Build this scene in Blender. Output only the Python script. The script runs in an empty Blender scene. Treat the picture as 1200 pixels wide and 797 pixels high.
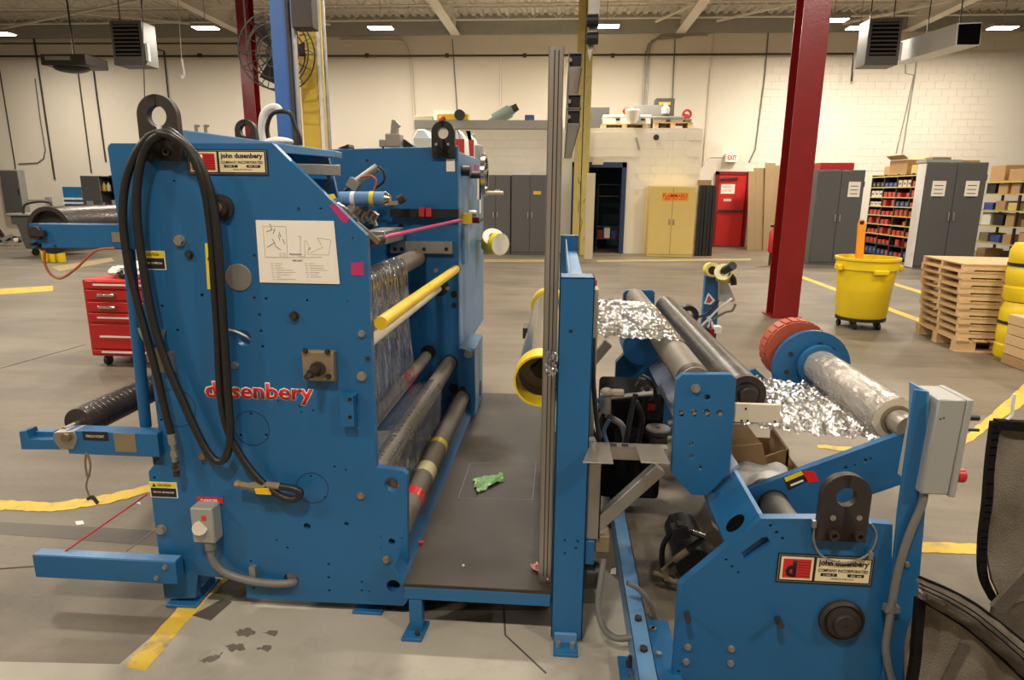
import bpy, bmesh, math, random
from mathutils import Vector, Matrix
random.seed(7)
scene = bpy.context.scene
COL = scene.collection
PI = math.pi

# ------------------------------------------------------------------ camera
F, CX, CY, EYE = 760.0, 600.0, 398.5, 1.5
_yd = Vector((58, 172, -F)).normalized()
_up = Vector((30, 3340, F)); _up = (_up - _yd * _up.dot(_yd)).normalized()
_xd = _yd.cross(_up)
ROT = Matrix((_xd, _yd, _up))
cam_data = bpy.data.cameras.new('camera'); cam = bpy.data.objects.new('camera', cam_data); COL.objects.link(cam)
cam_data.sensor_width = 36.0; cam_data.lens = F / 1200 * 36; cam_data.clip_start = 0.05; cam_data.clip_end = 200
cam.matrix_world = Matrix.Translation((0, 0, EYE)) @ ROT.to_4x4()
scene.camera = cam

# ------------------------------------------------------------------ world, exposure
world = bpy.data.worlds.new('world'); scene.world = world; world.use_nodes = True
world.node_tree.nodes['Background'].inputs[0].default_value = (1, .85, .65, 1)
world.node_tree.nodes['Background'].inputs[1].default_value = 0.05
scene.view_settings.view_transform = 'Standard'; scene.view_settings.look = 'None'
scene.view_settings.gamma = 1.0; scene.view_settings.use_curve_mapping = False
scene.view_settings.exposure = 0.0
LAMP_W = 182.0                       # watts of one high-bay lamp
LAMP_COL = (1.0, .905, .765)

# ------------------------------------------------------------------ survey helpers: a sight line met with a plane of the hall
def ray(px, py): return ROT @ Vector((px - CX, CY - py, -F))
def at(px, py, Y):
    d = ray(px, py); return d * (Y / d.y) + Vector((0, 0, EYE))
def fl(px, py, Z=0.0):
    d = ray(px, py); return d * ((Z - EYE) / d.z) + Vector((0, 0, EYE))
def atx(px, py, X):
    d = ray(px, py); return d * (X / d.x) + Vector((0, 0, EYE))
def unit(Y, n=1.0): return n * Y * 1.03 / F          # metres that n pixels span at depth Y

# ------------------------------------------------------------------ materials
def mat(name, col, rough=.5, metal=0.0, var=.12, vscale=6.0, bump=.0, bscale=40.0, dirt=None, dirt_amt=.4, dscale=3.0, spec=.5, coat=0.0, stretch=None):
    m = bpy.data.materials.new(name); m.use_nodes = True
    nt = m.node_tree; N = nt.nodes; L = nt.links; b = N['Principled BSDF']
    tc = N.new('ShaderNodeTexCoord'); mp = N.new('ShaderNodeMapping'); L.new(tc.outputs['Object'], mp.inputs[0])
    if stretch: mp.inputs['Scale'].default_value = stretch
    nz = N.new('ShaderNodeTexNoise'); nz.inputs['Scale'].default_value = vscale; nz.inputs['Detail'].default_value = 5
    L.new(mp.outputs[0], nz.inputs['Vector'])
    mx = N.new('ShaderNodeMix'); mx.data_type = 'RGBA'
    mx.inputs[6].default_value = tuple(max(0, c * (1 - var)) for c in col) + (1,)
    mx.inputs[7].default_value = tuple(min(1, c * (1 + var)) for c in col) + (1,)
    L.new(nz.outputs['Fac'], mx.inputs[0]); out = mx.outputs[2]
    if dirt:
        n2 = N.new('ShaderNodeTexNoise'); n2.inputs['Scale'].default_value = dscale; n2.inputs['Detail'].default_value = 8; n2.inputs['Roughness'].default_value = .65
        L.new(mp.outputs[0], n2.inputs['Vector'])
        rp = N.new('ShaderNodeValToRGB'); rp.color_ramp.elements[0].position = .52; rp.color_ramp.elements[1].position = .72
        rp.color_ramp.elements[1].color = (dirt_amt,) * 3 + (1,)
        L.new(n2.outputs['Fac'], rp.inputs[0])
        m2 = N.new('ShaderNodeMix'); m2.data_type = 'RGBA'; m2.inputs[7].default_value = tuple(dirt) + (1,)
        L.new(rp.outputs[0], m2.inputs[0]); L.new(out, m2.inputs[6]); out = m2.outputs[2]
    L.new(out, b.inputs['Base Color'])
    b.inputs['Roughness'].default_value = rough; b.inputs['Metallic'].default_value = metal
    b.inputs['Specular IOR Level'].default_value = spec; b.inputs['Coat Weight'].default_value = coat
    if bump:
        n3 = N.new('ShaderNodeTexNoise'); n3.inputs['Scale'].default_value = bscale; n3.inputs['Detail'].default_value = 4
        L.new(mp.outputs[0], n3.inputs['Vector'])
        bp = N.new('ShaderNodeBump'); bp.inputs['Strength'].default_value = bump; bp.inputs['Distance'].default_value = .02
        L.new(n3.outputs['Fac'], bp.inputs['Height']); L.new(bp.outputs[0], b.inputs['Normal'])
    return m

def emit(name, col, s):
    m = bpy.data.materials.new(name); m.use_nodes = True; b = m.node_tree.nodes['Principled BSDF']
    b.inputs['Base Color'].default_value = (*col, 1); b.inputs['Emission Color'].default_value = (*col, 1); b.inputs['Emission Strength'].default_value = s
    return m

def film_mat(name, clear, col, rough, bump, scale, stretch):
    m = bpy.data.materials.new(name); m.use_nodes = True
    nt = m.node_tree; N = nt.nodes; L = nt.links; N.remove(N['Principled BSDF']); o = N['Material Output']
    tc = N.new('ShaderNodeTexCoord'); mp = N.new('ShaderNodeMapping'); mp.inputs['Scale'].default_value = stretch
    L.new(tc.outputs['Object'], mp.inputs[0])
    nz = N.new('ShaderNodeTexNoise'); nz.inputs['Scale'].default_value = scale; nz.inputs['Detail'].default_value = 3; nz.inputs['Distortion'].default_value = .6
    L.new(mp.outputs[0], nz.inputs['Vector'])
    bp = N.new('ShaderNodeBump'); bp.inputs['Strength'].default_value = bump; bp.inputs['Distance'].default_value = .045
    L.new(nz.outputs['Fac'], bp.inputs['Height'])
    g = N.new('ShaderNodeBsdfGlossy'); g.inputs['Color'].default_value = (*col, 1); g.inputs['Roughness'].default_value = rough
    L.new(bp.outputs[0], g.inputs['Normal'])
    t = N.new('ShaderNodeBsdfTransparent'); t.inputs['Color'].default_value = (.84, .88, .95, 1)
    mx = N.new('ShaderNodeMixShader'); mx.inputs[0].default_value = 1 - clear
    L.new(t.outputs[0], mx.inputs[1]); L.new(g.outputs[0], mx.inputs[2]); L.new(mx.outputs[0], o.inputs[0])
    return m

M = {}
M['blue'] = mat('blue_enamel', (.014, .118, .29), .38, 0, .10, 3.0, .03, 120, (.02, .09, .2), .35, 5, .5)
M['bluelight'] = mat('pale_blue_enamel', (.11, .25, .46), .4, 0, .2, 5.0, .03, 120, (.3, .36, .42), .5, 6)  # paler machine blue for the light-toned parts and faces
M['bluecol'] = mat('column_blue_paint', (.025, .11, .38), .45, 0, .1, 2.0, .03, 60)
M['navy'] = mat('navy_paint', (.012, .03, .1), .5)
M['steel'] = mat('brushed_steel', (.42, .39, .35), .42, .85, .15, 14, .04, 200, stretch=(1, 1, .12))
M['grey_roll'] = mat('grey_roller_sleeve', (.20, .17, .14), .5, .15, .15, 9, .06, 160, (.3, .27, .23), .4, 7)
M['dark_roll'] = mat('dark_rubber_roller', (.055, .052, .05), .32, .1, .2, 8, .04, 90, (.22, .21, .2), .5, 6)
M['drum'] = mat('dark_wound_drum', (.055, .040, .036), .28, .2, .3, 9, .12, 60)
M['chrome'] = mat('polished_steel', (.55, .53, .5), .16, 1.0, .08, 8)
M['galv'] = mat('galvanised_steel', (.36, .34, .31), .45, .7, .18, 12, .04, 90)
M['iron'] = mat('dark_brown_iron', (.045, .036, .032), .5, .35, .2, 12, .06, 120)
M['brass'] = mat('dull_brass', (.30, .22, .10), .4, .8, .15, 20)
M['castblock'] = mat('tan_cast_iron', (.26, .20, .12), .6, .3, .25, 20, .1, 100)
M['rubber'] = mat('black_rubber', (.014, .013, .012), .42, 0, .2, 20, .04, 200)
M['black'] = mat('black_paint', (.012, .012, .013), .45, 0, .1)
M['greyconduit'] = mat('grey_liquidtight_conduit', (.16, .155, .145), .45, 0, .1, 20)
M['greybox'] = mat('grey_enclosure_paint', (.33, .33, .31), .45, .1, .08, 5)
M['cabgrey'] = mat('charcoal_cabinet_enamel', (.10, .10, .10), .45, .1, .06, 3)
M['silverbox'] = mat('silver_grey_enclosure', (.40, .40, .38), .4, .3, .08, 5)
M['red'] = mat('red_enamel', (.5, .018, .016), .38, 0, .1, 4)
M['redcol'] = mat('column_red_paint', (.21, .008, .010), .3, 0, .16, 6, .06, 30)
M['redplastic'] = mat('red_plastic', (.55, .03, .025), .4)
M['orange'] = mat('orange_brake_paint', (.42, .085, .04), .5, 0, .15, 12)
M['orangeplastic'] = mat('orange_plastic', (.85, .33, .02), .4)
M['yellow'] = mat('yellow_enamel', (.78, .50, .02), .38, 0, .08, 6)
M['yellowcol'] = mat('column_yellow_paint', (.62, .42, .04), .5, 0, .14, 5)
M['yellowold'] = mat('faded_yellow_column_paint', (.52, .42, .13), .5, 0, .16, 5, dirt=(.2, .16, .06), dirt_amt=.4, dscale=8)
M['yellowplastic'] = mat('yellow_plastic', (.80, .58, .012), .38, 0, .08, 4)
M['yellowcab'] = mat('pale_yellow_cabinet_paint', (.66, .50, .16), .5, 0, .06, 4)
M['white'] = mat('white_plastic', (.78, .76, .72), .5)
M['paper'] = mat('white_paper', (.86, .80, .70), .7, 0, .03)
M['cream'] = mat('cream_paint', (.62, .55, .42), .5, 0, .08, 5)
M['tan'] = mat('tan_painted_board', (.52, .44, .30), .6, 0, .08)
M['ink'] = mat('printed_black_ink', (.012, .011, .012), .6)
M['redink'] = mat('printed_red_ink', (.62, .02, .02), .5)
M['pink'] = mat('magenta_tape', (.45, .03, .14), .5)
M['plateivory'] = mat('ivory_nameplate_enamel', (.80, .68, .42), .4, 0, .04)
M['cardboard'] = mat('cardboard', (.42, .26, .12), .8, 0, .12, 5)
M['wood'] = mat('raw_pine', (.60, .40, .20), .7, 0, .22, 5, .05, 40, stretch=(1.2, 8, 8))
M['woodpale'] = mat('pale_pine', (.66, .47, .25), .7, 0, .18, 5, .05, 40, stretch=(1.2, 8, 8))
M['felt'] = mat('dark_brown_felt', (.125, .104, .082), .95, 0, .35, 30, .5, 260, (.16, .135, .11), .8, 4, .1)
M['feltpale'] = mat('faded_brown_felt', (.19, .16, .125), .95, 0, .3, 12, .4, 200, (.07, .058, .047), .7, 4, .1)
M['void'] = mat('dark_opening', (.006, .006, .006), 1.0, 0, .1, spec=0.0)
M['feltdark'] = mat('black_edging_tape', (.010, .009, .009), .9, 0, .2, 30, .3, 200, spec=.1)
M['cloth'] = mat('white_cloth', (.86, .83, .79), .9, 0, .08, 12, .2, 40)
M['cablered'] = mat('red_cord', (.45, .02, .03), .5)
M['cableorange'] = mat('orange_cord', (.42, .10, .04), .5)
M['tape_red'] = mat('red_tape', (.75, .02, .02), .3)
M['tape_yel'] = mat('yellow_tape', (.80, .60, .02), .3)
M['tape_cream'] = mat('cream_tape', (.74, .68, .40), .4)
M['tabletop'] = mat('dark_worn_table_plate', (.036, .028, .022), .52, 0, .4, 4, .03, 90, (.085, .07, .056), .6, 3.5, .35)
M['ceil'] = mat('ceiling_deck_paint', (.62, .58, .51), .7, 0, .06, .6)
M['heatergrey'] = mat('heater_grey_paint', (.10, .097, .088), .55, .1, .08, 5)
M['linefaint'] = mat('faded_floor_line', (.36, .28, .13), .6, 0, .2, 6)
M['printgrey'] = mat('pale_print', (.22, .20, .18), .7)
M['oldcard'] = mat('brown_cardboard', (.27, .18, .09), .8, 0, .12, 5)
M['beam'] = mat('beam_paint', (.68, .64, .56), .7, 0, .08, 1)
M['wall'] = mat('white_wall_paint', (.72, .66, .56), .75, 0, .05, .5, .05, 30)
M['office'] = mat('office_wall_paint', (.78, .73, .62), .75, 0, .05, .6, .05, 30)
M['fascia'] = mat('grey_fascia_paint', (.34, .33, .30), .6)
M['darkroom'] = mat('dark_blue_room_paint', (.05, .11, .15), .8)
M['foil'] = mat('green_foil', (.20, .36, .16), .28, .4, .6, 30, .8, 60)
M['foilred'] = mat('red_white_foil', (.55, .25, .22), .3, .3, .6, 25, .6, 60)
M['film'] = film_mat('clear_film', .52, (.92, .94, .98), .12, .9, 9, (1, 3, .6))
M['web'] = film_mat('crinkled_film', .30, (.98, .98, .98), .10, .25, 30, (1, 1.5, 1))
M['paleblue'] = mat('pale_lavender_enamel', (.27, .31, .42), .4, 0, .15, 5)
M['flatblack'] = mat('flat_black_paint', (.009, .009, .010), .85, 0, .2, spec=.15)  # flat black for the drive parts, rough enough to reflect little
M['wrap'] = mat('wound_clear_film', (.46, .43, .38), .14, .45, .12, 20, .5, 40, stretch=(1, .5, 1))
M['lampglow'] = emit('lit_lamp_diffuser', (1.0, .90, .74), 25.0)
M['tealmotor'] = mat('grey_green_motor_paint', (.20, .26, .22), .5)
M['bluecrate'] = mat('blue_plastic', (.03, .07, .28), .5)

def concrete():
    m = bpy.data.materials.new('concrete_floor'); m.use_nodes = True
    nt = m.node_tree; N = nt.nodes; L = nt.links; b = N['Principled BSDF']
    tc = N.new('ShaderNodeTexCoord')
    def noise(s, d, r=.55, st=(1, 1, 1)):
        mp = N.new('ShaderNodeMapping'); mp.inputs['Scale'].default_value = st; L.new(tc.outputs['Object'], mp.inputs[0])
        n = N.new('ShaderNodeTexNoise'); n.inputs['Scale'].default_value = s; n.inputs['Detail'].default_value = d; n.inputs['Roughness'].default_value = r
        L.new(mp.outputs[0], n.inputs['Vector']); return n.outputs['Fac']
    def ramp(x, stops):
        r = N.new('ShaderNodeValToRGB'); e = r.color_ramp.elements
        while len(e) < len(stops): e.new(.5)
        for k, (p, c) in enumerate(stops): e[k].position = p; e[k].color = (*c, 1)
        L.new(x, r.inputs[0]); return r.outputs[0]
    base = ramp(noise(.7, 8, .6), [(.3, (.128, .103, .073)), (.5, (.170, .140, .100)), (.7, (.212, .176, .128))])
    streak = ramp(noise(2.2, 6, .6, (.25, 1.6, 1)), [(.35, (.72,) * 3), (.55, (1.0,) * 3), (.75, (1.16,) * 3)])
    speck = ramp(noise(45, 6, .7), [(.28, (.72,) * 3), (.42, (1,) * 3), (.8, (1.08,) * 3)])
    def mul(a, c):
        x = N.new('ShaderNodeMix'); x.data_type = 'RGBA'; x.blend_type = 'MULTIPLY'; x.inputs[0].default_value = 1
        L.new(a, x.inputs[6]); L.new(c, x.inputs[7]); return x.outputs[2]
    L.new(mul(mul(base, streak), speck), b.inputs['Base Color'])
    rr = N.new('ShaderNodeMapRange'); L.new(noise(1.5, 5), rr.inputs[0]); rr.inputs[3].default_value = .38; rr.inputs[4].default_value = .62
    L.new(rr.outputs[0], b.inputs['Roughness'])
    bp = N.new('ShaderNodeBump'); bp.inputs['Strength'].default_value = .15; bp.inputs['Distance'].default_value = .01
    L.new(noise(25, 6), bp.inputs['Height']); L.new(bp.outputs[0], b.inputs['Normal'])
    return m
M['floor'] = concrete()
M['patch'] = mat('pale_fresh_concrete', (.385, .35, .29), .55, 0, .18, 4, .08, 30, (.22, .195, .155), .8, 2.2)
M['patchdark'] = mat('dark_concrete', (.095, .076, .06), .5, 0, .2, 4, .08, 30)  # darker concrete tone for floor areas and joints
M['linepaint'] = mat('worn_yellow_floor_paint', (.66, .44, .05), .6, 0, .15, 6, .05, 40, (.28, .22, .14), 1.0, 13)
M['stain'] = mat('oil_stain', (.15, .128, .10), .45, 0, .2, 10)

# ------------------------------------------------------------------ mesh helpers
class MB:
    def __init__(s): s.bm = bmesh.new()
    def box(s, c, size, rot=None):
        c = Vector(c); h = Vector(size) / 2
        vs = []
        for x in (-1, 1):
            for y in (-1, 1):
                for z in (-1, 1):
                    v = Vector((x * h.x, y * h.y, z * h.z))
                    if rot is not None: v = rot @ v
                    vs.append(s.bm.verts.new(c + v))
        for f in ((0, 1, 3, 2), (4, 6, 7, 5), (0, 4, 5, 1), (2, 3, 7, 6), (0, 2, 6, 4), (1, 5, 7, 3)):
            s.bm.faces.new([vs[i] for i in f])
        return s
    def span(s, a, b):
        a, b = Vector(a), Vector(b)
        return s.box((a + b) / 2, [abs(b[i] - a[i]) for i in range(3)])
    def prism(s, pts, vec):
        pts = [Vector(p) for p in pts]; vec = Vector(vec); n = len(pts)
        a = [s.bm.verts.new(p) for p in pts]; b = [s.bm.verts.new(p + vec) for p in pts]
        s.bm.faces.new(a); s.bm.faces.new(list(reversed(b)))
        for i in range(n): s.bm.faces.new((a[i], b[i], b[(i + 1) % n], a[(i + 1) % n]))
        bmesh.ops.recalc_face_normals(s.bm, faces=s.bm.faces[:]); return s
    def bar(s, p, q, w, h=None, upv=(0, 0, 1)):
        p, q = Vector(p), Vector(q); d = q - p; L = d.length; d.normalize()
        u = Vector(upv)
        if abs(d.dot(u)) > .98: u = Vector((0, 1, 0))
        x = d.cross(u).normalized(); y = x.cross(d)
        R = Matrix((x, d, y)).transposed()
        return s.box((p + q) / 2, (w, L, h or w), R)
    def cyl(s, p, q, r, r2=None, n=20, cap=True):
        p, q = Vector(p), Vector(q); d = (q - p).normalized()
        u = Vector((0, 0, 1)) if abs(d.z) < .9 else Vector((1, 0, 0))
        x = d.cross(u).normalized(); y = d.cross(x); r2 = r if r2 is None else r2
        A = [s.bm.verts.new(p + (x * math.cos(2 * PI * i / n) + y * math.sin(2 * PI * i / n)) * r) for i in range(n)]
        B = [s.bm.verts.new(q + (x * math.cos(2 * PI * i / n) + y * math.sin(2 * PI * i / n)) * r2) for i in range(n)]
        for i in range(n): s.bm.faces.new((A[i], A[(i + 1) % n], B[(i + 1) % n], B[i]))
        if cap: s.bm.faces.new(list(reversed(A))); s.bm.faces.new(B)
        bmesh.ops.recalc_face_normals(s.bm, faces=s.bm.faces[:]); return s
    def ring(s, p, q, ro, ri, n=28):
        p, q = Vector(p), Vector(q); d = (q - p).normalized()
        u = Vector((0, 0, 1)) if abs(d.z) < .9 else Vector((1, 0, 0))
        x = d.cross(u).normalized(); y = d.cross(x)
        loops = [[s.bm.verts.new(c + (x * math.cos(2 * PI * i / n) + y * math.sin(2 * PI * i / n)) * r) for i in range(n)] for c, r in ((p, ro), (q, ro), (q, ri), (p, ri))]
        for k in range(4):
            A, B = loops[k], loops[(k + 1) % 4]
            for i in range(n): s.bm.faces.new((A[i], A[(i + 1) % n], B[(i + 1) % n], B[i]))
        bmesh.ops.recalc_face_normals(s.bm, faces=s.bm.faces[:]); return s
    def lathe(s, c, prof, n=28, axis='z'):
        c = Vector(c); loops = []
        for r, t in prof:
            L = []
            for i in range(n):
                a = 2 * PI * i / n; x, y = r * math.cos(a), r * math.sin(a)
                v = Vector((x, y, t)) if axis == 'z' else (Vector((x, t, y)) if axis == 'y' else Vector((t, x, y)))
                L.append(s.bm.verts.new(c + v))
            loops.append(L)
        for A, B in zip(loops, loops[1:]):
            for i in range(n): s.bm.faces.new((A[i], A[(i + 1) % n], B[(i + 1) % n], B[i]))
        s.bm.faces.new(loops[0]); s.bm.faces.new(loops[-1])
        bmesh.ops.recalc_face_normals(s.bm, faces=s.bm.faces[:]); return s
    def tube(s, pts, r, n=10, smooth=True):
        P = spline(pts) if smooth else [Vector(p) for p in pts]
        T = [(P[min(i + 1, len(P) - 1)] - P[max(i - 1, 0)]).normalized() for i in range(len(P))]
        u = Vector((0, 1, 0)) if abs(T[0].y) < .9 else Vector((0, 0, 1))
        x = T[0].cross(u).normalized(); loops = []
        for p, t in zip(P, T):
            x = (x - t * x.dot(t)).normalized(); y = t.cross(x)
            loops.append([s.bm.verts.new(p + (x * math.cos(2 * PI * i / n) + y * math.sin(2 * PI * i / n)) * r) for i in range(n)])
        for A, B in zip(loops, loops[1:]):
            for i in range(n): s.bm.faces.new((A[i], A[(i + 1) % n], B[(i + 1) % n], B[i]))
        s.bm.faces.new(list(reversed(loops[0]))); s.bm.faces.new(loops[-1])
        bmesh.ops.recalc_face_normals(s.bm, faces=s.bm.faces[:]); return s
    def ball(s, c, r, sc=(1, 1, 1), n=14, jitter=0):
        m = Matrix.Translation(Vector(c)) @ Matrix.Diagonal((*sc, 1))
        res = bmesh.ops.create_uvsphere(s.bm, u_segments=n, v_segments=max(6, n // 2 + 1), radius=r, matrix=m)
        if jitter:
            for v in res['verts']: v.co += Vector((random.uniform(-1, 1), random.uniform(-1, 1), random.uniform(-1, 1))) * jitter
        return s
    def grid(s, fn, nu, nv, thick=None):
        V = [[s.bm.verts.new(fn(i / nu, j / nv)) for j in range(nv + 1)] for i in range(nu + 1)]
        for i in range(nu):
            for j in range(nv): s.bm.faces.new((V[i][j], V[i + 1][j], V[i + 1][j + 1], V[i][j + 1]))
        if thick:
            bmesh.ops.recalc_face_normals(s.bm, faces=s.bm.faces[:])
            bmesh.ops.solidify(s.bm, geom=s.bm.faces[:], thickness=thick)
        return s
    def build(s, name, m, parent=None, bevel=0.0, smooth=None, label=None):
        me = bpy.data.meshes.new(name); s.bm.to_mesh(me); s.bm.free()
        if isinstance(m, str): m = M[m]
        me.materials.append(m)
        if smooth is None: smooth = True
        if smooth:
            me.shade_smooth(); me.set_sharp_from_angle(angle=math.radians(38))
        o = bpy.data.objects.new(name, me); COL.objects.link(o)
        if parent is not None:
            o.parent = parent; off = worldloc(parent)
            me.transform(Matrix.Translation(-off))
        else:
            n = len(me.vertices)
            xs = [v.co for v in me.vertices]
            base = Vector(((min(v.x for v in xs) + max(v.x for v in xs)) / 2, (min(v.y for v in xs) + max(v.y for v in xs)) / 2, min(v.z for v in xs)))
            me.transform(Matrix.Translation(-base)); o.location = base
        if bevel:
            bv = o.modifiers.new('bevel', 'BEVEL'); bv.width = bevel; bv.segments = 2; bv.limit_method = 'ANGLE'; bv.angle_limit = math.radians(50)
        if label: o['label'] = label
        return o

def worldloc(o):
    v = Vector(o.location)
    while o.parent: o = o.parent; v += Vector(o.location)
    return v
def spline(pts, k=6):
    P = [Vector(p) for p in pts]; out = []
    for i in range(len(P) - 1):
        a, b, c, d = P[max(i - 1, 0)], P[i], P[i + 1], P[min(i + 2, len(P) - 1)]
        for j in range(k):
            t = j / k
            out.append(.5 * ((2 * b) + (c - a) * t + (2 * a - 5 * b + 4 * c - d) * t * t + (3 * b - a - 3 * c + d) * t ** 3))
    out.append(P[-1]); return out
def thing(name, label, cat, loc=(0, 0, 0), group=None):
    o = bpy.data.objects.new(name, None); COL.objects.link(o); o.location = loc; o.empty_display_size = .1
    o['label'] = label; o['category'] = cat
    if group: o['group'] = group
    return o
def tag(o, label, cat, group=None, kind=None):
    o['label'] = label; o['category'] = cat
    if group: o['group'] = group
    if kind: o['kind'] = kind
    return o
def struct(o): o['kind'] = 'structure'; return o
def dup(root, loc, rotz=None, label=None, group=None):
    r = root.copy(); COL.objects.link(r); r.location = loc
    if rotz is not None: r.rotation_euler = (0, 0, rotz)
    if label: r['label'] = label
    if group: r['group'] = group
    for ch in list(root.children):
        c = ch.copy(); COL.objects.link(c); c.parent = r
        for g in list(ch.children):
            d = g.copy(); COL.objects.link(d); d.parent = c
    return r
def rect(x0, y0, x1, y1, Y):                     # corners seen at two pixels -> extents X0, X1, Z0, Z1 on the plane Y
    xm, ym = (x0 + x1) / 2, (y0 + y1) / 2
    return at(x0, ym, Y).x, at(x1, ym, Y).x, at(xm, y1, Y).z, at(xm, y0, Y).z
def pbox(x0, y0, x1, y1, Y, depth, name, m, parent=None, bevel=0, z0=None, label=None):
    X0, X1, Z0, Z1 = rect(x0, y0, x1, y1, Y)
    if z0 is not None: Z0 = z0
    return MB().span((X0, Y, Z0), (X1, Y + depth, Z1)).build(name, m, parent, bevel, label=label)
def plate(outline, Y, th, name, m, parent=None, holes=(), bevel=.003, straight=False):
    mb = MB().prism([at(x, y, Y) for x, y in outline], (0, th, 0))
    if not holes: return mb.build(name, m, parent, bevel)
    o = mb.build(name, m, None, 0); base = Vector(o.location)
    cut = MB()
    for x, y, r in holes:
        c = at(x, y, Y); cut.cyl(c - Vector((0, .02, 0)), c + Vector((0, th + .02, 0)), unit(Y, r), n=16)
    co = cut.build('cutter', m)
    md = o.modifiers.new('b', 'BOOLEAN'); md.object = co; md.operation = 'DIFFERENCE'; md.solver = 'EXACT'
    dg = bpy.context.evaluated_depsgraph_get(); me = bpy.data.meshes.new_from_object(o.evaluated_get(dg))
    o.modifiers.clear(); o.data = me; bpy.data.objects.remove(co)
    me.shade_smooth(); me.set_sharp_from_angle(angle=math.radians(38))
    if parent is not None:
        o.parent = parent; me.transform(Matrix.Translation(base - worldloc(parent))); o.location = (0, 0, 0)
    if bevel:
        bv = o.modifiers.new('bevel', 'BEVEL'); bv.width = bevel * .6; bv.segments = 1; bv.limit_method = 'ANGLE'; bv.angle_limit = math.radians(60)
    return o
def text(body, x0, z0, width, height, Y, m, parent, name='lettering', bold=0.0, facing=-1, X=None, thick=.0006):
    cu = bpy.data.curves.new('t', 'FONT'); cu.body = body; cu.size = 1; cu.offset = bold; cu.extrude = 0.0; cu.resolution_u = 2
    o = bpy.data.objects.new('t', cu); COL.objects.link(o)
    dg = bpy.context.evaluated_depsgraph_get(); me = bpy.data.meshes.new_from_object(o.evaluated_get(dg))
    bpy.data.objects.remove(o)
    xs = [v.co.x for v in me.vertices]; ys = [v.co.y for v in me.vertices]
    ax, bx, ay, by = min(xs), max(xs), min(ys), max(ys)
    for v in me.vertices:
        u = (v.co.x - ax) / (bx - ax) * width; w = (v.co.y - ay) / (by - ay) * height
        v.co = (x0 + u, Y - thick, z0 + w)
    bm = bmesh.new(); bm.from_mesh(me)
    for f in bm.faces:
        if f.normal.y > 0: f.normal_flip()
    e = bmesh.ops.extrude_face_region(bm, geom=bm.faces[:])
    for v in [g for g in e['geom'] if isinstance(g, bmesh.types.BMVert)]: v.co.y += thick * .9
    bmesh.ops.recalc_face_normals(bm, faces=bm.faces[:])
    bm.to_mesh(me); bm.free()
    me.name = name; me.materials.clear(); me.materials.append(M[m])
    t = bpy.data.objects.new(name, me); COL.objects.link(t)
    if parent is not None: t.parent = parent; me.transform(Matrix.Translation(-worldloc(parent)))
    return t
def bolt(px, py, Y, r, parent, m='galv', h=.012, name='bolt', n=6):
    c = at(px, py, Y); R = unit(Y, r)
    return MB().cyl(c, c - Vector((0, h * .3, 0)), R * 1.25, n=16).cyl(c - Vector((0, h * .3, 0)), c - Vector((0, h, 0)), R, n=n).build(name, m, parent)
# ================================================================== LIGHT: high-bay lamps of the hall
def lamp(x, y, z, label, rotz=0.0):
    t = thing('ceiling_light', label, 'light', (x, y, z), 'high bay lamps')
    MB().box((x, y, z + .06), (.62, .34, .07)).build('housing', 'galv', t, .008)
    MB().box((x, y, z + .02), (.56, .28, .016)).build('diffuser', 'lampglow', t)
    MB().cyl((x, y, z + .09), (x, y, 6.3), .009, n=8).build('suspension_rod', 'galv', t)
    ld = bpy.data.lights.new('lamp', 'AREA'); ld.shape = 'RECTANGLE'; ld.size = .56; ld.size_y = .28
    ld.energy = LAMP_W; ld.color = LAMP_COL
    lo = bpy.data.objects.new('light_source', ld); COL.objects.link(lo); lo.parent = t; lo.location = (0, 0, -.005)
    return t
for px, py, lab in ((241, 34, 'lit high bay lamp over the left unit heater'), (446, 34, 'lit high bay lamp right of the blue and yellow columns'),
                    (711, 32, 'lit high bay lamp just right of the faded yellow column'), (977, 25, 'lit high bay lamp just right of the tall red column'),
                    (1175, 34, 'lit high bay lamp at the far right of the hall'), (2, 41, 'lit high bay lamp at the far left edge')):
    p = fl(px, py, 5.35); p = p if p.y < 19 else at(px, py, 18.4)
    lamp(p.x, p.y, p.z, lab)
p = at(1008, 34, 17.2); lamp(p.x, p.y, p.z, 'lit lamp tucked behind the slatted unit heater on the right')
for x, cn in ((-10.5, 'far left'), (-5.5, 'left'), (-.8, 'centre'), (4.2, 'right'), (9.5, 'far right')):
    for y, nm in ((10.2, 'middle'), (4.6, 'near'), (-1.2, 'rear')):
        lamp(x, y, 5.35, '%s lit high bay lamp of the %s row above the machines' % (cn, nm))

# ================================================================== SETTING
WY = 19.8
floor = struct(MB().span((-24, -9, -.12), (20, WY + .3, 0)).build('floor', 'floor'))
def floorpoly(pts, name, m, h=.0025):
    P = [fl(x, y, 0) for x, y in pts]
    return MB().prism(P, (0, 0, h)).build(name, m, floor, smooth=False)
def ragged(pts, amp=2.0, n=8):
    out = []
    for i, a in enumerate(pts):
        b = pts[(i + 1) % len(pts)]
        k = max(2, int(math.hypot(b[0] - a[0], b[1] - a[1]) / n))
        for j in range(k):
            t = j / k; s = amp if j else 0
            out.append((a[0] + (b[0] - a[0]) * t + random.uniform(-s, s), a[1] + (b[1] - a[1]) * t + random.uniform(-s, s) * .6))
    return out
floorpoly([(-160, 800), (0, 776), (140, 779), (230, 702), (290, 706), (476, 716), (640, 716), (700, 660), (735, 690), (760, 800), (775, 900), (300, 960), (-160, 900)], 'concrete_patch', 'patch', .002)
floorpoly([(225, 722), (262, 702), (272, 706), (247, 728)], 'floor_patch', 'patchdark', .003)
floorpoly(ragged([(300, 700), (470, 712), (585, 705), (700, 708), (690, 660), (300, 660)], .6, 20), 'floor_patch', 'patchdark', .003)  # darker floor area below the machine and table fronts
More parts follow.
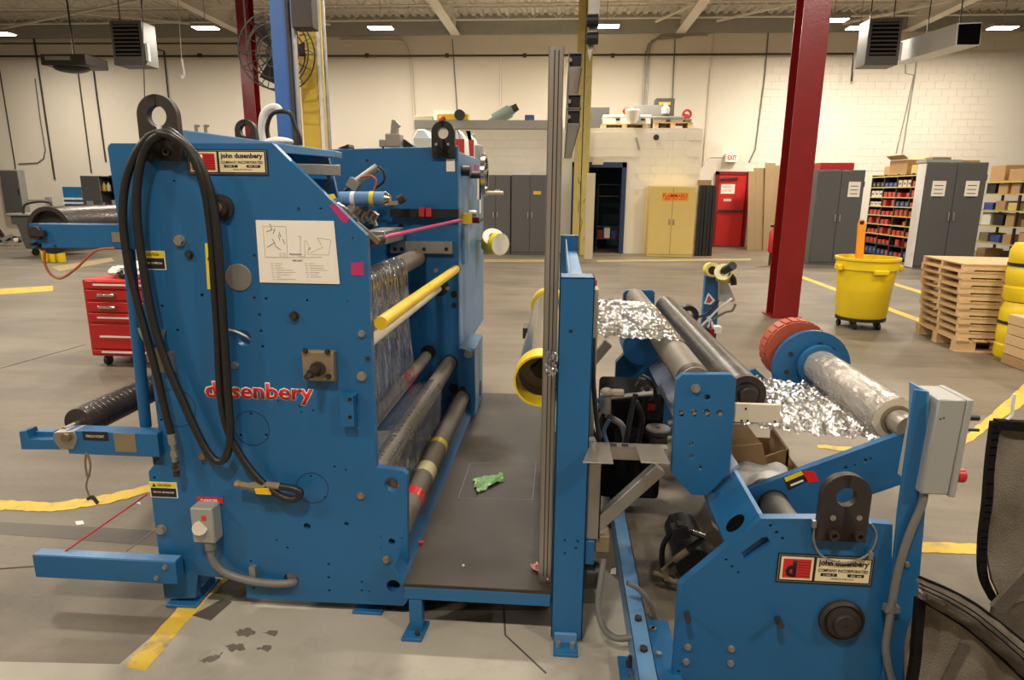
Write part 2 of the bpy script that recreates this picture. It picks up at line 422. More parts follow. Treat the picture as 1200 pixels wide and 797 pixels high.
floorpoly([(0, 612), (185, 622), (187, 640), (0, 626)], 'floor_patch', 'patchdark', .001)
for pts in ([(-30, 584), (60, 590), (130, 580), (178, 568), (178, 577), (130, 590), (60, 600), (-30, 597)],
            [(236, 676), (272, 674), (242, 703), (171, 787), (146, 782), (208, 713)],
            [(1205, 447), (1205, 470), (1128, 524), (1123, 519)], [(1078, 636), (1200, 640), (1200, 652), (1078, 648)],
            [(958, 522), (998, 524), (998, 529), (960, 526)]):
    floorpoly(ragged(pts, 1.5, 7), 'painted_line', 'linepaint', .003)
for pts in ([(930, 323), (936, 322), (1085, 376), (1078, 378)], [(1040, 332), (1046, 331), (1090, 344), (1085, 346)], [(-40, 341), (62, 335), (62, 341), (-40, 348)],
            [(60, 313), (130, 302), (134, 306), (70, 318)], [(567, 304), (640, 304), (640, 307), (567, 307)], [(700, 305), (880, 303), (880, 305), (700, 307)]):
    floorpoly(pts, 'painted_line', 'linefaint' if pts[0][1] < 320 else 'linepaint', .003)
for pts in ([(275, 741), (290, 736), (300, 741), (291, 747), (279, 747)], [(232, 775), (262, 765), (258, 772), (240, 778)], [(262, 757), (285, 755), (288, 762), (270, 764)], [(300, 760), (318, 757), (314, 765)], [(308, 742), (326, 740), (322, 747)]):
    floorpoly(ragged(pts, 2.6, 3), 'floor_stain', 'stain', .0025)
for pts in ([(88, 612), (97, 611), (99, 615), (90, 616)], [(160, 590), (164, 589), (165, 592)], [(716, 668), (722, 666), (722, 674), (715, 674)]):
    floorpoly(pts, 'paper_crumb', 'white', .004)
# floor joints
for a, b in (((590, 700), (592, 745)), ((592, 745), (640, 790)), ((-20, 668), (170, 655)), ((0, 432), (100, 404)), ((960, 425), (1060, 480))):
    A, B = fl(*a), fl(*b); d = (B - A).normalized(); nrm = Vector((-d.y, d.x, 0)) * .003
    MB().prism([A + nrm, B + nrm, B - nrm, A - nrm], (0, 0, .0035)).build('floor_crack', 'patchdark', floor, smooth=False)

wall_back = struct(MB().span((-24, WY + .012, 0), (20, WY + .3, 6.5)).build('wall_back', 'wall'))
struct(MB().span((-24.3, -9, 0), (-24, WY + .3, 6.5)).build('wall_left', 'wall'))
struct(MB().span((20, -9, 0), (20.3, WY + .3, 6.5)).build('wall_right', 'wall'))
struct(MB().span((-24.3, -9.3, 0), (20.3, -9, 6.5)).build('wall_front', 'wall'))
ZF = at(600, 41, WY).z
struct(MB().span((-24, WY - .10, ZF), (20, WY + .02, 6.45)).build('trim_1', 'fascia'))
# concrete blocks, joints recessed: the ones that show largest are picked out one by one
blk = None
def block(parent, x, y, z, w=.395, h=.195):
    global blk
    if blk is None or blk[1] != (w, h):
        o = MB().box((0, 0, 0), (w, .014, h)).build('block', 'wall', None, .0, False)
        o.location = (0, 0, 0); o.data.transform(Matrix.Translation((0, 0, -h / 2)))
        blk = (o, (w, h)); c = o
    else:
        c = blk[0].copy(); COL.objects.link(c)
    c.parent = parent; c.location = Vector((x, y, z)) - worldloc(parent)
    return c
rest = MB(); nb = 0
for r in range(29):
    for k in range(110):
        x = -24 + .4 * k + (.2 if r % 2 else 0); z = .1 + .2 * r
        if z > ZF - .08 or x > 19.8: continue
        if 5.6 < x < 11.9 and 2.2 < z < 5.85 and nb < 300:
            block(wall_back, x, WY + .0095, z); nb += 1
        else: rest.box((x, WY + .0145, z), (.396, .010, .196))
rb = rest.build('block_course', 'wall', wall_back, 0, False); rb['kind'] = 'stuff'

# office block built in front of the back wall
OY = 16.95
ox0, ox1 = at(484, 150, OY).x, at(824, 150, OY).x; oz = at(700, 150, OY).z
dx0, dx1 = at(669, 250, OY).x, at(732, 250, OY).x; dz = at(700, 190, OY).z
bl = struct(MB().span((ox0, OY + .012, 0), (dx0, OY + .2, oz)).span((dx1, OY + .012, 0), (ox1, OY + .2, oz)).span((dx0, OY + .012, dz), (dx1, OY + .2, oz))
            .span((ox1 - .2, OY + .2, 0), (ox1, WY, oz)).span((ox0, OY + .2, oz - .12), (ox1, WY, oz - .02)).build('wall_office', 'office'))
blk = None; nb = 0; rest = MB()
for r in range(int(oz / .2)):
    for k in range(int((ox1 - ox0) / .4)):
        x = ox0 + .2 + .4 * k + (.1 if r % 2 else -.0); z = .1 + .2 * r
        if dx0 - .25 < x < dx1 + .25 and z < dz + .1: continue
        if x > ox1 - .2: continue
        if nb < 300: block(bl, x, OY + .0095, z); nb += 1
        else: rest.box((x, OY + .005, z), (.392, .014, .193))
for o in bl.children:
    o.data.materials[0] = M['office']
rest.bm.free()
# low grey parapet on the left half of the office roof
px0, px1, pz0, pz1 = rect(486, 141, 655, 151, OY)
struct(MB().span((px0, OY - .05, pz0), (px1, OY + .25, pz1)).build('trim_2', 'fascia'))
# blue doorway with dark room behind
d1 = thing('door_1', 'dark blue open doorway frame in the white office wall', 'door', ((dx0 + dx1) / 2, OY, 0)); d1['kind'] = 'structure'
fw = .11
MB().span((dx0, OY - .03, 0), (dx0 + fw, OY + .2, dz)).span((dx1 - fw, OY - .03, 0), (dx1, OY + .2, dz)).span((dx0, OY - .03, dz - .13), (dx1, OY + .2, dz)).build('door_frame', 'navy', d1)
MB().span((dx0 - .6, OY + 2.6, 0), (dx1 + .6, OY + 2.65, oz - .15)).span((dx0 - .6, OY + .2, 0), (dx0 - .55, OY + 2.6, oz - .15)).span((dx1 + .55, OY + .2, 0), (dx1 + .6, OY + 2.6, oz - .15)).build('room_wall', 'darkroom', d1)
pbox(694, 186, 707, 193, OY - .045, .012, 'door_label', 'cream', d1)
# hall ceiling: ribbed deck, beams and bar joists
CZ = 6.35
def deck():
    mb = MB(); prof = []; x = -24.0
    while x < 20:
        prof += [(x, 0), (x + .09, 0), (x + .12, .06), (x + .21, .06)]; x += .24
    a = [mb.bm.verts.new((x, -9, CZ + z)) for x, z in prof]; b = [mb.bm.verts.new((x, WY, CZ + z)) for x, z in prof]
    for i in range(len(a) - 1): mb.bm.faces.new((a[i], a[i + 1], b[i + 1], b[i]))
    return mb
ceil = struct(deck().build('ceiling', 'ceil', smooth=False))
for px in (290, 534, 797, 1062):
    x = at(px, 44, WY - .1).x
    w = .26
    MB().span((x - w / 2, -9, CZ - .5), (x + w / 2, WY - .1, CZ - .47)).span((x - .015, -9, CZ - .47), (x + .015, WY - .1, CZ - .02)).span((x - w / 2, -9, CZ - .03), (x + w / 2, WY - .1, CZ)).build('beam', 'beam', ceil)
for x in (-18, 14.5):
    MB().span((x - .13, -9, CZ - .5), (x + .13, WY - .1, CZ)).build('beam', 'beam', ceil)
def joist(y):
    mb = MB()
    mb.span((-24, y - .03, CZ - .05), (20, y + .03, CZ - .02)).span((-24, y - .03, CZ - .34), (20, y + .03, CZ - .31))
    x = -24.0
    while x < 20:
        mb.bar((x, y, CZ - .32), (x + .35, y, CZ - .04), .018).bar((x + .35, y, CZ - .04), (x + .7, y, CZ - .32), .018); x += .7
    return mb.build('joist', 'beam', ceil)
for y in (18.75, 17.3, 15.8, 14.3): joist(y)
for a, b in (((-16.5, 19.2), (-9.8, 16.2)), ((-12.8, 17.5), (-9.5, 19.2)), ((-9.4, 16.2), (-6.5, 19.0)), ((6.2, 16.5), (4.0, 19.0)), ((3.4, 16.6), (2.4, 19.0)), ((9.6, 16.5), (7.4, 19.4))):
    MB().bar((a[0], a[1], CZ - .36), (b[0], b[1], CZ - .36), .05).build('bracing_strut', 'beam', ceil)

# pipes and conduits on the back wall
def conduit(pts, r, label, m='iron', Y=WY - .11, cat='pipe', name='conduit'):
    Y = WY - unit(WY, r * .62) + .006
    return tag(MB().tube([at(x, y, Y) for x, y in pts], unit(Y, r * .62), 8, False).build(name, m), label, cat)
pipe = thing('sprinkler_pipe', 'dark horizontal pipe running along the top of the back wall', 'pipe', (at(300, 64, 19.6)))
MB().tube([at(-60, 66, 19.6), at(480, 65.5, 19.6), at(1000, 63, 19.6), at(998, 95, 19.6), ], unit(19.6, 1.1), 8, False).build('pipe_run', 'iron', pipe)
for px in (150, 234, 430, 524, 615, 718): 
    c = at(px, 65, 19.6); MB().cyl(c - Vector((.05, 0, 0)), c + Vector((.05, 0, 0)), .06, n=10).build('coupling', 'iron', pipe)
conduit([(-40, 51), (300, 51)], 1.1, 'thin dark pipe high on the wall above the left sprinkler run')
conduit([(-1, 80), (17, 190), (18, 198)], 1.1, 'thin conduit dropping into the grey wall panel at far left')
conduit([(22, 192), (44, 191), (51, 186), (53, 176), (47, 140), (41, 92)], 1.1, 'hooked conduit rising right of the grey wall panel', 'greyconduit')
conduit([(37, 28), (64, 210)], 1.6, 'thick dark riser second from the left on the back wall')
conduit([(91, 82), (107, 203)], 1.1, 'thin riser falling from the dark flat heater to the grey cabinet')
conduit([(98, 68), (108, 70), (113, 110), (124, 190)], 1.3, 'dark riser that turns off beside the flat heater, right of the thin one')
conduit([(182, 57), (192, 60), (199, 130)], 1.2, 'dark riser right of the slatted left heater')
conduit([(400, 47), (470, 48), (478, 52), (481, 62), (486, 150)], 2.4, 'wall coloured pipe with a bend, right of the lamp by the columns', 'cream')
conduit([(530, 46), (536, 135)], .9, 'thin upright pipe under the left ceiling beam', 'greyconduit')
conduit([(577, -4), (587, 24), (586, 142)], 1.1, 'slim white pole bent at the top, left of the steel mast', 'white')
conduit([(800, 44), (770, 46), (760, 52), (757, 62), (753, 126)], 1.5, 'left one of two bent conduits above the roof pallets', 'galv')
conduit([(830, 41), (775, 42), (764, 48), (761, 60), (757, 126)], 1.5, 'right one of two bent conduits above the roof pallets', 'galv')
conduit([(791, 45), (788, 120)], 1.0, 'thin conduit under the right ceiling beam', 'greyconduit')
conduit([(838, 20), (833, 80), (824, 195)], 1.3, 'long riser along the right corner of the office wall', 'cream')
conduit([(902, 20), (896, 90), (885, 175), (878, 190)], 1.2, 'long thin riser just left of the tall red column', 'greyconduit')
conduit([(1062, 50), (1061, 86), (1071, 88), (1062, 130), (1050, 180)], .9, 'left one of two thin risers below the right heaters', 'galv')
conduit([(1077, 45), (1072, 90), (1057, 180)], .9, 'right one of two thin risers below the right heaters', 'galv')
conduit([(848, 184), (832, 184), (826, 192)], .9, 'short conduit leading to the exit sign', 'white')
conduit([(24, 234), (57, 234)], .8, 'thin horizontal conduit below the grey wall panel', 'cream')
t = MB(); c = at(57, 234, WY - .045); tag(t.box(c, (.16, .1, .16)).build('socket_box', 'greybox', bevel=.01), 'small grey socket box on the wall right of the panel', 'socket')

# building columns: wide flange sections
def column(px0, px1, pyb, m, name, label, top=CZ, grp=None, py=None, Y=None, sec=None):
    b = fl((px0 + px1) / 2, pyb, 0) if Y is None else at((px0 + px1) / 2, pyb, Y)
    w = (at(px1, pyb, b.y).x - at(px0, pyb, b.y).x) if sec is None else sec
    x, y = b.x, b.y
    mb = MB().span((x - w / 2, y, 0), (x + w / 2, y + .018, top)).span((x - w / 2, y + w * .95, 0), (x + w / 2, y + w * .95 + .018, top)).span((x - .008, y + .018, 0), (x + .008, y + w * .95, top))
    t = thing(name, label, 'column', (x, y + w / 2, 0)); mb.build('column_shaft', m, t)
    MB().span((x - w * .62, y - w * .1, 0), (x + w * .62, y + w * 1.1, .02)).build('base_plate', m, t)
    return t
def boxcol(px0, px1, pyb, m, Y, name, label):
    x0, x1 = at(px0, pyb, Y).x, at(px1, pyb, Y).x; w = x1 - x0
    t = thing(name, label, 'column', ((x0 + x1) / 2, Y + w / 2, 0))
    MB().span((x0, Y, 0), (x1, Y + w, CZ)).build('column_shaft', m, t, .015)
    MB().span((x0 - .05, Y - .05, 0), (x1 + .05, Y + w + .07, .025)).build('base_plate', m, t)
    return t, (x0, x1)
rc = column(906, 935, 373, 'redcol', 'red_column', 'tall dark red steel column right of centre, nearest the yellow bin')
column(287, 301, 150, 'redcol', 'red_column', 'dark red steel column far left behind the blue machine', Y=15.8)
bc, (bx0, bx1) = boxcol(321, 341, 100, 'bluecol', 7.9, 'blue_column', 'blue steel column rising behind the left machine')
yc, (yx0, yx1) = boxcol(352, 376, 100, 'yellowcol', 9.1, 'yellow_column', 'bright yellow steel column close behind the blue column')
MB().tube([(bx1 + .10, 7.85, 1.2), (bx1 + .10, 7.85, CZ)], .024, 8, False).build('conduit', 'galv', bc)
MB().tube([(bx1 + .035, 7.85, 1.2), (bx1 + .035, 7.85, CZ)], .03, 8, False).build('conduit', 'iron', bc)
MB().tube([(yx1 + .02, 9.05, 1.2), (yx1 + .02, 9.05, CZ)], .034, 8, False).build('conduit', 'white', yc)
MB().tube([(yx1 + .10, 9.05, 1.2), (yx1 + .10, 9.05, CZ)], .026, 8, False).build('conduit', 'galv', yc)
c = at(357, 15, 7.8); MB().box(c, (.24, .2, .36)).build('switch_box', 'iron', yc, .01)
yb = 16.3
x0, x1 = at(673, 200, yb).x, at(690, 200, yb).x
t = thing('yellow_column', 'faded yellow column with scuffs, right of the steel mast', 'column', ((x0 + x1) / 2, yb, 0))
w = (x1 - x0)
MB().span((x0, yb, 0), (x1, yb + .02, CZ)).span((x0, yb + w, 0), (x1, yb + w + .02, CZ)).span(((x0 + x1) / 2 - .01, yb, 0), ((x0 + x1) / 2 + .01, yb + w, CZ)).build('column_shaft', 'yellowold', t)
for k in range(9):
    c = at(681 + random.uniform(-4, 4), 205 + k * 11, yb - .004)
    MB().bar(c, c + Vector((random.uniform(-.05, .05), 0, random.uniform(.1, .3))), .012, .004, (0, 1, 0)).build('scuff_mark', 'iron', t)
X0, X1, Z0, Z1 = rect(686, 203, 696, 310, 15.2)
tag(MB().span((X0, 15.2, 0), (X1, 15.3, Z1)).build('tan_board', 'tan', bevel=.01), 'tall tan board standing on end beside the faded yellow column', 'board')

# hanging hoist plate beside the faded yellow column
h = thing('hoist_plate', 'grey hanging plate with two dark rollers beside the faded yellow column', 'bracket', at(697, 30, 9.0))
MB().prism([at(x, y, 9.0) for x, y in ((690, -12), (704, -12), (702, 28), (691, 71), (689, 60))], (0, .05, 0)).build('plate', 'galv', h)
for py in (24, 45):
    c = at(694, py, 8.93); MB().cyl(c - Vector((.075, 0, 0)), c + Vector((.075, 0, 0)), .075, n=16).build('roller', 'black', h)
MB().cyl(at(697, -12, 9.02), Vector((at(697, -12, 9.02).x, 9.02, CZ)), .03, n=8).build('hanger', 'galv', h)

# fan behind the blue column
fx = at(329, 64, 8.75); R = unit(8.75, 39)
t = thing('wall_fan', 'round dark wire guard fan behind the blue column', 'fan', fx)
for y in (0, -.22):
    for k, f in enumerate((1, .72, .42)):
        MB().ring(fx + Vector((0, y, 0)), fx + Vector((0, y - .012, 0)), R * f, R * f - .016, 32).build('guard_ring', 'black', t)
for k in range(14):
    a = 2 * PI * k / 14; d = Vector((math.cos(a), 0, math.sin(a)))
    MB().tube([fx + d * .07 - Vector((0, .23, 0)), fx + d * R - Vector((0, .23, 0)), fx + d * R, fx + d * .08], .006, 5, False).build('guard_wire', 'black', t)
for k in range(3):
    a = 2 * PI * k / 3 + .1; d = Vector((math.cos(a), 0, math.sin(a))); e = Vector((-math.sin(a), 0, math.cos(a)))
    MB().grid(lambda u, v: fx + d * (.08 + u * R * .62) + e * ((v - .5) * (.07 + .12 * u)) + Vector((0, -.11 + .09 * (v - .5), 0)), 5, 4, .004).build('blade', 'iron', t)
MB().cyl(fx, fx - Vector((0, .2, 0)), .08, n=16).build('hub', 'iron', t)
MB().tube([fx + Vector((-R * .95, 0, .1)), fx + Vector((-R * .95, 0, 6.3 - fx.z))], .012, 6, False).build('hanger_rod', 'iron', t)

# unit heaters
def heater(px0, py0, px1, py1, Y, dep, label, nsl, m='silverbox', side=0):
    X0, X1, Z0, Z1 = rect(px0, py0, px1, py1, Y)
    t = thing('unit_heater', label, 'heater', ((X0 + X1) / 2, Y, Z0))
    MB().span((X0, Y + .02, Z0), (X1, Y + dep, Z1)).build('casing', m, t, .01)
    gx0, gx1 = X0 + (X1 - X0) * .1, X1 - (X1 - X0) * .1; gz0, gz1 = Z0 + (Z1 - Z0) * .2, Z1 - (Z1 - Z0) * .08
    MB().span((gx0, Y + .005, gz0), (gx1, Y + .022, gz1)).build('outlet', 'void', t)
    for k in range(nsl):
        z = gz0 + (gz1 - gz0) * (k + .5) / nsl
        MB().box(((gx0 + gx1) / 2, Y - .01, z), (gx1 - gx0, .03, .022), Matrix.Rotation(-.5, 3, 'X')).build('slat', m, t)
    MB().span((X1 + .005, Y + .06, Z0 + .1 * (Z1 - Z0)), (X1 + .07, Y + .14, Z0 + .5 * (Z1 - Z0))).build('control_box', 'white', t)
    for x in (X0 + .1, X1 - .1): MB().cyl((x, Y + dep / 2, Z1), (x, Y + dep / 2, CZ - .1), .012, n=6).build('hanger_rod', 'iron', t)
    return t
heater(130, 24, 167, 76, 15.2, .55, 'grey slatted unit heater hanging at upper left', 8, 'heatergrey')
t = heater(1017, 21, 1056, 76, 15.2, .5, 'dark slatted unit heater hanging at upper right', 8, 'heatergrey')
hz = thing('flat_heater', 'low dark ceiling heater with a curved base at far upper left', 'heater', at(75, 72, 15.5))
X0, X1, Z0, Z1 = rect(47, 63, 100, 76, 15.5)
MB().span((X0, 15.5, Z0), (X1, 16.3, Z1)).build('casing', 'iron', hz, .02)
MB().span((X0 + .15, 15.46, Z0 + .1), (X1 - .35, 15.5, Z1 - .06)).build('louver', 'galv', hz)
MB().ball(((X0 + X1) / 2 - .1, 15.9, Z0), .42, (1, .8, .28), 16).build('base_dish', 'black', hz)
MB().cyl(((X0 + X1) / 2, 15.9, Z1), ((X0 + X1) / 2, 15.9, CZ - .05), .02, n=6).build('hanger_rod', 'iron', hz)
t = thing('duct_heater', 'long silver duct heater with a dark square mouth at upper right', 'heater', at(1120, 50, 14.5))
A = [at(x, y, 14.2) for x, y in ((1122, 27), (1151, 26), (1148, 53), (1120, 53))]
MB().prism(A, (-.35, 1.9, 0)).build('duct', 'silverbox', t)
B = [at(x, y, 14.19) for x, y in ((1124, 28.5), (1150, 27.5), (1147, 52), (1122, 52))]
MB().prism(B, (0, -.015, 0)).build('mouth', 'void', t)
for k in (.3, 1.5): MB().cyl(A[0] + Vector((.2, k, 0)), (A[0].x + .2, A[0].y + k, CZ), .012, n=6).build('hanger_rod', 'iron', t)
# hook hanging on a chain
t = thing('chain_hook', 'hook hanging on a thin cable right of the left heater', 'hook', at(214, 75, 14.5))
MB().tube([at(208, -6, 14.5), at(213, 70, 14.5)], .008, 6, False).build('cable', 'galv', t)
MB().tube([at(213, 69, 14.5), at(214.5, 78, 14.5), at(216, 86, 14.5), at(214, 92, 14.5), at(212.5, 88, 14.5)], .022, 8).build('hook', 'white', t)
t = tag(MB().tube([at(166, -4, 13), at(168, 60, 13), at(169.5, 114, 13)], .011, 6, False).build('hanging_rod', 'iron'), 'thin dark rod hanging in front of the left heater', 'rod')
# ================================================================== BACKGROUND FURNITURE
def cabinet(px0, px1, pyt, Y, dep, m, label, name='steel_cabinet', cat='cabinet', paper=(), handle='galv', grp=None, side=None):
    X0, X1 = at(px0, 250, Y).x, at(px1, 250, Y).x; Z1 = at((px0 + px1) / 2, pyt, Y).z
    t = thing(name, label, cat, ((X0 + X1) / 2, Y, 0), grp)
    MB().span((X0, Y + .02, 0), (X1, Y + dep, Z1)).build('body', m, t, .006)
    if side: MB().span((X0 - .006, Y + .03, .02), (X0 - .001, Y + dep - .02, Z1 - .03)).build('side_panel', side, t)
    mid = (X0 + X1) / 2
    for k, (a, b) in enumerate(((X0 + .01, mid - .006), (mid + .006, X1 - .01))):
        d = MB().span((a, Y, .06), (b, Y + .018, Z1 - .02)).build('door', m, t, .005)
        hx = (mid - .05) if k == 0 else (mid + .05)
        MB().span((hx - .015, Y - .035, Z1 * .46), (hx + .015, Y, Z1 * .54)).build('handle', handle, d, .006)
        for z in (.25, Z1 - .3):
            xx = a if k == 0 else b
            MB().cyl((xx, Y - .004, z - .06), (xx, Y - .004, z + .06), .012, n=8).build('hinge', m, d)
    for (pa, pb, pc, pd) in paper:
        o = pbox(pa, pb, pc, pd, Y - .004, .003, 'paper_sign', 'paper', t)
        x0, x1, z0, z1 = rect(pa, pb, pc, pd, Y)
        for q in range(4):
            MB().span((x0 + .04, Y - .0055, z1 - .10 - q * .08), (x1 - .05, Y - .0045, z1 - .085 - q * .08)).build('print_line', 'ink', o)
    return t
def wrect(t, px0, py0, px1, py1, Y, name, m): return pbox(px0, py0, px1, py1, Y, .004, name, m, t)
t = cabinet(563, 598, 205, 16.2, .5, 'cabgrey', 'charcoal steel cabinet left of a matching one with a yellow label')
wrect(t, 580, 222, 586, 225, 16.19, 'label_sticker', 'silverbox')
t = cabinet(599, 643, 205, 16.2, .5, 'cabgrey', 'charcoal steel cabinet with a yellow label, beside the steel mast')
wrect(t, 625, 224, 634, 228, 16.19, 'label_sticker', 'yellow')
X0, X1, Z0, Z1 = rect(602, 202, 622, 205, 16.35)
tag(MB().span((X0, 16.35, Z0), (X1, 16.6, Z1)).build('flat_carton', 'white'), 'flat white carton on top of the charcoal cabinet with the yellow label', 'box')

FY = 16.2
t = cabinet(760, 815, 218, FY, .7, 'yellowcab', 'pale yellow flammable storage cabinet with red warning lettering', 'flammable_cabinet')
x0, x1, z0, z1 = rect(777, 227, 806, 231.5, FY)
MB().span((x0 - .02, FY - .004, at(790, 234.5, FY).z - .02), (x1 + .02, FY - .001, z1 + .03)).build('warning_label', 'orangeplastic', t)
text('FLAMMABLE', x0, z0, x1 - x0, (z1 - z0), FY - .005, 'redink', t, bold=.02)
x0, x1, z0, z1 = rect(779, 232.2, 805, 234.2, FY)
text('KEEP FIRE AWAY', x0, z0, x1 - x0, (z1 - z0), FY - .005, 'redink', t, bold=.02)
t = thing('folded_partition', 'black ribbed folding panel between the yellow cabinet and red door', 'panel', at(828, 298, 16.9))
for k in range(5):
    xx = [at(817 + 4.0 * j, 260, 16.6).x for j in (k, k + 1)]
    MB().span((xx[0] + .004, 16.6 + (.02 if k % 2 else 0), 0), (xx[1], 16.75, at(828, 217, 16.6).z)).build('panel_leaf', 'black', t, .01)
X0, X1, Z0, Z1 = rect(818, 211, 834, 217, 16.6)
tag(MB().span((X0, 16.62, at(828, 217, 16.6).z), (X1, 16.74, Z1)).build('carton', 'cardboard'), 'small brown carton on top of the black folding panel', 'box')

# red exit door
DY = WY - .06
x0, x1 = at(836, 245, DY).x, at(876, 245, DY).x; z1 = at(855, 201, DY).z
d = thing('door_2', 'red fire exit door with a push bar and a white notice', 'door', ((x0 + x1) / 2, DY, 0)); d['kind'] = 'structure'
MB().span((x0, DY - .02, 0), (x0 + .09, DY + .06, z1)).span((x1 - .09, DY - .02, 0), (x1, DY + .06, z1)).span((x0, DY - .02, z1 - .09), (x1, DY + .06, z1)).build('door_frame', 'redcol', d)
MB().span((x0 + .1, DY, .02), (x1 - .1, DY + .05, z1 - .1)).build('door_leaf', 'red', d, .005)
zz = at(855, 247, DY).z
MB().span((x0 + .14, DY - .07, zz - .03), (x1 - .14, DY - .02, zz + .03)).build('push_bar', 'iron', d, .008)
MB().bar((x0 + .14, DY - .04, z1 - .22), (x0 + .62, DY - .04, z1 - .18), .05).build('door_closer', 'iron', d)
o = pbox(845, 216, 861, 227, DY - .006, .004, 'notice', 'paper', d)
q = rect(847, 218, 859, 220.5, DY)
text('EMERGENCY', q[0], q[2], q[1] - q[0], q[3] - q[2], DY - .007, 'redink', o)
q = rect(848, 222, 858, 224.5, DY)
text('EXIT ONLY', q[0], q[2], q[1] - q[0], q[3] - q[2], DY - .007, 'redink', o)
pbox(848, 233, 857, 236, DY - .006, .004, 'small_label', 'cream', d)
c = at(882, 231, DY); tag(MB().box(c, (.14, .1, .3)).build('alarm_box', 'greybox', bevel=.01), 'small grey alarm box on the wall right of the red door', 'box')
# exit sign
E0 = WY - .2
x0, x1, z0, z1 = rect(851, 179.5, 865, 190, E0)
t = thing('exit_sign', 'white wall sign reading EXIT in red above the red door', 'sign', ((x0 + x1) / 2, E0, z0))
MB().span((x0, E0, z0), (x1, E0 + .18, z1)).build('sign_box', 'paper', t, .01)
text('EXIT', x0 + .04, z0 + .06, x1 - x0 - .08, z1 - z0 - .12, E0 - .002, 'redink', t, bold=.03)

# things on the office roof
RZ = oz + .004
def onroof(px0, pyt, px1, pyb, Y, dep, name, m, label, cat, bevel=.01):
    X0, X1, Z0, Z1 = rect(px0, pyt, px1, pyb, Y); Z1 = max(Z1, RZ + .05)
    return tag(MB().span((X0, Y, RZ), (X1, Y + dep, Z1)).build(name, m, None, bevel), label, cat)
def smallpallet(px0, px1, pyt, Y, label):
    X0, X1 = at(px0, 147, Y).x, at(px1, 147, Y).x; Z1 = max(at(px0, pyt, Y).z, RZ + .11)
    t = thing('wooden_pallet', label, 'pallet', ((X0 + X1) / 2, Y + .4, RZ))
    for k in range(3):
        x = X0 + .06 + (X1 - X0 - .12) * k / 2
        MB().span((x - .06, Y + .02, RZ + .015), (x + .06, Y + .78, Z1 - .02)).build('stringer', 'woodpale', t)
    for k in range(5):
        y = Y + .07 + k * .165
        MB().span((X0, y - .06, Z1 - .02), (X1, y + .06, Z1)).build('deck_board', 'wood', t)
    for k in range(3):
        y = Y + .07 + k * .33
        MB().span((X0, y - .06, RZ), (X1, y + .06, RZ + .015)).build('bottom_board', 'wood', t)
    return Z1
pz = smallpallet(705, 759, 145, OY + .15, 'small pale pallet carrying white cases on the office roof')
pz2 = smallpallet(766, 812, 143, OY + .15, 'small pale pallet under the grey cases on the office roof')
def onpal(px0, pyt, px1, z, Y, dep, name, m, label, cat):
    X0, X1, Z0, Z1 = rect(px0, pyt, px1, pyt + 8, Y)
    t = thing(name, label, cat, ((X0 + X1) / 2, Y, z))
    MB().span((X0, Y, z), (X1, Y + dep, Z1)).build('case_body', m, t, .02)
    MB().span((X0 - .01, Y - .01, Z1 - .07), (X1 + .01, Y + dep + .01, Z1)).build('lid', m, t, .02)
    MB().span(((X0 + X1) / 2 - .05, Y - .03, Z1 - .14), ((X0 + X1) / 2 + .05, Y, Z1 - .09)).build('latch', 'iron', t)
    return t
onpal(707, 134.5, 741, pz, OY + .25, .5, 'white_case', 'white', 'wide white case on the left roof pallet', 'case')
onpal(744, 134.5, 763, pz, OY + .25, .5, 'white_case', 'white', 'narrow white case right of the wide one on the left roof pallet', 'case')
onpal(765, 136, 801, pz2, OY + .25, .5, 'grey_case', 'greybox', 'long grey case on the right roof pallet', 'case')
onpal(803, 139, 810, pz2, OY + .25, .4, 'brown_case', 'castblock', 'small brown case with a red valve on the right roof pallet', 'case')
c = at(805, 134, OY + .4); tag(MB().ring(c - Vector((0, .03, 0)), c + Vector((0, .03, 0)), .12, .07).cyl(c + Vector((0, 0, .0)), c - Vector((0, 0, .22)), .05).build('valve_handle', 'redplastic'), 'red valve wheel on the small brown case on the roof', 'valve')
c = at(735, 130, OY + .5); tag(MB().ball(c, .1, (1.2, 1, .8)).box(c - Vector((0, 0, .08)), (.16, .14, .16)).build('red_fitting', 'redplastic'), 'red fitting on the wide white roof case', 'valve')
onroof(692, 125.5, 714, 150, OY + .9, .45, 'grey_cabinet', 'cabgrey', 'dark grey box standing left of the white cases on the office roof', 'box')
onroof(745, 123, 776, 140, OY + .95, .4, 'storage_trunk', 'greybox', 'long grey trunk behind the white cases on the office roof', 'box')
t = thing('panel_box', 'tall dark grey box with a yellow label behind the roof cases', 'box', (at(780, 116, OY + 1.4).x, OY + 1.4, RZ))
X0, X1, Z0, Z1 = rect(768, 115, 790, 150, OY + 1.4)
MB().span((X0, OY + 1.4, RZ), (X1, OY + 1.8, Z1)).build('box_body', 'cabgrey', t, .01)
pbox(772, 119.5, 786, 123, OY + 1.39, .006, 'label_strip', 'yellow', t)
c = at(780, 129, OY + .8)
t = thing('jug', 'pale plastic jug standing on the grey roof case', 'jug', c); MB().lathe((c.x, c.y, c.z - .12), [(.06, 0), (.1, .03), (.11, .16), (.05, .24), (.04, .28)], 14).build('jug_body', 'white', t); MB().tube([c + Vector((0, 0, -.1)), c + Vector((.18, -.02, -.2)), c + Vector((.45, -.05, -.18)), c + Vector((.5, -.05, -.1))], .03, 8).build('hose', 'iron', t)
c = at(741, 141, OY + .12); tag(MB().lathe((c.x, c.y, pz), [(.08, 0), (.15, .1), (.19, .3), (.16, .34)], 14).build('white_bucket', 'white'), 'white bucket between the two white roof cases', 'bucket')
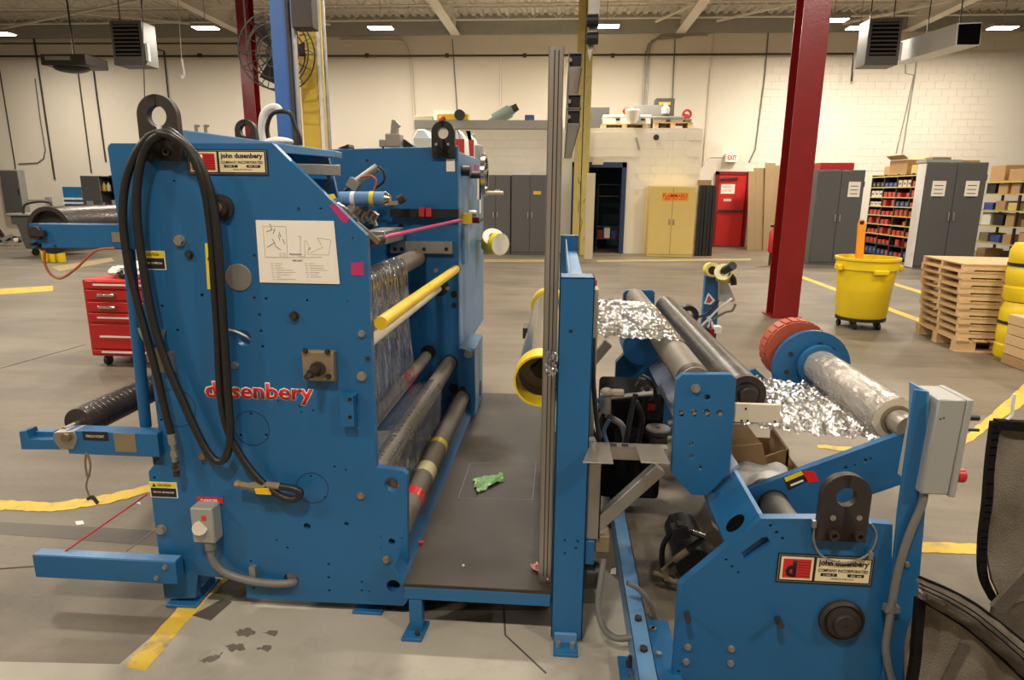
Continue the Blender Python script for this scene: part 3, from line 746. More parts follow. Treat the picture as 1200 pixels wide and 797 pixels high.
# office wall wear: hole and dent
c = at(769, 161, OY); MB().cyl(c, c - Vector((0, .012, 0)), .07).build('vent_hole', 'black', bl)
c = at(747, 168, OY); MB().bar(c + Vector((-.04, -.004, .14)), c + Vector((.05, -.004, -.16)), .06, .012, (0, 1, 0)).build('scrape', 'fascia', bl)
# grey green motor and blue crate at the roof parapet
t = thing('motor', 'grey green motor with a black end on the roof parapet', 'motor', at(590, 138, OY + .3))
a, b = at(579, 141, OY + .3), at(598, 130, OY + .3)
MB().cyl(a, b, .16, n=16).cyl(b, b + (b - a) * .15, .12, n=16).build('motor_body', 'tealmotor', t); MB().cyl(b + (b - a) * .15, b + (b - a) * .45, .10, .09, 12).build('shaft_end', 'black', t)
MB().prism([at(x, y, OY + .6) for x, y in ((571, 141), (579, 136), (590, 126), (593, 141))], (0, .2, 0)).build('mounting_plate', 'tealmotor', t)
X0, X1, Z0, Z1 = rect(615, 134.5, 626, 141, OY + .0)
tag(MB().span((X0, OY, pz1), (X1, OY + .2, Z1)).build('blue_crate', 'bluecrate', bevel=.015), 'small blue crate on the grey roof parapet', 'crate')
t = thing('winch', 'yellow winch with a black knob on the left roof parapet', 'machine', at(530, 145, OY - .02))
X0, X1, Z0, Z1 = rect(512, 139, 549, 148, OY)
MB().span((X0, OY - .02, pz1), (X1, OY + .2, Z1 + .12)).build('winch_frame', 'yellow', t, .02)
c = at(539, 135, OY); MB().cyl(c + Vector((0, -.1, 0)), c + Vector((0, .16, 0)), .13, n=16).build('knob', 'black', t); MB().cyl(c, (c.x, c.y, pz1), .06).build('knob_stem', 'iron', t)
c = at(518, 140, OY); MB().ball(c, .1).build('red_cap', 'orange', t)
X0, X1, Z0, Z1 = rect(508, 129, 531, 138, OY + .4)
tag(MB().span((X0, OY + .45, RZ), (X1, OY + .7, Z1)).build('white_carton', 'white'), 'pale flat box behind the yellow winch', 'box')
X0, X1, Z0, Z1 = rect(486, 136, 507, 148, OY + .05)
t = thing('cream_toolbox', 'cream box with a dark tray left of the yellow winch', 'box', ((X0 + X1) / 2, OY, pz1))
MB().span((X0, OY + .0, pz1), (X1, OY + .22, Z1)).build('box_body', 'cream', t, .01); MB().span((X0 + .06, OY - .03, Z0 + .08), (X1 + .0, OY - .001, Z0 + .14)).build('tray', 'iron', t)

# inside the blue doorway: cart and shelf
t = thing('shelf_cart', 'dark wheeled shelf cart with boxes inside the blue doorway', 'cart', at(716, 297, OY + .9))
cx0, cx1 = at(700, 250, OY + .9).x, at(728, 250, OY + .9).x
for x in (cx0, cx1):
    for y in (0, .45): MB().cyl((x, OY + .9 + y, .08), (x, OY + .9 + y, 1.75), .02, n=8).build('post', 'iron', t)
for z in (.3, .62, 1.42, 1.72): MB().span((cx0, OY + .88, z), (cx1, OY + 1.37, z + .03)).build('shelf', 'redcol' if z < .5 else 'iron', t)
for x in (cx0, cx1): MB().cyl((x - .015, OY + .9, .05), (x + .015, OY + .9, .05), .05, n=12).build('wheel', 'rubber', t)
for k, (dx, w, h, m, lb) in enumerate(((.1, .14, .22, 'redcol', 'small dark red box on the cart inside the doorway'), (.28, .16, .3, 'white', 'pale box on the cart inside the doorway'), (.46, .12, .2, 'bluecrate', 'blue box on the cart inside the doorway'))):
    tag(MB().span((cx0 + dx - w / 2, OY + .92, .33), (cx0 + dx + w / 2, OY + 1.2, .33 + h)).build('small_box', m), lb, 'box')

# cardboard sheets beside the red column
for k, (a, b, top) in enumerate(((880, 888, 200), (886, 900, 196), (899, 911, 190), (909, 921, 193))):
    Y = 18.6 + .05 * (k % 2)
    x0, x1 = at(a, 240, Y).x, at(b, 240, Y).x; z = at(a, top, Y).z
    o = MB().prism([(x0, Y, 0), (x1, Y, 0), (x1, Y + .5, z), (x0, Y + .5, z)], (0, .03, 0)).build('cardboard_sheet', 'oldcard', bevel=.004)
    tag(o, ['narrow leaning cardboard sheet nearest the red door', 'leaning cardboard sheet second from the red door', 'tallest leaning cardboard sheet, third from the red door', 'leaning cardboard sheet half hidden by the red column'][k], 'cardboard')
c = fl(911, 296, 0)
t = thing('fire_extinguisher', 'red fire extinguisher on a stand left behind the tall red column', 'extinguisher', (at(906.5, 280, 14.5).x, 14.5, 0))
x = at(906.5, 280, 14.5).x
MB().lathe((x, 14.5, at(911, 296, 14.5).z), [(.09, 0), (.1, .03), (.1, .42), (.05, .5), (.03, .52)], 16).build('cylinder', 'red', t)
MB().box((x, 14.5, at(911, 296, 14.5).z + .56), (.16, .04, .05)).build('handle', 'black', t)
MB().cyl((x, 14.6, 0), (x, 14.6, at(911, 290, 14.5).z), .03, n=8).build('stand_post', 'iron', t)

# charcoal cabinets on the right
cabinet(954, 1009, 199, 14.9, .9, 'cabgrey', 'charcoal two door cabinet with one white notice, right of the red column', paper=((994, 213, 1008, 231),))
cabinet(1079, 1150, 190, 14.4, .38, 'cabgrey', 'charcoal two door cabinet with two white notices, behind the pallets', paper=((1092, 212, 1108, 230), (1131, 212, 1147, 230)), side='white')
Y = 15.1
x0, x1, z0, z1 = rect(962, 187, 1002, 194, Y); zt = at(980, 199, 14.9).z
tag(MB().span((x0, Y, zt), (x1, Y + .5, zt + .16)).build('red_toolcase', 'red', bevel=.015), 'long red tool case on top of the cabinet beside the red column', 'case')
zt2 = at(1114, 190, 14.4).z
x0, x1, _, _ = rect(1086, 184, 1128, 190, 14.6)
tag(MB().span((x0, 14.6, zt2), (x1, 15.0, zt2 + .06)).build('metal_sheet', 'silverbox'), 'flat grey panel lying on the two notice cabinet', 'panel')
tag(MB().span((x0 + .15, 14.65, zt2 + .06), (x1 - .2, 14.95, zt2 + .11)).build('hardboard_sheet', 'castblock'), 'brown flat panel lying on the grey one above the two notice cabinet', 'panel')
x0 = at(1128, 186, 14.6).x; x1 = at(1149, 186, 14.6).x
tag(MB().span((x0, 14.6, zt2), (x1, 14.9, zt2 + .05)).build('cardboard_sheet', 'cardboard'), 'cardboard sheet on the right half of the two notice cabinet', 'cardboard')

# parts shelving seen along the right: a bay facing the aisle, bins one by one
SX = 8.0
sy0, sy1 = 17.9, 15.3
t = thing('parts_shelving', 'olive steel parts shelving packed with red bins behind the yellow bin', 'shelf', (SX + .2, (sy0 + sy1) / 2, 0))
ncol = 4; ztop = 2.02
for k in range(ncol + 1):
    y = sy0 + (sy1 - sy0) * k / ncol
    MB().span((SX - .0, y - .02, 0), (SX + .03, y + .02, ztop)).build('upright', 'iron', t)
    MB().span((SX + .03, y - .008, 0), (SX + .44, y + .008, ztop)).build('divider', 'iron', t)
levels = [.08, .34, .58, .82, 1.04, 1.26, 1.48, 1.72, 1.98]
for z in levels:
    MB().span((SX - .015, sy1, z - .025), (SX + .44, sy0, z)).build('shelf_board', 'yellowold' if z > .5 else 'iron', t)
MB().span((SX + .44, sy1, 0), (SX + .45, sy0, 2.0)).build('back_panel', 'iron', t)
bins = {}
def shelfbin(m, y, z, w, h, label, grp):
    if (m, w, h) not in bins:
        r = thing('parts_bin', label, 'bin', (SX + .02, y, z), grp)
        MB().span((SX + .02, y - w / 2, z), (SX + .34, y + w / 2, z + h)).build('bin_body', m, r)
        MB().span((SX + .014, y - w * .3, z + h * .3), (SX + .02, y + w * .3, z + h * .65)).build('label_holder', 'castblock', r)
        bins[(m, w, h)] = r; return r
    return dup(bins[(m, w, h)], (SX + .02, y, z), None, label, grp)
rnd = random.Random(3)
cw = (sy0 - sy1) / ncol
rown = ['bottom', 'second', 'third', 'fourth', 'fifth', 'sixth', 'seventh', 'top']
coln = ['left', 'second', 'third', 'right']
for k in range(ncol):
    for r in range(8):
        n = 3
        for j in range(n):
            y = sy0 - cw * k - cw * (j + .5) / n
            q = rnd.random()
            m = 'redplastic'
            if r in (0,) or (k == 2 and r in (5,)): m = 'bluecrate' if q < .6 else 'redplastic'
            if r == 7 and k < 3: m = ['black', 'bluecrate', 'cream'][k]
            if k == 0 and r in (5, 6): m = 'white'
            if q > .88 and r: continue
            shelfbin(m, y, levels[r] + .002, .155, [.15, .12, .10][(k + r) % 3], 'small %s parts bin in the %s row of the %s shelving column' % ({'redplastic': 'red', 'bluecrate': 'blue', 'black': 'black', 'cream': 'cream', 'white': 'white'}[m], rown[r], coln[k]) + ', ' + ['left', 'middle', 'right'][j] + ' of three', 'parts bins on the steel shelving')
def carton(c, size, rz, label, m='cardboard', flaps=False, name='carton', cat='box'):
    t = thing(name, label, cat, c)
    R = Matrix.Rotation(rz, 3, 'Z'); c = Vector(c)
    MB().box(c + Vector((0, 0, size[2] / 2)), size, R).build('box_body', m, t, .004)
    MB().box(c + Vector((0, 0, size[2] + .001)), (size[0] * .96, .05, .003), R).build('packing_tape', 'cream', t)
    if flaps:
        for s in (-1, 1):
            MB().box(c + R @ Vector((s * size[0] * .62, 0, size[2] + .06)), (size[0] * .4, size[1], .006), R @ Matrix.Rotation(-s * .6, 3, 'Y')).build('flap', m, t)
    return t
carton((SX + .22, 16.7, 2.0), (.42, .7, .34), .1, 'open topped brown carton on top of the red bin shelving', flaps=True)
carton((SX + .2, 17.25, 2.0), (.3, .3, .22), .3, 'smaller brown carton left of the open carton on the shelving')
carton((SX + .2, 16.0, 2.0), (.3, .25, .2), 0, 'yellow brown carton right of the open carton on the shelving', 'yellowold')
carton((SX + .2, 15.55, 2.0), (.3, .3, .24), 0, 'small yellow carton at the right end of the red bin shelving top', 'yellowcab')

# second shelving at the far right
SX2 = 9.75; y0, y1 = 16.3, 13.6
t = thing('box_shelving', 'olive steel shelving with brown cartons at the right edge', 'shelf', (SX2 + .2, (y0 + y1) / 2, 0))
for k in range(3):
    y = y0 + (y1 - y0) * k / 2
    for dx in (0, .5): MB().span((SX2 + dx, y - .025, 0), (SX2 + dx + .04, y + .025, 1.85)).build('upright', 'iron', t)
lv = [.1, .5, .88, 1.22, 1.58, 1.84]
for z in lv: MB().span((SX2 - .015, y1, z - .03), (SX2 + .55, y0, z)).build('shelf_board', 'yellowold', t)
cols = ['cardboard', 'cardboard', 'white', 'yellowcab', 'black', 'castblock', 'cardboard', 'bluecrate']
seen = set()
for k in range(2):
    for r in range(5):
        for j in range(3):
            if (k, r, j) in ((0, 0, 1), (1, 4, 0)): continue
            y = y0 - 1.35 * k - .08 - .42 * (j + .5); m = cols[(k * 3 + r * 5 + j * 2) % 8]; hh = [.24, .2, .28, .16][(k + r + 2 * j) % 4]
            nm = {'cardboard': 'brown', 'white': 'white', 'yellowcab': 'yellow', 'black': 'black', 'castblock': 'tan', 'bluecrate': 'blue'}[m]
            tag(MB().span((SX2 + .05, y - .16, lv[r] + .001), (SX2 + .45, y + .16, lv[r] + hh)).build('stock_box', m, bevel=.006),
                '%s stock box on the %s shelf, %s bay, %s' % (nm, ['bottom', 'second', 'third', 'fourth', 'fifth'][r], ['left', 'right'][k], ['at its left', 'in its middle', 'at its right'][j]), 'box', 'stock boxes on the right edge shelving')
for k, (y, s, m, lb) in enumerate(((15.9, (.4, .5, .36), 'cardboard', 'tall brown carton on top of the right edge shelving'), (15.2, (.4, .6, .26), 'cardboard', 'wide brown carton on top of the right edge shelving'), (14.6, (.4, .4, .2), 'white', 'white carton on top of the right edge shelving'), (14.1, (.4, .4, .3), 'yellowcab', 'yellow carton at the right end on top of the right edge shelving'))):
    carton((SX2 + .27, y, 1.84), s, 0, lb, m)

# yellow wheeled bin
b = fl(1011, 385, 0); bx, by = b.x, b.y + .1
rt = unit(by, 31); zt = at(1014, 301, by).z
t = thing('yellow_bin', 'big round yellow waste bin on a black wheeled dolly', 'bin', (bx, by, 0))
MB().lathe((bx, by, .13), [(rt * .78, 0), (rt * .82, .02), (rt * .93, (zt - .13) * .8), (rt * 1.0, (zt - .13) * .8 + .005), (rt * 1.0, (zt - .13) * .95), (rt * 1.05, (zt - .13) * .96), (rt * 1.05, zt - .13), (rt * .96, zt - .13), (rt * .92, (zt - .13) * .6), (rt * .76, .03)], 36).build('tub', 'yellowplastic', t)
for s in (-1, 1):
    MB().box((bx + s * rt * 1.02, by - .05, zt * .86), (.05, .14, .07)).build('handle', 'yellowplastic', t, .015)
MB().box((bx + .02, by - rt * .99, zt * .82), (.16, .05, .06)).build('handle', 'yellowplastic', t, .015)
MB().cyl((bx, by, .095), (bx, by, .13), rt * .82, n=28).build('dolly', 'black', t)
for k in range(5):
    a = 2 * PI * k / 5 + .3; x, y = bx + rt * .68 * math.cos(a), by + rt * .68 * math.sin(a)
    MB().cyl((x, y, .1), (x, y, .06), .018, n=8).cyl((x - .015, y, .038), (x + .015, y, .038), .038, n=14).build('caster', 'rubber', t)
hx = at(1010, 280, by); 
t = thing('scoop_tool', 'flat orange tool handle sticking up out of the yellow bin', 'tool', (hx.x, by + .05, zt))
A = [at(x, y, by + .05) for x, y in ((1002, 318), (1011, 318), (1015, 262), (1013, 257), (1008, 257), (1006, 262))]
MB().prism(A, (0, .03, 0)).build('blade', 'orangeplastic', t, .006)
MB().prism([at(x, y, by + .045) for x, y in ((1008, 259), (1013, 259), (1012, 263), (1008, 263))], (0, .004, 0)).build('grip_hole', 'black', t)

# pallet stack
def pallet(L, W, H, m1, m2, label, grp):
    t = thing('wooden_pallet', label, 'pallet', (0, 0, 0), grp)
    for k in range(3):
        y = -W / 2 + .03 + (W - .06) * k / 2
        MB().span((-L / 2, y - .025, .014), (L / 2, y + .025, H - .014)).build('stringer', m1, t)
    for k in range(8):
        x = -L / 2 + .05 + (L - .1) * k / 7
        MB().span((x - .05, -W / 2, H - .014), (x + .05, W / 2, H)).build('deck_board', m2, t)
    for k in range(3):
        x = -L / 2 + .05 + (L - .1) * k / 2
        MB().span((x - .05, -W / 2, 0), (x + .05, W / 2, .014)).build('bottom_board', m2, t)
    return t
pc = Vector((4.42, 6.99, 0)); prz = math.radians(-6)
big = thing('wooden_pallet', 'larger bottom pallet carrying the stack of pale pallets', 'pallet', (0, 0, 0), 'pallets in the pale stack')
for k in range(3):
    y = -.42 + .42 * k
    for x in (-.35, 0, .35): MB().span((x - .09, y - .05, .016), (x + .09, y + .05, .105)).build('stringer_block', 'wood', big)
    MB().span((-.44, y - .06, 0), (.44, y + .06, .016)).build('bottom_board', 'woodpale', big)
for k in range(6):
    x = -.38 + .76 * k / 5; MB().span((x - .06, -.48, .105), (x + .06, .48, .122)).build('deck_board', 'wood', big)
big.location = pc; big.rotation_euler = (0, 0, prz)
nst = 10; ph = .0735
ordn = ['lowest', 'second', 'third', 'fourth', 'fifth', 'sixth', 'seventh', 'eighth', 'ninth', 'topmost']
proto = pallet(.84, .90, ph, 'woodpale', 'wood', 'pale pine pallet, lowest of the stack on the larger pallet', 'pallets in the pale stack')
for k in range(nst):
    lb = 'pale pine pallet, %s of the stack on the larger pallet' % ordn[k]
    o = proto if k == 0 else dup(proto, (0, 0, 0), None, lb)
    o.location = (pc.x + random.uniform(-.012, .012) - .004 * k, pc.y + .01 + random.uniform(-.008, .008) + .005 * k, .1225 + ph * k + .0006 * k); o.rotation_euler = (0, 0, prz + random.uniform(-.012, .012))
# timber stack and yellow drums at the right edge
tx = fl(1172, 424.5, 0); ztm = at(1181, 367, tx.y).z
for k in range(5):
    h = ztm / 5
    t = MB().span((tx.x + .006 * (k % 2), tx.y - 1.0, h * k), (tx.x + 1.0, tx.y, h * (k + 1) - .006)).build('timber_board', 'woodpale' if k else 'cardboard', bevel=.005)
    tag(t, '%s wide timber of the short stack at the right edge' % ['brown bottom', 'second', 'middle', 'fourth', 'top'][k], 'timber', 'timbers in the right edge stack')
dY = tx.y + .2; dxl = at(1181, 330, dY).x; ztd = at(1190, 284, dY).z
for k, (nm) in enumerate(('lower', 'upper')):
    hh = ztd / 2; z0 = hh * k + .001
    t = thing('yellow_drum', '%s yellow ribbed canister of the stack behind the timbers at the right edge' % nm, 'canister', (dxl + .17, dY, z0))
    q = [(.15, 0), (.17, .05), (.17, .24), (.155, .27), (.17, .32), (.17, .55), (.155, .6), (.17, .66), (.17, .86), (.14, .985), (.06, .995)]
    MB().lathe((dxl + .17, dY, z0), [(r_, z_ * hh) for r_, z_ in q], 28).build('canister_body', 'yellowplastic', t)
    MB().lathe((dxl + .17, dY, z0 + hh * .60), [(.16, 0), (.173, .003), (.173, .03), (.16, .033)], 28).build('black_strap', 'black', t)

# ---------------------------------------------------------------- left background
Y = WY - .28
x0, x1, z0, z1 = rect(2, 199, 24, 250, Y)
t = thing('wall_panel', 'tall grey electrical panel on the wall at far left', 'panel', ((x0 + x1) / 2, Y, z0))
MB().span((x0, Y + .02, z0), (x1, Y + .26, z1)).build('enclosure', 'greybox', t, .01); MB().span((x0 + .02, Y, z0 + .03), (x1 - .02, Y + .02, z1 - .03)).build('panel_door', 'cabgrey', t, .008)
MB().span((x1 - .08, Y - .02, (z0 + z1) / 2 - .08), (x1 - .04, Y, (z0 + z1) / 2 + .08)).build('latch', 'iron', t)
Y = 18.9
x0, x1, z0, z1 = rect(66, 219, 97, 247, Y)
t = thing('tool_workbench', 'blue workbench cabinet with rows of white parts drawers', 'cabinet', ((x0 + x1) / 2, Y, 0))
MB().span((x0, Y, 0), (x1, Y + .5, .95)).build('bench_body', 'blue', t); MB().span((x0, Y + .3, .95), (x1, Y + .4, z1)).build('back_panel', 'blue', t)
for r in range(2):
    for k in range(7): MB().span((x0 + .06 + k * .085, Y + .16, at(80, 233 + 5 * r, Y).z - .03), (x0 + .125 + k * .085, Y + .3, at(80, 233 + 5 * r, Y).z + .03)).build('parts_drawer', 'white', t)
for k in range(3): MB().span((x1 - .22 + k * .07, Y + .27, at(80, 226, Y).z - .1), (x1 - .19 + k * .07, Y + .3, at(80, 226, Y).z + .1)).build('hung_tool', 'galv', t)
Y = 17.2
x0, x1, z0, z1 = rect(96, 206, 118, 247, Y)
x2 = at(140, 230, Y).x
t = thing('open_cabinet', 'grey cabinet with an open black shelf bay left of the machine', 'cabinet', ((x0 + x2) / 2, Y, 0))
MB().span((x0, Y, 0), (x1, Y + .5, z1)).build('cabinet_side', 'cabgrey', t, .01)
MB().span((x1, Y + .4, 0), (x2, Y + .5, z1 + .02)).span((x2 - .03, Y, 0), (x2, Y + .4, z1)).build('back_panel', 'black', t)
for py in (207, 224, 243): z = at(125, py, Y).z; MB().span((x1, Y, z - .03), (x2 - .03, Y + .4, z)).build('shelf', 'black', t)
for k, (px, m, lb) in enumerate(((119.5, 'yellow', 'yellow bottle on the upper shelf of the open cabinet'), (123, 'yellow', 'second yellow bottle on the upper shelf of the open cabinet'), (128, 'white', 'white bottle on the upper shelf of the open cabinet'))):
    c = at(px, 223.5, Y + .12); z = at(125, 224, Y).z
    o = thing('bottle', lb, 'bottle', (c.x, Y + .12, z)); MB().lathe((c.x, Y + .12, z), [(.045, 0), (.05, .02), (.05, .16), (.02, .2), (.02, .23)], 12).build('bottle_body', m, o); MB().cyl((c.x, Y + .12, z + .23), (c.x, Y + .12, z + .26), .024, n=10).build('cap', 'black', o)
for k, px in enumerate((121, 127)):
    c = at(px, 242, Y + .1); z = at(125, 243, Y).z
    tag(MB().lathe((c.x, Y + .1, z), [(.06, 0), (.07, .01), (.07, .12), (.06, .13)], 12).build('can', 'redcol' if k else 'cream'), ['cream', 'dark red'][k] + ' can on the lower shelf of the open cabinet', 'can')
# grey tilt cart
Y = 14.0
b0, b1 = at(24, 300, Y).x, at(60, 300, Y).x; zt = at(30, 253, Y).z; zb = at(40, 306, Y).z
t = thing('grey_cart', 'grey plastic wheeled cart behind the upper left drum', 'cart', ((b0 + b1) / 2, Y, 0))
p = [(b0 + .15, Y, .16), (b1 + .3, Y, .16), (b1 + .5, Y, zt), (b0 - .1, Y, zt), (b0 - .1, Y, zt - .18), (b0 + .02, Y, zt - .2)]
MB().prism(p, (0, .9, 0)).build('tub', 'cabgrey', t, .02)
MB().span((b0 - .16, Y - .05, zt), (b1 + .55, Y + .95, zt + .05)).build('rim', 'greybox', t, .015)
MB().tube([(b0 + .25, Y - .02, zt + .03), (b0 + .35, Y - .02, zt + .26), (b0 + .9, Y - .02, zt + .30), (b0 + .92, Y - .02, zt + .03)], .025, 8).build('handle', 'iron', t)
for x in (b0 + .3, b1 + .15):
    MB().cyl((x - .03, Y + .1, .08), (x + .03, Y + .1, .08), .08, n=14).build('wheel', 'rubber', t)
Y = 12.8
t = thing('yellow_tote', 'yellow three lobed plastic tote on the floor under the left drum', 'tote', (at(57, 308, Y).x, Y, 0))
for k in range(3):
    x = at(49 + 9 * k, 300, Y).x
    MB().lathe((x, Y + .1, 0), [(.075, 0), (.085, .02), (.08, .40), (.03, .42)], 14).build('lobe', 'yellowplastic', t)
for k, (px, py, lb) in enumerate(((4, 278, 'pile of dark scrap parts on the floor at the left edge'), (16, 279, 'second pile of dark scrap parts right of the first at the left edge'))):
    c = fl(px, py + 6, 0); Y = 16.5; x = at(px, 280, Y).x
    t = thing('scrap_pile', lb, 'scrap', (x, Y, 0))
    for j in range(5):
        q = Vector((x + random.uniform(-.2, .2), Y + random.uniform(-.2, .2), random.uniform(.06, .3)))
        MB().bar(q, q + Vector((random.uniform(-.25, .25), random.uniform(-.2, .2), random.uniform(0, .2))), .09, .07).build('scrap_piece', ['iron', 'white', 'tealmotor', 'iron', 'black'][j], t)
# red tool chest
b = fl(132, 428, 0); Y = 5.15
x0 = at(101, 380, Y).x; x1 = x0 + .78; zt = at(120, 328, Y).z
t = thing('tool_chest', 'red rolling tool chest with drawers behind the left machine', 'tool chest', ((x0 + x1) / 2, Y, 0))
MB().span((x0, Y + .02, .09), (x1, Y + .5, zt)).build('chest_body', 'red', t, .008)
hs = [(329, 339), (340, 352), (354, 366), (367, 378), (380, 409), (410, 422)]
for k, (a, c) in enumerate(hs):
    za, zc = at(120, a, Y).z, at(120, c, Y).z; zc = max(zc, .11)
    d = MB().span((x0 + .03, Y, zc + .003), (x1 - .03, Y + .02, za - .003)).build('drawer', 'red', t, .005)
    if k in (1, 2): MB().span((x0 + .14, Y - .03, (za + zc) / 2 - .012), (x0 + .30, Y, (za + zc) / 2 + .014)).build('handle', 'chrome', d, .008)
    else: MB().span((x0 + .11, Y - .006, (za + zc) / 2 - .006), (x1 - .08, Y, (za + zc) / 2 + .008)).build('trim_strip', 'white', d)
for x in (x0 + .1, x1 - .1):
    for y in (Y + .08, Y + .42): MB().cyl((x - .014, y, .045), (x + .014, y, .045), .045, n=14).cyl((x, y, .045), (x, y, .095), .012, n=8).build('caster', 'rubber', t)
def rag(c, r, label, m, seed):
    rr = random.Random(seed); mb = MB(); mb.ball(c, r, (1.25, 1, .6), 18)
    for v in mb.bm.verts:
        d = v.co - Vector(c); v.co += d * (rr.uniform(-.28, .22))
    return tag(mb.build('shop_rag', m), label, 'cloth', 'rags on the tool chest')
rag((x0 + .24, Y + .2, zt + .045), .085, 'crumpled white rag at the left on the red tool chest', 'cloth', 1)
rag((x0 + .40, Y + .18, zt + .07), .12, 'larger crumpled white rag on the red tool chest', 'cloth', 2)
rag((x0 + .31, Y + .12, zt + .035), .05, 'dark stained rag between the white rags on the tool chest', 'iron', 3)
# ================================================================== LEFT MACHINE (slitter rewinder)
YA, YB, TH = 2.03, 3.65, .03
A = thing('slitter_rewinder', 'tall blue slitting machine with black hoses draped on its front plate', 'machine', (-1.1, 2.6, 0))
def P(px, py, Y=YA): return at(px, py, Y)
outlineA = [(127.2, 170), (130, 168), (319, 168), (430, 276), (435, 400), (441, 548), (472, 552), (477, 557), (478, 704), (473, 710), (380, 706), (289, 701), (288, 681), (232, 674), (229, 701), (193, 702), (174, 553), (190, 533), (186, 505), (173, 400), (160, 292), (143, 291), (126, 174)]
holesA = [(350, 245, 2.2), (376, 245, 2.2), (154, 189, 1.6), (298, 300, 1.8), (414, 279, 1.6), (204, 212, 1.3), (237, 346, 2), (190, 359, 2), (208, 387, 1.8), (285, 396, 10), (298, 349, 1.5), (312, 350, 1.8), (304, 369, 1.8), (306, 388, 1.8), (308, 406, 1.8), (360, 352, 1.5), (408, 353, 1.5), (352, 476, 2.2), (367, 481, 1.2), (294, 485, 1.6), (282, 510, 1.6), (312, 510, 1.8), (189, 492, 1.6), (219, 493, 1.5), (392, 547, 1.5), (405, 551, 1.2), (459, 568, 9.5), (341, 680, 10.5), (461, 687, 9), (360, 617, 4.8), (406, 614, 3), (459, 635, 4.5), (324, 633, 1.5), (337, 642, 1.6), (385, 661, 1.8), (385, 677, 1.8), (386, 692, 1.8), (424, 682, 1.6), (424, 692, 1.6), (433, 693, 1.2), (364, 558, 1.5), (381, 583, 1.6), (294, 658, 1.6), (297, 689, 1.6), (446, 629, 1), (446, 642, 1), (471, 631, 1.1), (252, 455, 1.4), (181, 560, 2), (252, 668, 1.4), (326, 470, 1.2), (353, 483, 1.2)]
plate(outlineA, YA, TH, 'front_plate', 'blue', A, holesA, .004)
outlineB = [(128, 168), (319, 168), (330, 176), (560, 172), (470, 176), (478, 176), (478, 704), (380, 706), (193, 702), (174, 553), (186, 505), (143, 291), (126, 174)]
# far plate: same kind of plate, taller at the right, plus the control cabinet behind it
def PB(px, py): return at(px, py, YB)
fp = [PB(x, y) for x, y in ((393, 175), (537, 171), (538, 408), (556, 412), (557, 470), (553, 560))] + [(at(553, 560, YB).x, YB, .09), (-2.4, YB, .09), (-2.4, YB, at(393, 175, YB).z - .1), (-2.3, YB, at(393, 175, YB).z)]
MB().prism(fp, (0, TH, 0)).build('far_plate', 'blue', A, .004)
for px, py, r in ((532, 345, 4), (532, 358, 3), (515, 336, 11), (513, 333, 5), (502, 413, 9), (531, 455, 6), (430, 188, 1.5), (449, 173, 1.2), (470, 265, 2.6), (542, 456, 4)):
    c = PB(px, py); MB().cyl(c, c - Vector((0, .0025, 0)), unit(YB, r), n=16).build('bored_hole', 'black', A)
for px, py, r in ((511, 317, 2.6), (525, 338, 2.3), (549, 415, 5)):
    c = PB(px, py); MB().cyl(c, c - Vector((0, .008, 0)), unit(YB, r), n=14).build('plug', 'galv', A)
# cross members tying the plates
for (px, py, w, h) in ((165, 240, .10, .16), (250, 560, .14, .14), (430, 650, .06, .10), (210, 660, .10, .08)):
    c = P(px, py); MB().span((c.x - w / 2, YA + TH, c.z - h / 2), (c.x + w / 2, YB, c.z + h / 2)).build('cross_tie', 'blue', A)
# rear wall so the inside is closed towards the left, as a blue guard sheet
c0, c1 = P(250, 185), P(250, 640)
MB().span((c0.x - .01, YA + TH, c1.z), (c0.x + .01, YB, c0.z - .12)).build('inner_guard', 'blue', A)
# feet
for x0, x1, yt, yb, Yf in ((193, 229, 702, 711, YA - .02), (412, 447, 706, 722, YA)):
    X0, X1, Z0, Z1 = rect(x0, yt, x1, yb, Yf)
    MB().span((X0, Yf, .0), (X1, Yf + .18, .012)).span((X0 + .01, Yf + .05, .012), (X1 - .01, Yf + .16, max(Z1, .05))).build('foot', 'blue', A, .003)
    MB().span((X0 - .01, YB - .02, 0), (X1, YB + .14, .1)).build('foot', 'blue', A, .003)
# hood over the top and bar below it
q = [P(207, 151, 2.15), P(394, 177, 2.15), P(394, 185, 2.15), P(207, 169, 2.15)]
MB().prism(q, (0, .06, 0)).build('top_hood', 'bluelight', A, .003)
q = [P(255, 166, 2.2), P(384, 184, 2.2), P(388, 197, 2.2), P(396, 232, 2.2), P(255, 232, 2.2)]
MB().prism(q, (0, .02, 0)).build('hood_face', 'blue', A, .002)
MB().prism([P(325, 191, 2.14), P(397, 193, 2.14), P(397, 206, 2.14), P(330, 204, 2.14)], (0, .02, 0)).build('guard_bar', 'galv', A, .002)
MB().tube([P(384, 204, 2.15), P(386, 213, 2.15), P(378, 224, 2.15), P(370, 227, 2.15)], .006, 8).build('hanging_cable', 'rubber', A)
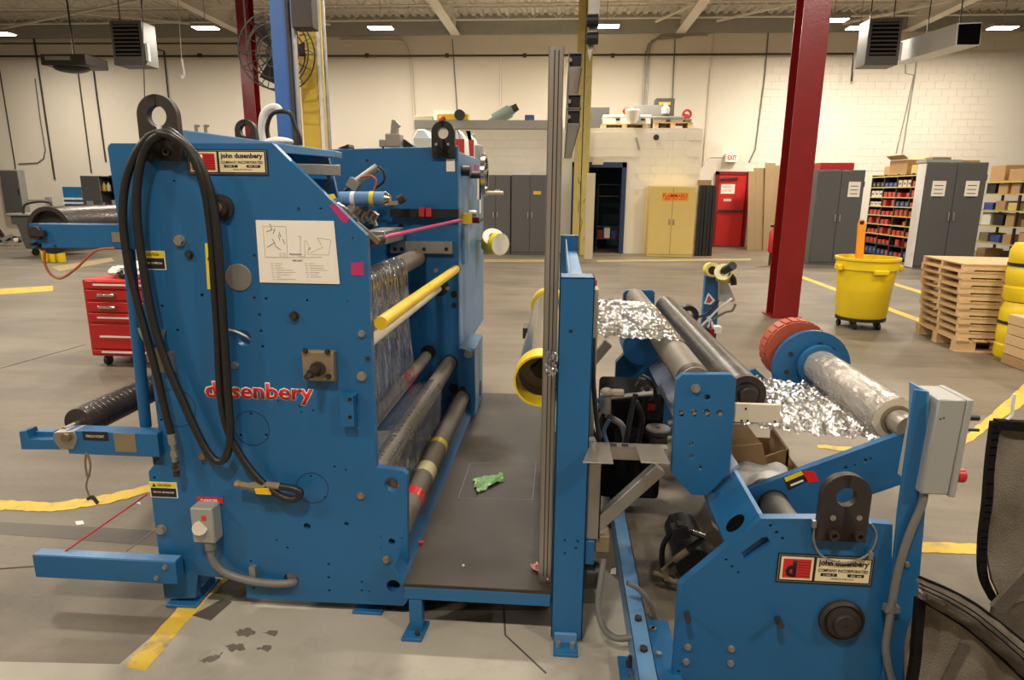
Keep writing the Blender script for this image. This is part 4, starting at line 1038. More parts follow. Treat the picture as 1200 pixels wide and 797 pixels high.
# lifting lugs
def lug(x0, x1, ytop, ybot, yhole, rhole, Y, th, bolts, parent, m='iron'):
    cx = (x0 + x1) / 2; w = unit(Y, (x1 - x0) / 2); c = at(cx, yhole, Y); zb = at(cx, ybot, Y).z; Rr = w
    ri = unit(Y, rhole); n = 24
    mb = MB(); outer = []
    for k in range(n + 1):
        a = PI * k / n; outer.append((c.x + Rr * math.cos(a), c.z + Rr * math.sin(a)))
    outer = [(c.x + Rr, zb)] + outer + [(c.x - Rr, zb)]
    # ring top + two leg halves, built around the hole
    pts = outer; m2 = len(pts)
    inner = [(c.x + ri * math.cos(PI * 2 * k / 32 - PI / 2), c.z + ri * math.sin(PI * 2 * k / 32 - PI / 2)) for k in range(33)]
    half_r = [(c.x, zb), (c.x + Rr, zb)] + [(c.x + Rr * math.cos(PI / 2 * k / 12), c.z + Rr * math.sin(PI / 2 * k / 12)) for k in range(13)] + [(c.x + ri * math.sin(PI * k / 16), c.z + ri * math.cos(PI * k / 16)) for k in range(17)]
    half_l = [(2 * c.x - x, z) for x, z in reversed(half_r)]
    for H in (half_r, half_l): mb.prism([(x, Y, z) for x, z in H], (0, th, 0))
    bmesh.ops.remove_doubles(mb.bm, verts=mb.bm.verts[:], dist=1e-5)
    o = mb.build('lifting_lug', m, parent, 0)
    for bx, by, r, dark in bolts:
        p = at(bx, by, Y); R = unit(Y, r)
        if dark: MB().ring(p, p - Vector((0, .014, 0)), R, R * .55, 16).cyl(p, p - Vector((0, .006, 0)), R * .7, n=6).build('bolt', 'iron', o)
        else: MB().cyl(p, p - Vector((0, .002, 0)), R, n=14).build('bolt_hole', 'galv', o)
    return o
lug(160, 207, 112, 188, 136, 11.5, YA - .025, .025, ((171, 178, 4.5, 1), (197, 178, 4.5, 1)), A)
lug(275, 299, 141, 172, 153, 6.5, 2.9, .03, (), A)
lug(506, 532, 144, 184, 156, 6, YB - .03, .03, ((511, 169, 1.6, 0), (525, 169, 1.6, 0), (510, 178, 1.8, 1), (527, 178, 1.8, 1)), A, 'black')
# nameplate
def nameplate(x0, y0, x1, y1, Y, parent, letter=True):
    X0, X1, Z0, Z1 = rect(x0, y0, x1, y1, Y); W, Hh = X1 - X0, Z1 - Z0
    n = MB().span((X0, Y - .003, Z0), (X1, Y, Z1)).build('nameplate', 'ink', parent)
    def r(u0, v0, u1, v1, m, name, k=1):
        return MB().span((X0 + u0 * W, Y - .003 - .0006 * k, Z0 + v0 * Hh), (X0 + u1 * W, Y - .003 - .0006 * (k - 1), Z0 + v1 * Hh)).build(name, m, n)
    r(.012, .04, .988, .96, 'galv', 'plate_rim', .5)
    r(.02, .06, .98, .94, 'ink', 'plate_border', 1)
    r(.035, .11, .375, .90, 'plateivory', 'emblem_field', 2); r(.405, .11, .965, .90, 'plateivory', 'name_field', 2)
    r(.06, .18, .35, .83, 'redink', 'emblem', 3)
    for k in range(6): r(.215, .25 + k * .095, .35, .262 + k * .095, 'ink', 'emblem_line', 4)
    Yt = Y - .003 - .0006 * 3.2
    def tx(s, u, v, w, h, m='ink', bold=0.02, yy=Yt): text(s, X0 + u * W, Z0 + v * Hh, w * W, h * Hh, yy, m, n, bold=bold, thick=.0004)
    tx('d', .088, .22, .112, .57, 'ink' if letter else 'paper', .045, Yt - .0006)
    tx('john dusenbery', .425, .60, .52, .25, bold=.03)
    tx('COMPANY INCORPORATED', .425, .44, .52, .11, bold=.005)
    for u0, u1, t in ((.46, .63, '1105 T'), (.74, .91, '80 44')):
        r(u0, .29, u1, .39, 'ink', 'serial_box', 3); tx(t, u0 + .03, .31, u1 - u0 - .06, .06, 'plateivory', 0, Yt - .0012)
    tx('MADE IN THE U.S.A.', .57, .19, .24, .05, bold=.0)
    return n
nameplate(220, 175, 314, 205, YA, A, False)
# big lettering on the plate
X0, X1, Z0, Z1 = rect(241, 449, 367, 473, YA)
text('dusenbery', X0 - .004, Z0 - .003, X1 - X0 + .008, Z1 - Z0 + .006, YA, 'paper', A, 'lettering_outline', .05, thick=.0006)
text('dusenbery', X0, Z0, X1 - X0, Z1 - Z0, YA - .0005, 'redink', A, 'lettering', .024, thick=.0008)
# instruction sheet with diagram
pp = [(299.5, 258), (391, 259), (398, 333), (304.5, 331)]
sh = MB().prism([P(x, y, YA - .0035) for x, y in pp], (0, .003, 0)).build('instruction_sheet', 'paper', A)
inn = [(302, 261), (388.5, 262), (395, 330.5), (307, 328.5)]
MB().prism([P(x, y, YA - .0042) for x, y in inn], (0, .0006, 0)).build('printed_field', 'paper', sh)
def pl(pts, w, name='diagram_line', m='printgrey', parent=sh, Y=YA - .0046):
    mb = MB(); Q = [P(x, y, Y) for x, y in pts]
    for a, b in zip(Q, Q[1:]):
        if (b - a).length > 1e-5: mb.bar(a, b, w * .75, .0005, (0, 1, 0))
    return mb.build(name, m, parent, smooth=False)
pl([(308, 265), (335, 265.5), (337, 302), (311, 301.5), (308, 265)], .0008)
pl([(311, 301.5), (352, 302), (377, 301.5)], .0012); pl([(357, 281), (357.5, 301), (348, 300)], .0009); pl([(349, 277), (352, 277), (352, 299)], .0012)
pl([(359, 282), (362, 290), (360, 298), (385, 299), (388, 281), (372, 279), (378, 290), (364, 296)], .0008); pl([(328, 297), (334, 297), (334, 300), (328, 300), (328, 297)], .001)
for s in ([(316, 262), (319, 270)], [(312, 272), (319, 269)], [(319, 280), (323, 287)], [(313, 290), (321, 285)], [(326, 275), (328, 282)], [(322, 288), (329, 293)], [(320, 274), (322, 268)], [(331, 280), (334, 286)], [(327, 272), (329, 278)], [(362, 293), (364, 290)]): pl(s, .0028)
for c in range(2):
    for k in range(7 if c else 8):
        x = (317 if not c else 357) + .35 * k; y = 309 + 2.6 * k
        L = [14, 12, 14, 26, 28, 22, 10, 27][k] if not c else [12, 22, 22, 26, 16, 14, 18][k]
        pl([(x, y), (x + 3, y)], .0011, 'print_line'); pl([(x + 5, y), (x + L, y)], .0011, 'print_line')
q = rect(339, 296.5, 354, 299, YA - .004); text('Automatic', q[0], q[2], q[1] - q[0], q[3] - q[2], YA - .0046, 'ink', sh, thick=.0004)
q = rect(343, 304.5, 355, 306.5, YA - .004); text('PIPE UNIT', q[0], q[2], q[1] - q[0], q[3] - q[2], YA - .0046, 'ink', sh, thick=.0004)
# tapes and caution labels
MB().prism([P(x, y, YA - .0015) for x, y in ((411, 308), (426, 307), (426, 323), (412, 323))], (0, .0015, 0)).build('magenta_patch', 'pink', A)
MB().prism([P(x, y, YA - .0015) for x, y in ((386, 241), (392, 238), (409, 256), (406, 262), (400, 259))], (0, .0015, 0)).build('magenta_patch', 'pink', A)
MB().prism([P(x, y, YA - .0015) for x, y in ((385, 228), (391, 227), (394, 232), (388, 234))], (0, .0015, 0)).build('yellow_patch', 'tape_yel', A)
def caution(x0, y0, x1, y1, Y, parent):
    X0, X1, Z0, Z1 = rect(x0, y0, x1, y1, Y); W, Hh = X1 - X0, Z1 - Z0
    n = MB().span((X0, Y - .0015, Z0), (X1, Y, Z1)).build('caution_label', 'paper', parent)
    MB().span((X0 + .04 * W, Y - .0022, Z0 + .05 * Hh), (X1 - .04 * W, Y - .0015, Z0 + .62 * Hh)).build('black_field', 'ink', n)
    MB().span((X0 + .02 * W, Y - .0022, Z0 + .66 * Hh), (X1 - .02 * W, Y - .0015, Z1 - .02 * Hh)).build('yellow_field', 'tape_yel', n)
    text('CAUTION', X0 + .3 * W, Z0 + .73 * Hh, W * .48, Hh * .16, Y - .0023, 'ink', n, bold=.02, thick=.0004)
    MB().prism([(X0 + .10 * W, Y - .0023, Z0 + .7 * Hh), (X0 + .25 * W, Y - .0023, Z0 + .7 * Hh), (X0 + .175 * W, Y - .0023, Z0 + .92 * Hh)], (0, -.0004, 0)).build('warning_triangle', 'ink', n)
    text('PINCH POINT  KEEP HANDS CLEAR', X0 + .12 * W, Z0 + .30 * Hh, W * .76, Hh * .1, Y - .0023, 'paper', n, bold=.01, thick=.0004)
    return n
caution(164, 294, 194, 316, YA, A); caution(176, 565, 208, 583, YA, A)
n = MB().prism([P(x, y, YA - .0015) for x, y in ((240, 285), (247, 285), (250, 339), (243, 339))], (0, .0015, 0)).build('yellow_label', 'tape_yel', A)
MB().prism([P(x, y, YA - .0015) for x, y in ((253, 288), (256, 288), (258, 338), (254, 338))], (0, .0015, 0)).build('yellow_label', 'tape_yel', A)
MB().prism([P(x, y, YA - .002) for x, y in ((243, 305), (246.5, 305), (245, 296))], (0, .0006, 0)).build('warning_triangle', 'ink', n)
# bearings, bolts, cast block, brackets
c = P(260, 243); R = unit(YA, 15)
kn = MB().cyl(c, c - Vector((0, .012, 0)), R, n=28).cyl(c - Vector((0, .012, 0)), c - Vector((0, .03, 0)), R * .72, n=24).build('bearing_cap', 'iron', A)
MB().cyl(c - Vector((0, .03, 0)), c - Vector((0, .036, 0)), R * .4, n=18).build('cap_face', 'castblock', kn)
c = P(280, 325); MB().cyl(c, c - Vector((0, .004, 0)), unit(YA, 16), n=32).build('inspection_cover', 'galv', A, .001)
for px, py, r, m, h in ((211, 282, 5.5, 'galv', .014), (190, 620, 5.5, 'galv', .016), (423, 581, 3.8, 'castblock', .008), (453, 655, 4, 'castblock', .012), (276, 428, 3.8, 'galv', .014), (222, 298, 4, 'iron', .012), (345, 370, 4.5, 'iron', .016), (424, 441, 5, 'galv', .01), (424, 391, 3.5, 'galv', .01), (431, 420, 2, 'iron', .008), (196, 666, 2.4, 'galv', .01)):
    bolt(px, py, YA, r, A, m, h)
cb = pbox(354, 412, 391, 447, YA - .03, .03, 'cast_block', 'castblock', A, .004)
for px, py in ((360, 441), (385, 441), (358, 411), (384, 412)): bolt(px, py, YA - .03, 2.8, cb, 'iron', .01)
a = P(373, 432, YA - .03); MB().cyl(a, a + Vector((-.008, -.05, -.006)), unit(YA, 5.5), n=16).cyl(a + Vector((-.008, -.05, -.006)), a + Vector((-.012, -.075, -.009)), unit(YA, 3.5), n=6).ring(a, a - Vector((0, .012, 0)), unit(YA, 9), unit(YA, 5)).build('adjuster_shaft', 'iron', cb)
X0, X1, Z0, Z1 = rect(403, 461, 418, 496, YA)
br = MB().span((X0, YA - .03, Z0), (X0 + .004, YA, Z1)).span((X1 - .004, YA - .03, Z0), (X1, YA, Z1)).span((X0, YA - .034, Z0), (X1, YA - .03, Z1)).span((X0 - .004, YA - .03, Z1), (X1 + .006, YA, Z1 + .004)).build('small_bracket', 'blue', A)
for py in (468, 489): bolt(410, py, YA - .034, 2, br, 'black', .003)
def circ(px, py, r):
    c = P(px, py); MB().ring(c, c - Vector((0, .0008, 0)), unit(YA, r), unit(YA, r - .9), 40).build('scribed_circle', 'navy', A)
circ(295, 502, 23); circ(366, 572, 21); circ(207, 478, 25)
# wire from the oval hole
MB().tube([P(264, 386, YA - .01), P(275, 388, YA - .012), P(288, 394, YA - .008), P(294, 399, YA + .04)], .0035, 8).build('thin_wire', 'white', A)
# power box with conduit
X0, X1, Z0, Z1 = rect(224, 596, 250, 637, YA - .06)
jb = MB().span((X0, YA - .06, Z0), (X1, YA, Z1)).build('power_box', 'greybox', A, .006)
MB().cyl(P(234, 619, YA - .06), P(234, 619, YA - .07), unit(YA, 9), n=24).build('receptacle', 'cream', jb)
pbox(236, 605, 241, 610, YA - .062, .003, 'red_tag', 'tape_red', jb)
dl = pbox(231, 583, 261, 590, YA - .003, .003, 'danger_label', 'redink', A)
q = rect(236, 584.5, 256, 588.5, YA); text('DANGER', q[0], q[2], q[1] - q[0], q[3] - q[2], YA - .0035, 'paper', dl, bold=.02, thick=.0004)
MB().tube([P(246, 637, YA - .04), P(249, 655, YA - .04), P(262, 670, YA - .035), P(290, 680, YA - .03), P(320, 684, YA - .025), P(342, 683, YA - .01), P(349, 680, YA + .04)], unit(YA, 5), 10).cyl(P(246, 634, YA - .04), P(247, 643, YA - .04), unit(YA, 7), n=10).build('power_conduit', 'greyconduit', A)
q = pbox(292, 665, 299, 681, YA - .02, .02, 'conduit_strap', 'galv', A)
# arms on the left side
X0, X1, Z0, Z1 = rect(52, 262, 140, 291, YA)
ua = MB().span((X0, YA - .02, Z0), (X1 + .06, YA + .03, Z1)).build('upper_arm', 'blue', A, .004)
pbox(36, 262, 53, 291, YA + .0, .03, 'arm_end', 'blue', ua)
a = P(44, 273, YA - .02); MB().cyl(a + Vector((0, .05, 0)), a - Vector((0, .015, 0)), .022, n=12).box(a + Vector((.01, -.012, 0)), (.05, .012, .02)).build('latch_pivot', 'iron', ua)
for px, py in ((42, 286), (70, 288), (48, 288)): bolt(px, py, YA - .0, 1.8, ua, 'iron', .022)
pbox(131, 272, 146, 284, YA - .022, .003, 'worn_patch', 'galv', ua)
X0, X1, Z0, Z1 = rect(86, 503, 188, 530, YA)
la = MB().span((X0, YA - .03, Z0), (X1 + .01, YA + .03, Z1)).build('lower_arm', 'blue', A, .003)
MB().prism([P(x, y, YA - .03) for x, y in ((22, 506), (30, 505), (34, 515), (62, 515), (72, 517), (72, 527), (25, 527))], (0, .05, 0)).build('hook_end', 'blue', la, .002)
pbox(42, 506, 62, 514, YA + .0, .03, 'hook_back', 'blue', la)
MB().prism([P(x, y, YA - .034) for x, y in ((62, 507), (86, 505), (90, 514), (86, 527), (70, 527), (62, 516))], (0, .064, 0)).build('clamp_jaw', 'steel', la, .003)
a = P(79, 512, YA - .035); MB().cyl(a, a - Vector((0, .014, 0)), .016, n=8).build('clamp_bolt', 'brass', la)
pbox(134, 508, 159, 530, YA - .0315, .002, 'bare_patch', 'castblock', la)
dl = pbox(97, 506, 126, 516, YA - .0325, .003, 'black_label', 'ink', la)
q = rect(101, 510, 122, 513, YA - .033); text('PINCH POINT', q[0], q[2], q[1] - q[0], q[3] - q[2], YA - .033, 'plateivory', dl, thick=.0004)
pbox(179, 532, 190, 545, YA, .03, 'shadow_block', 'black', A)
# piston rod between the arms
MB().cyl(P(150, 285, YA + .06), P(171, 500, YA + .06), unit(YA, 7), n=18).build('lift_cylinder', 'blue', A)
MB().cyl(P(171, 499, YA + .06), P(171.3, 504, YA + .06), unit(YA, 5.5), n=14).build('rod_end', 'iron', A)
# latch lever on the left edge
MB().tube([P(163, 384, YA - .01), P(168, 396, YA - .012), P(176, 406, YA - .01), P(184, 410, YA - .01), P(190, 396, YA - .01), P(192, 386, YA - .01)], .006, 8).box(P(184, 416, YA - .01), (.06, .02, .05)).box(P(196, 424, YA - .01), (.05, .018, .07)).build('latch_lever', 'steel', A)
# bottom bar
X0, X1, Z0, Z1 = rect(40, 655, 206, 681, YA - .06)
bb = MB().span((X0, YA - .06, Z0), (X1, YA - .012, Z1)).build('tread_bar', 'blue', A, .004)
MB().span((X0 + .003, YA - .056, Z1), (X1 - .003, YA - .016, Z1 + .0015)).build('bar_top', 'bluelight', bb)  # separate paler sheet over the bar's top face
for px, py in ((184, 677), (194, 664)): bolt(px, py, YA - .06, 2.6, bb, 'galv', .01)
# drums carried by the arms
def drum(px, py, r, Y0, Y1, label, name, ringed):
    c = at(px, py, Y0); R = unit(Y0, r)
    t = thing(name, label, 'roll', (c.x, (Y0 + Y1) / 2, c.z - R))
    if ringed:
        mb = MB(); prof = [(R * .8, 0), (R * .97, 0)]; n = int((Y1 - Y0) / .026)
        for k in range(n):
            y = .02 + k * .026; prof += [(R, y), (R, y + .017), (R * .965, y + .019), (R * .965, y + .024)]
        prof += [(R, Y1 - Y0), (R * .8, Y1 - Y0)]
        mb.lathe((c.x, Y0, c.z), prof, 32, 'y'); mb.build('drum_shell', 'drum', t)
    else:
        MB().ring((c.x, Y0, c.z), (c.x, Y1, c.z), R, R * .82, 40).build('drum_shell', 'drum', t)
        for k in range(9):
            y = Y0 + .25 + .13 * k; a0 = PI * .62
            MB().box((c.x + R * math.cos(a0 - .08 * (k % 3)), y, c.z + R * math.sin(a0 - .08 * (k % 3)) + .0), (.004, .03, .04)).build('adhesive_mark', 'galv', t)
    MB().cyl((c.x, Y0 + .02, c.z), (c.x, Y0 + .05, c.z), R * .84, n=32).build('end_disc', 'iron', t)
    MB().cyl((c.x, Y0 - .07, c.z), (c.x, Y0 + .05, c.z), R * .2, n=14).build('core_shaft', 'steel', t)
    return t
drum(58, 270, 28, YA + .07, YB - .1, 'large dark wound drum on the upper left arm', 'rewind_drum', False)
drum(92, 496, 19.5, YA + .07, YB - .1, 'dark ribbed drum on the lower left arm', 'rewind_drum', True)
tag(MB().tube([P(52, 294, YA - .03), P(53, 310, YA - .03), P(60, 322, YA - .03), P(72, 326, YA - .03), P(90, 314, YA - .03), P(112, 294, YA - .03), P(135, 291, YA - .03)], .004, 8).build('cord', 'cableorange'), 'thin orange cord hanging in a loop under the upper left arm', 'cord')
t = thing('hanging_strap', 'short brown looped cord with a clip hanging from the lower left arm', 'cord', P(104, 560, YA - .03))
MB().tube([P(101, 530, YA - .03), P(100, 545, YA - .03), P(103, 560, YA - .03), P(106, 545, YA - .03), P(102, 531, YA - .03)], .0035, 7).tube([P(103, 560, YA - .03), P(101, 570, YA - .03), P(104, 580, YA - .03), P(108, 586, YA - .03)], .0035, 7).build('cord_loop', 'castblock', t)
MB().tube([P(103, 585, YA - .03), P(108, 582, YA - .03), P(113, 588, YA - .03), P(115, 590, YA - .03)], .006, 8).build('clip', 'iron', t)
MB().tube([P(74, 648, YA - .03), P(173, 579, YA + .1)], .003, 7, False).build('red_cord', 'cablered', A)
MB().tube([P(148, 646, YA - .01), P(184, 619, YA - .005)], .0022, 7, False).build('grey_cord', 'galv', A)

# hoses draped over the front lug
def hose(pts, r, label, Y=YA - .045, m='rubber'):
    t = thing('rubber_hose', label, 'hose', P(pts[-1][0], pts[-1][1], Y))
    MB().tube([P(p_[0], p_[1], Y - (p_[2] if len(p_) > 2 else 0)) for p_ in pts], unit(YA, r), 12).build('hose_body', m, t); return t
h1 = hose([(188, 154), (175, 160), (158, 183), (147, 215), (144, 255), (149, 300), (160, 350), (172, 395), (184, 440), (193, 480), (201, 510)], 4.6, 'outer black hose from the lug down the left edge to a hanging fitting')
MB().cyl(P(201, 508, YA - .045), P(203, 520, YA - .045), unit(YA, 5.2), n=12).cyl(P(203, 520, YA - .045), P(205, 541, YA - .045), unit(YA, 3.4), n=8).cyl(P(204, 529, YA - .045), P(205, 535, YA - .045), unit(YA, 4.8), n=6).build('hose_fitting', 'steel', h1)
MB().ring(P(206, 548, YA - .055), P(206, 548, YA - .035), unit(YA, 5), unit(YA, 2.5), 16).cyl(P(206, 541, YA - .045), P(207, 558, YA - .045), unit(YA, 4), n=8).build('coupling', 'iron', h1)
hose([(200, 157, .02), (188, 158, .02), (172, 172), (162, 205), (161, 260), (170, 325), (182, 385), (197, 430), (214, 470), (231, 507), (245, 532), (257, 541), (266, 533), (270, 505, .01), (266, 440, .01), (261, 360, .01), (256, 290, .01), (249, 235, .01), (232, 188, .02), (205, 158, .025), (192, 153, .025)], 4.8, 'inner black hose looping low from the lug and back up')
h3 = hose([(186, 156, .035), (202, 160, .04), (222, 178, .03), (238, 215, .02), (247, 270), (251, 330), (255, 390), (257, 440), (261, 480), (270, 512), (288, 543), (308, 566), (330, 582), (346, 585), (352, 578), (345, 573), (328, 570)], 4.6, 'black hose from the lug curving right to the brass valve')
MB().cyl(P(328, 570, YA - .045), P(312, 568, YA - .045), unit(YA, 4.5), n=8).cyl(P(312, 569, YA - .045), P(294, 570, YA - .045), unit(YA, 5.5), n=8).cyl(P(294, 570, YA - .045), P(276, 567, YA - .045), unit(YA, 4), n=8).cyl(P(281, 568, YA - .045), P(276, 567, YA - .045), unit(YA, 5), n=6).build('brass_valve', 'castblock', h3)
MB().prism([P(x, y, YA - .065) for x, y in ((298, 573), (313, 573), (317, 580), (300, 579))], (0, .012, 0)).build('valve_handle', 'yellow', h3)
pbox(184, 148, 188, 160, YA - .075, .05, 'zip_tie', 'white', h1)
bolt(240, 533, YA, 4.5, A, 'brass', .02)

# ---------------------------------------------------------------- rollers between the plates
def rollr(px, py, r, m, Y0=YA + TH, Y1=YB, name='roller', parent=A):
    c = at(px, py, YB); R = unit(YB, r)
    o = MB().cyl((c.x, Y0, c.z), (c.x, Y1, c.z), R, n=28).build(name, m, parent)
    MB().cyl((c.x, Y1 - .02, c.z), (c.x, Y1, c.z), R * 1.1, n=24).build('end_bearing', 'iron', o)
    return o, c, R
def band(o, c, R, y, w, m): MB().ring((c.x, y, c.z), (c.x, y + w, c.z), R * 1.025, R * .99, 28).build('tape_band', m, o)
rollr(535, 315, 4.6, 'yellow', name='yellow_bar'); rollr(514, 338, 4.2, 'cream', name='guide_bar')
r3 = rollr(489, 302, 10, 'grey_roll'); r4 = rollr(500, 417, 6.6, 'grey_roll'); r5 = rollr(527, 425, 8.6, 'grey_roll'); r6 = rollr(541, 466, 9.6, 'grey_roll')
band(*r4, 3.08, .05, 'tape_red'); band(*r4, 3.15, .05, 'galv'); band(*r4, 3.20, .03, 'tape_red')
band(*r6, 2.84, .05, 'tape_yel'); band(*r6, 2.52, .09, 'tape_cream'); band(*r6, 2.30, .06, 'tape_red')
# upper inner equipment
a, b = P(380, 233, 2.75), P(452, 233, 2.75)
o = MB().cyl(a, b, unit(2.75, 8), n=24).build('nip_cylinder', 'bluelight', A); MB().cyl(b, b + Vector((.02, 0, 0)), unit(2.75, 8.2), unit(2.75, 5), 24).build('cylinder_cap', 'chrome', o)
for x, m in ((388, 'tape_yel'), (412, 'white'), (434, 'tape_yel')): MB().ring(P(x, 233, 2.75), P(x + 5, 233, 2.75), unit(2.75, 8.15), unit(2.75, 7.9), 24).build('sticker', m, o)
MB().prism([P(x, y, 2.8) for x, y in ((402, 238), (453, 236), (453, 241), (402, 243))], (0, .2, 0)).build('cylinder_shelf', 'galv', A)
for k in range(9):
    x, y = 396 + 5.2 * k, 245 + (k % 3) * 3 + (8 if k > 5 else 0) * .4
    MB().box(P(x, y, 2.6 + .05 * k), (.03, .035, .045), Matrix.Rotation(.6, 3, 'Y')).cyl(P(x, y + 4, 2.6 + .05 * k), P(x + 3, y + 11, 2.6 + .05 * k), .011, n=8).build('knife_holder', 'steel', A)
MB().bar(P(418, 262, 2.5), P(444, 284, 2.5), .02, .012, (0, 1, 0)).build('knife_rail', 'castblock', A)
for a, b in (((405, 222), (425, 206)),):
    o = MB().cyl(P(418, 213, 3.4), P(442, 196, 3.4), unit(3.4, 4.6), n=16).build('air_cylinder', 'galv', A)
    MB().cyl(P(404, 224, 3.4), P(418, 213, 3.4), unit(3.4, 2.2), n=10).build('piston_rod', 'iron', o); MB().box(P(415, 216, 3.38), (.06, .05, .05), Matrix.Rotation(.6, 3, 'Y')).build('cylinder_head', 'steel', o)
    MB().tube([P(442, 195, 3.4), P(449, 200, 3.4), P(450, 212, 3.4), P(438, 222, 3.4)], .006, 7).build('black_tube', 'rubber', o); MB().tube([P(422, 208, 3.36), P(434, 206, 3.36), P(441, 212, 3.36), P(437, 226, 3.36)], .005, 7).build('orange_tube', 'cableorange', o)
o = MB().cyl(P(458, 241, 3.5), P(468, 234, 3.5), unit(3.5, 2), n=10).build('clamp_arm', 'black', A); MB().cyl(P(467, 235, 3.5), P(474, 231, 3.5), unit(3.5, 5), n=14).build('clamp_knob', 'iron', o)
X0, X1, Z0, Z1 = rect(457, 245, 537, 255, YB - .05); o = MB().span((X0, YB - .05, Z0), (X1, YB, Z1)).build('black_rail', 'black', A)
for px in (495, 503): pbox(px - 4, 243 if px < 500 else 244, px + 2, 254, YB - .07, .03, 'red_clip', 'redplastic', o)
o = pbox(457, 283, 530, 297, YB - .03, .03, 'steel_bar', 'galv', A)
for px in (463, 471, 497, 523): bolt(px, 292, YB - .03, 1.8, o, 'black', .006)
MB().span((at(438, 268, 3.4).x, 3.2, at(438, 283, 3.4).z), (at(463, 268, 3.4).x, 3.6, at(438, 268, 3.4).z)).build('inner_block', 'galv', A, .004)
MB().tube([P(436, 285, 2.6), P(455, 277, 2.8), P(540, 258, 3.55)], .009, 8, False).build('pink_rod', 'pink', A)
MB().cyl(P(431, 284, 2.5), P(447, 281, 2.6), .02, n=10).build('rod_fitting', 'iron', A)
# control cabinet behind the far plate, its right side faces the aisle
xr = at(537.5, 300, YB).x
zc = at(538, 172, YB).z; zl = at(538, 409, YB).z
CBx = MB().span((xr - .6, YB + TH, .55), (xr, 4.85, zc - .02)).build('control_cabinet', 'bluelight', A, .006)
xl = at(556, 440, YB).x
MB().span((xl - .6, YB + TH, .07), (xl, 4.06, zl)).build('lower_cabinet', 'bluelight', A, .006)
def side(px, py, X=None): return atx(px, py, xr if X is None else X)
c = side(551, 205); hw = MB().cyl(c - Vector((.0, 0, 0)), c + Vector((.09, 0, 0)), .022, n=12).build('hand_wheel', 'iron', A)
c2 = c + Vector((.09, 0, 0)); MB().ring(c2 - Vector((.012, 0, 0)), c2 + Vector((.012, 0, 0)), .13, .105, 32).build('wheel_rim', 'chrome', hw)
for k in range(3):
    a = 2 * PI * k / 3 + .4; MB().bar(c2, c2 + Vector((0, math.cos(a), math.sin(a))) * .118, .02, .012).build('wheel_spoke', 'chrome', hw)
g = c2 + Vector((0, -.02, -.11)); MB().cyl(g, g + Vector((.12, 0, 0)), .014, n=12).build('crank_grip', 'cream', hw)
MB().cyl(side(541, 200), side(541, 200) + Vector((.05, 0, 0)), .03, n=14).build('selector_knob', 'black', A)
def sidebox(px, py, dy, dz, m, name, X=None, th=.004):
    c = side(px, py, X); return MB().box(c + Vector((th / 2, 0, 0)), (th, dy, dz)).build(name, m, A)
sidebox(561, 220, .22, .16, 'white', 'white_label'); sidebox(562, 228, .10, .26, 'paper', 'white_label'); sidebox(558, 198, .16, .05, 'pink', 'pink_label')
sidebox(544, 285, .22, .22, 'bluelight', 'cover_plate', th=.02)
pbox(523, 186.5, 533, 201, YB - .003, .003, 'tag_sheet', 'paper', A)
c = side(543, 256); MB().box(c + Vector((.02, 0, 0)), (.05, .10, .06)).build('yellow_fitting', 'yellow', A); c = side(549, 250); MB().cyl(c, c + Vector((.05, 0, 0)), .02, n=10).build('air_fitting', 'steel', A); c = side(551, 258); MB().cyl(c, c + Vector((.06, 0, 0)), .02, n=10).build('red_fitting', 'redcol', A)
c = side(562, 257); MB().cyl(c + Vector((0, -.1, 0)), c + Vector((0, .1, 0)), .018, n=10).build('air_valve', 'iron', A)
c = atx(563, 455, xl); MB().cyl(c, c + Vector((.003, 0, 0)), .05, n=18).build('bored_hole', 'black', A)
# tape rolls hanging on the cabinet side
hk = side(562, 282); MB().cyl(hk, hk + Vector((.16, 0, .0)), .008, n=8).build('tape_peg', 'steel', A)
def taperoll(c, R, w, ax, label, m='tape_yel', face='paper', grp=None, hole=True):
    t = thing('tape_roll', label, 'tape', c, grp); a = Vector(ax).normalized() * w / 2
    if hole:
        MB().ring(c - a, c + a, R, R * .34, 30).build('tape_wrap', m, t); MB().ring(c - a * 1.02, c + a * 1.02, R * .96, R * .36, 30).build('paper_face', face, t)
        MB().ring(c - a * 1.04, c + a * 1.04, R * .42, R * .32, 24).build('core', 'castblock', t)
    else:
        MB().cyl(c - a, c + a, R, n=30).build('tape_wrap', m, t); MB().cyl(c - a * 1.02, c + a * 1.02, R * .95, n=30).build('paper_face', face, t)
    return t
c = at(577, 283, 4.5); taperoll(c, .075, .1, (.25, -1, .9), 'yellow tape roll with a white paper face and open core, hanging on the blue cabinet')
c = at(584, 286, 4.42); taperoll(c, .075, .05, (1, -1.1, -.1), 'yellow tape roll with a plain white disc face, in front of the open one', hole=False)
# things standing on top of the far end
zt = zc
c = at(462, 160, YB + .06); t = thing('clamp_fixture', 'grey steel clamp fixture standing on top of the far plate', 'fixture', (c.x, YB + .06, zt))
MB().box((c.x, YB + .06, zt + .035), (.085, .08, .07)).box((c.x - .06, YB + .06, zt + .02), (.04, .06, .04)).build('fixture_base', 'steel', t, .004)
MB().prism([at(x, y, YB + .03) for x, y in ((457, 160), (459, 140), (463, 141), (468, 147), (465, 149), (464, 163))], (0, .05, 0)).build('fixture_post', 'galv', t)
tag(MB().prism([at(x, y, YB + .1) for x, y in ((467, 171), (473, 163), (485, 171), (484, 172.5), (468, 172.5))], (0, .1, 0)).build('black_wedge', 'black'), 'black wedge lying on the far plate top beside the clamp fixture', 'wedge')
tag(MB().prism([at(x, y, YB + .1) for x, y in ((395, 174), (408, 169), (409, 172), (408, 175))], (0, .1, 0)).build('black_wedge', 'black'), 'thin black wedge on the far plate top near the hood', 'wedge')
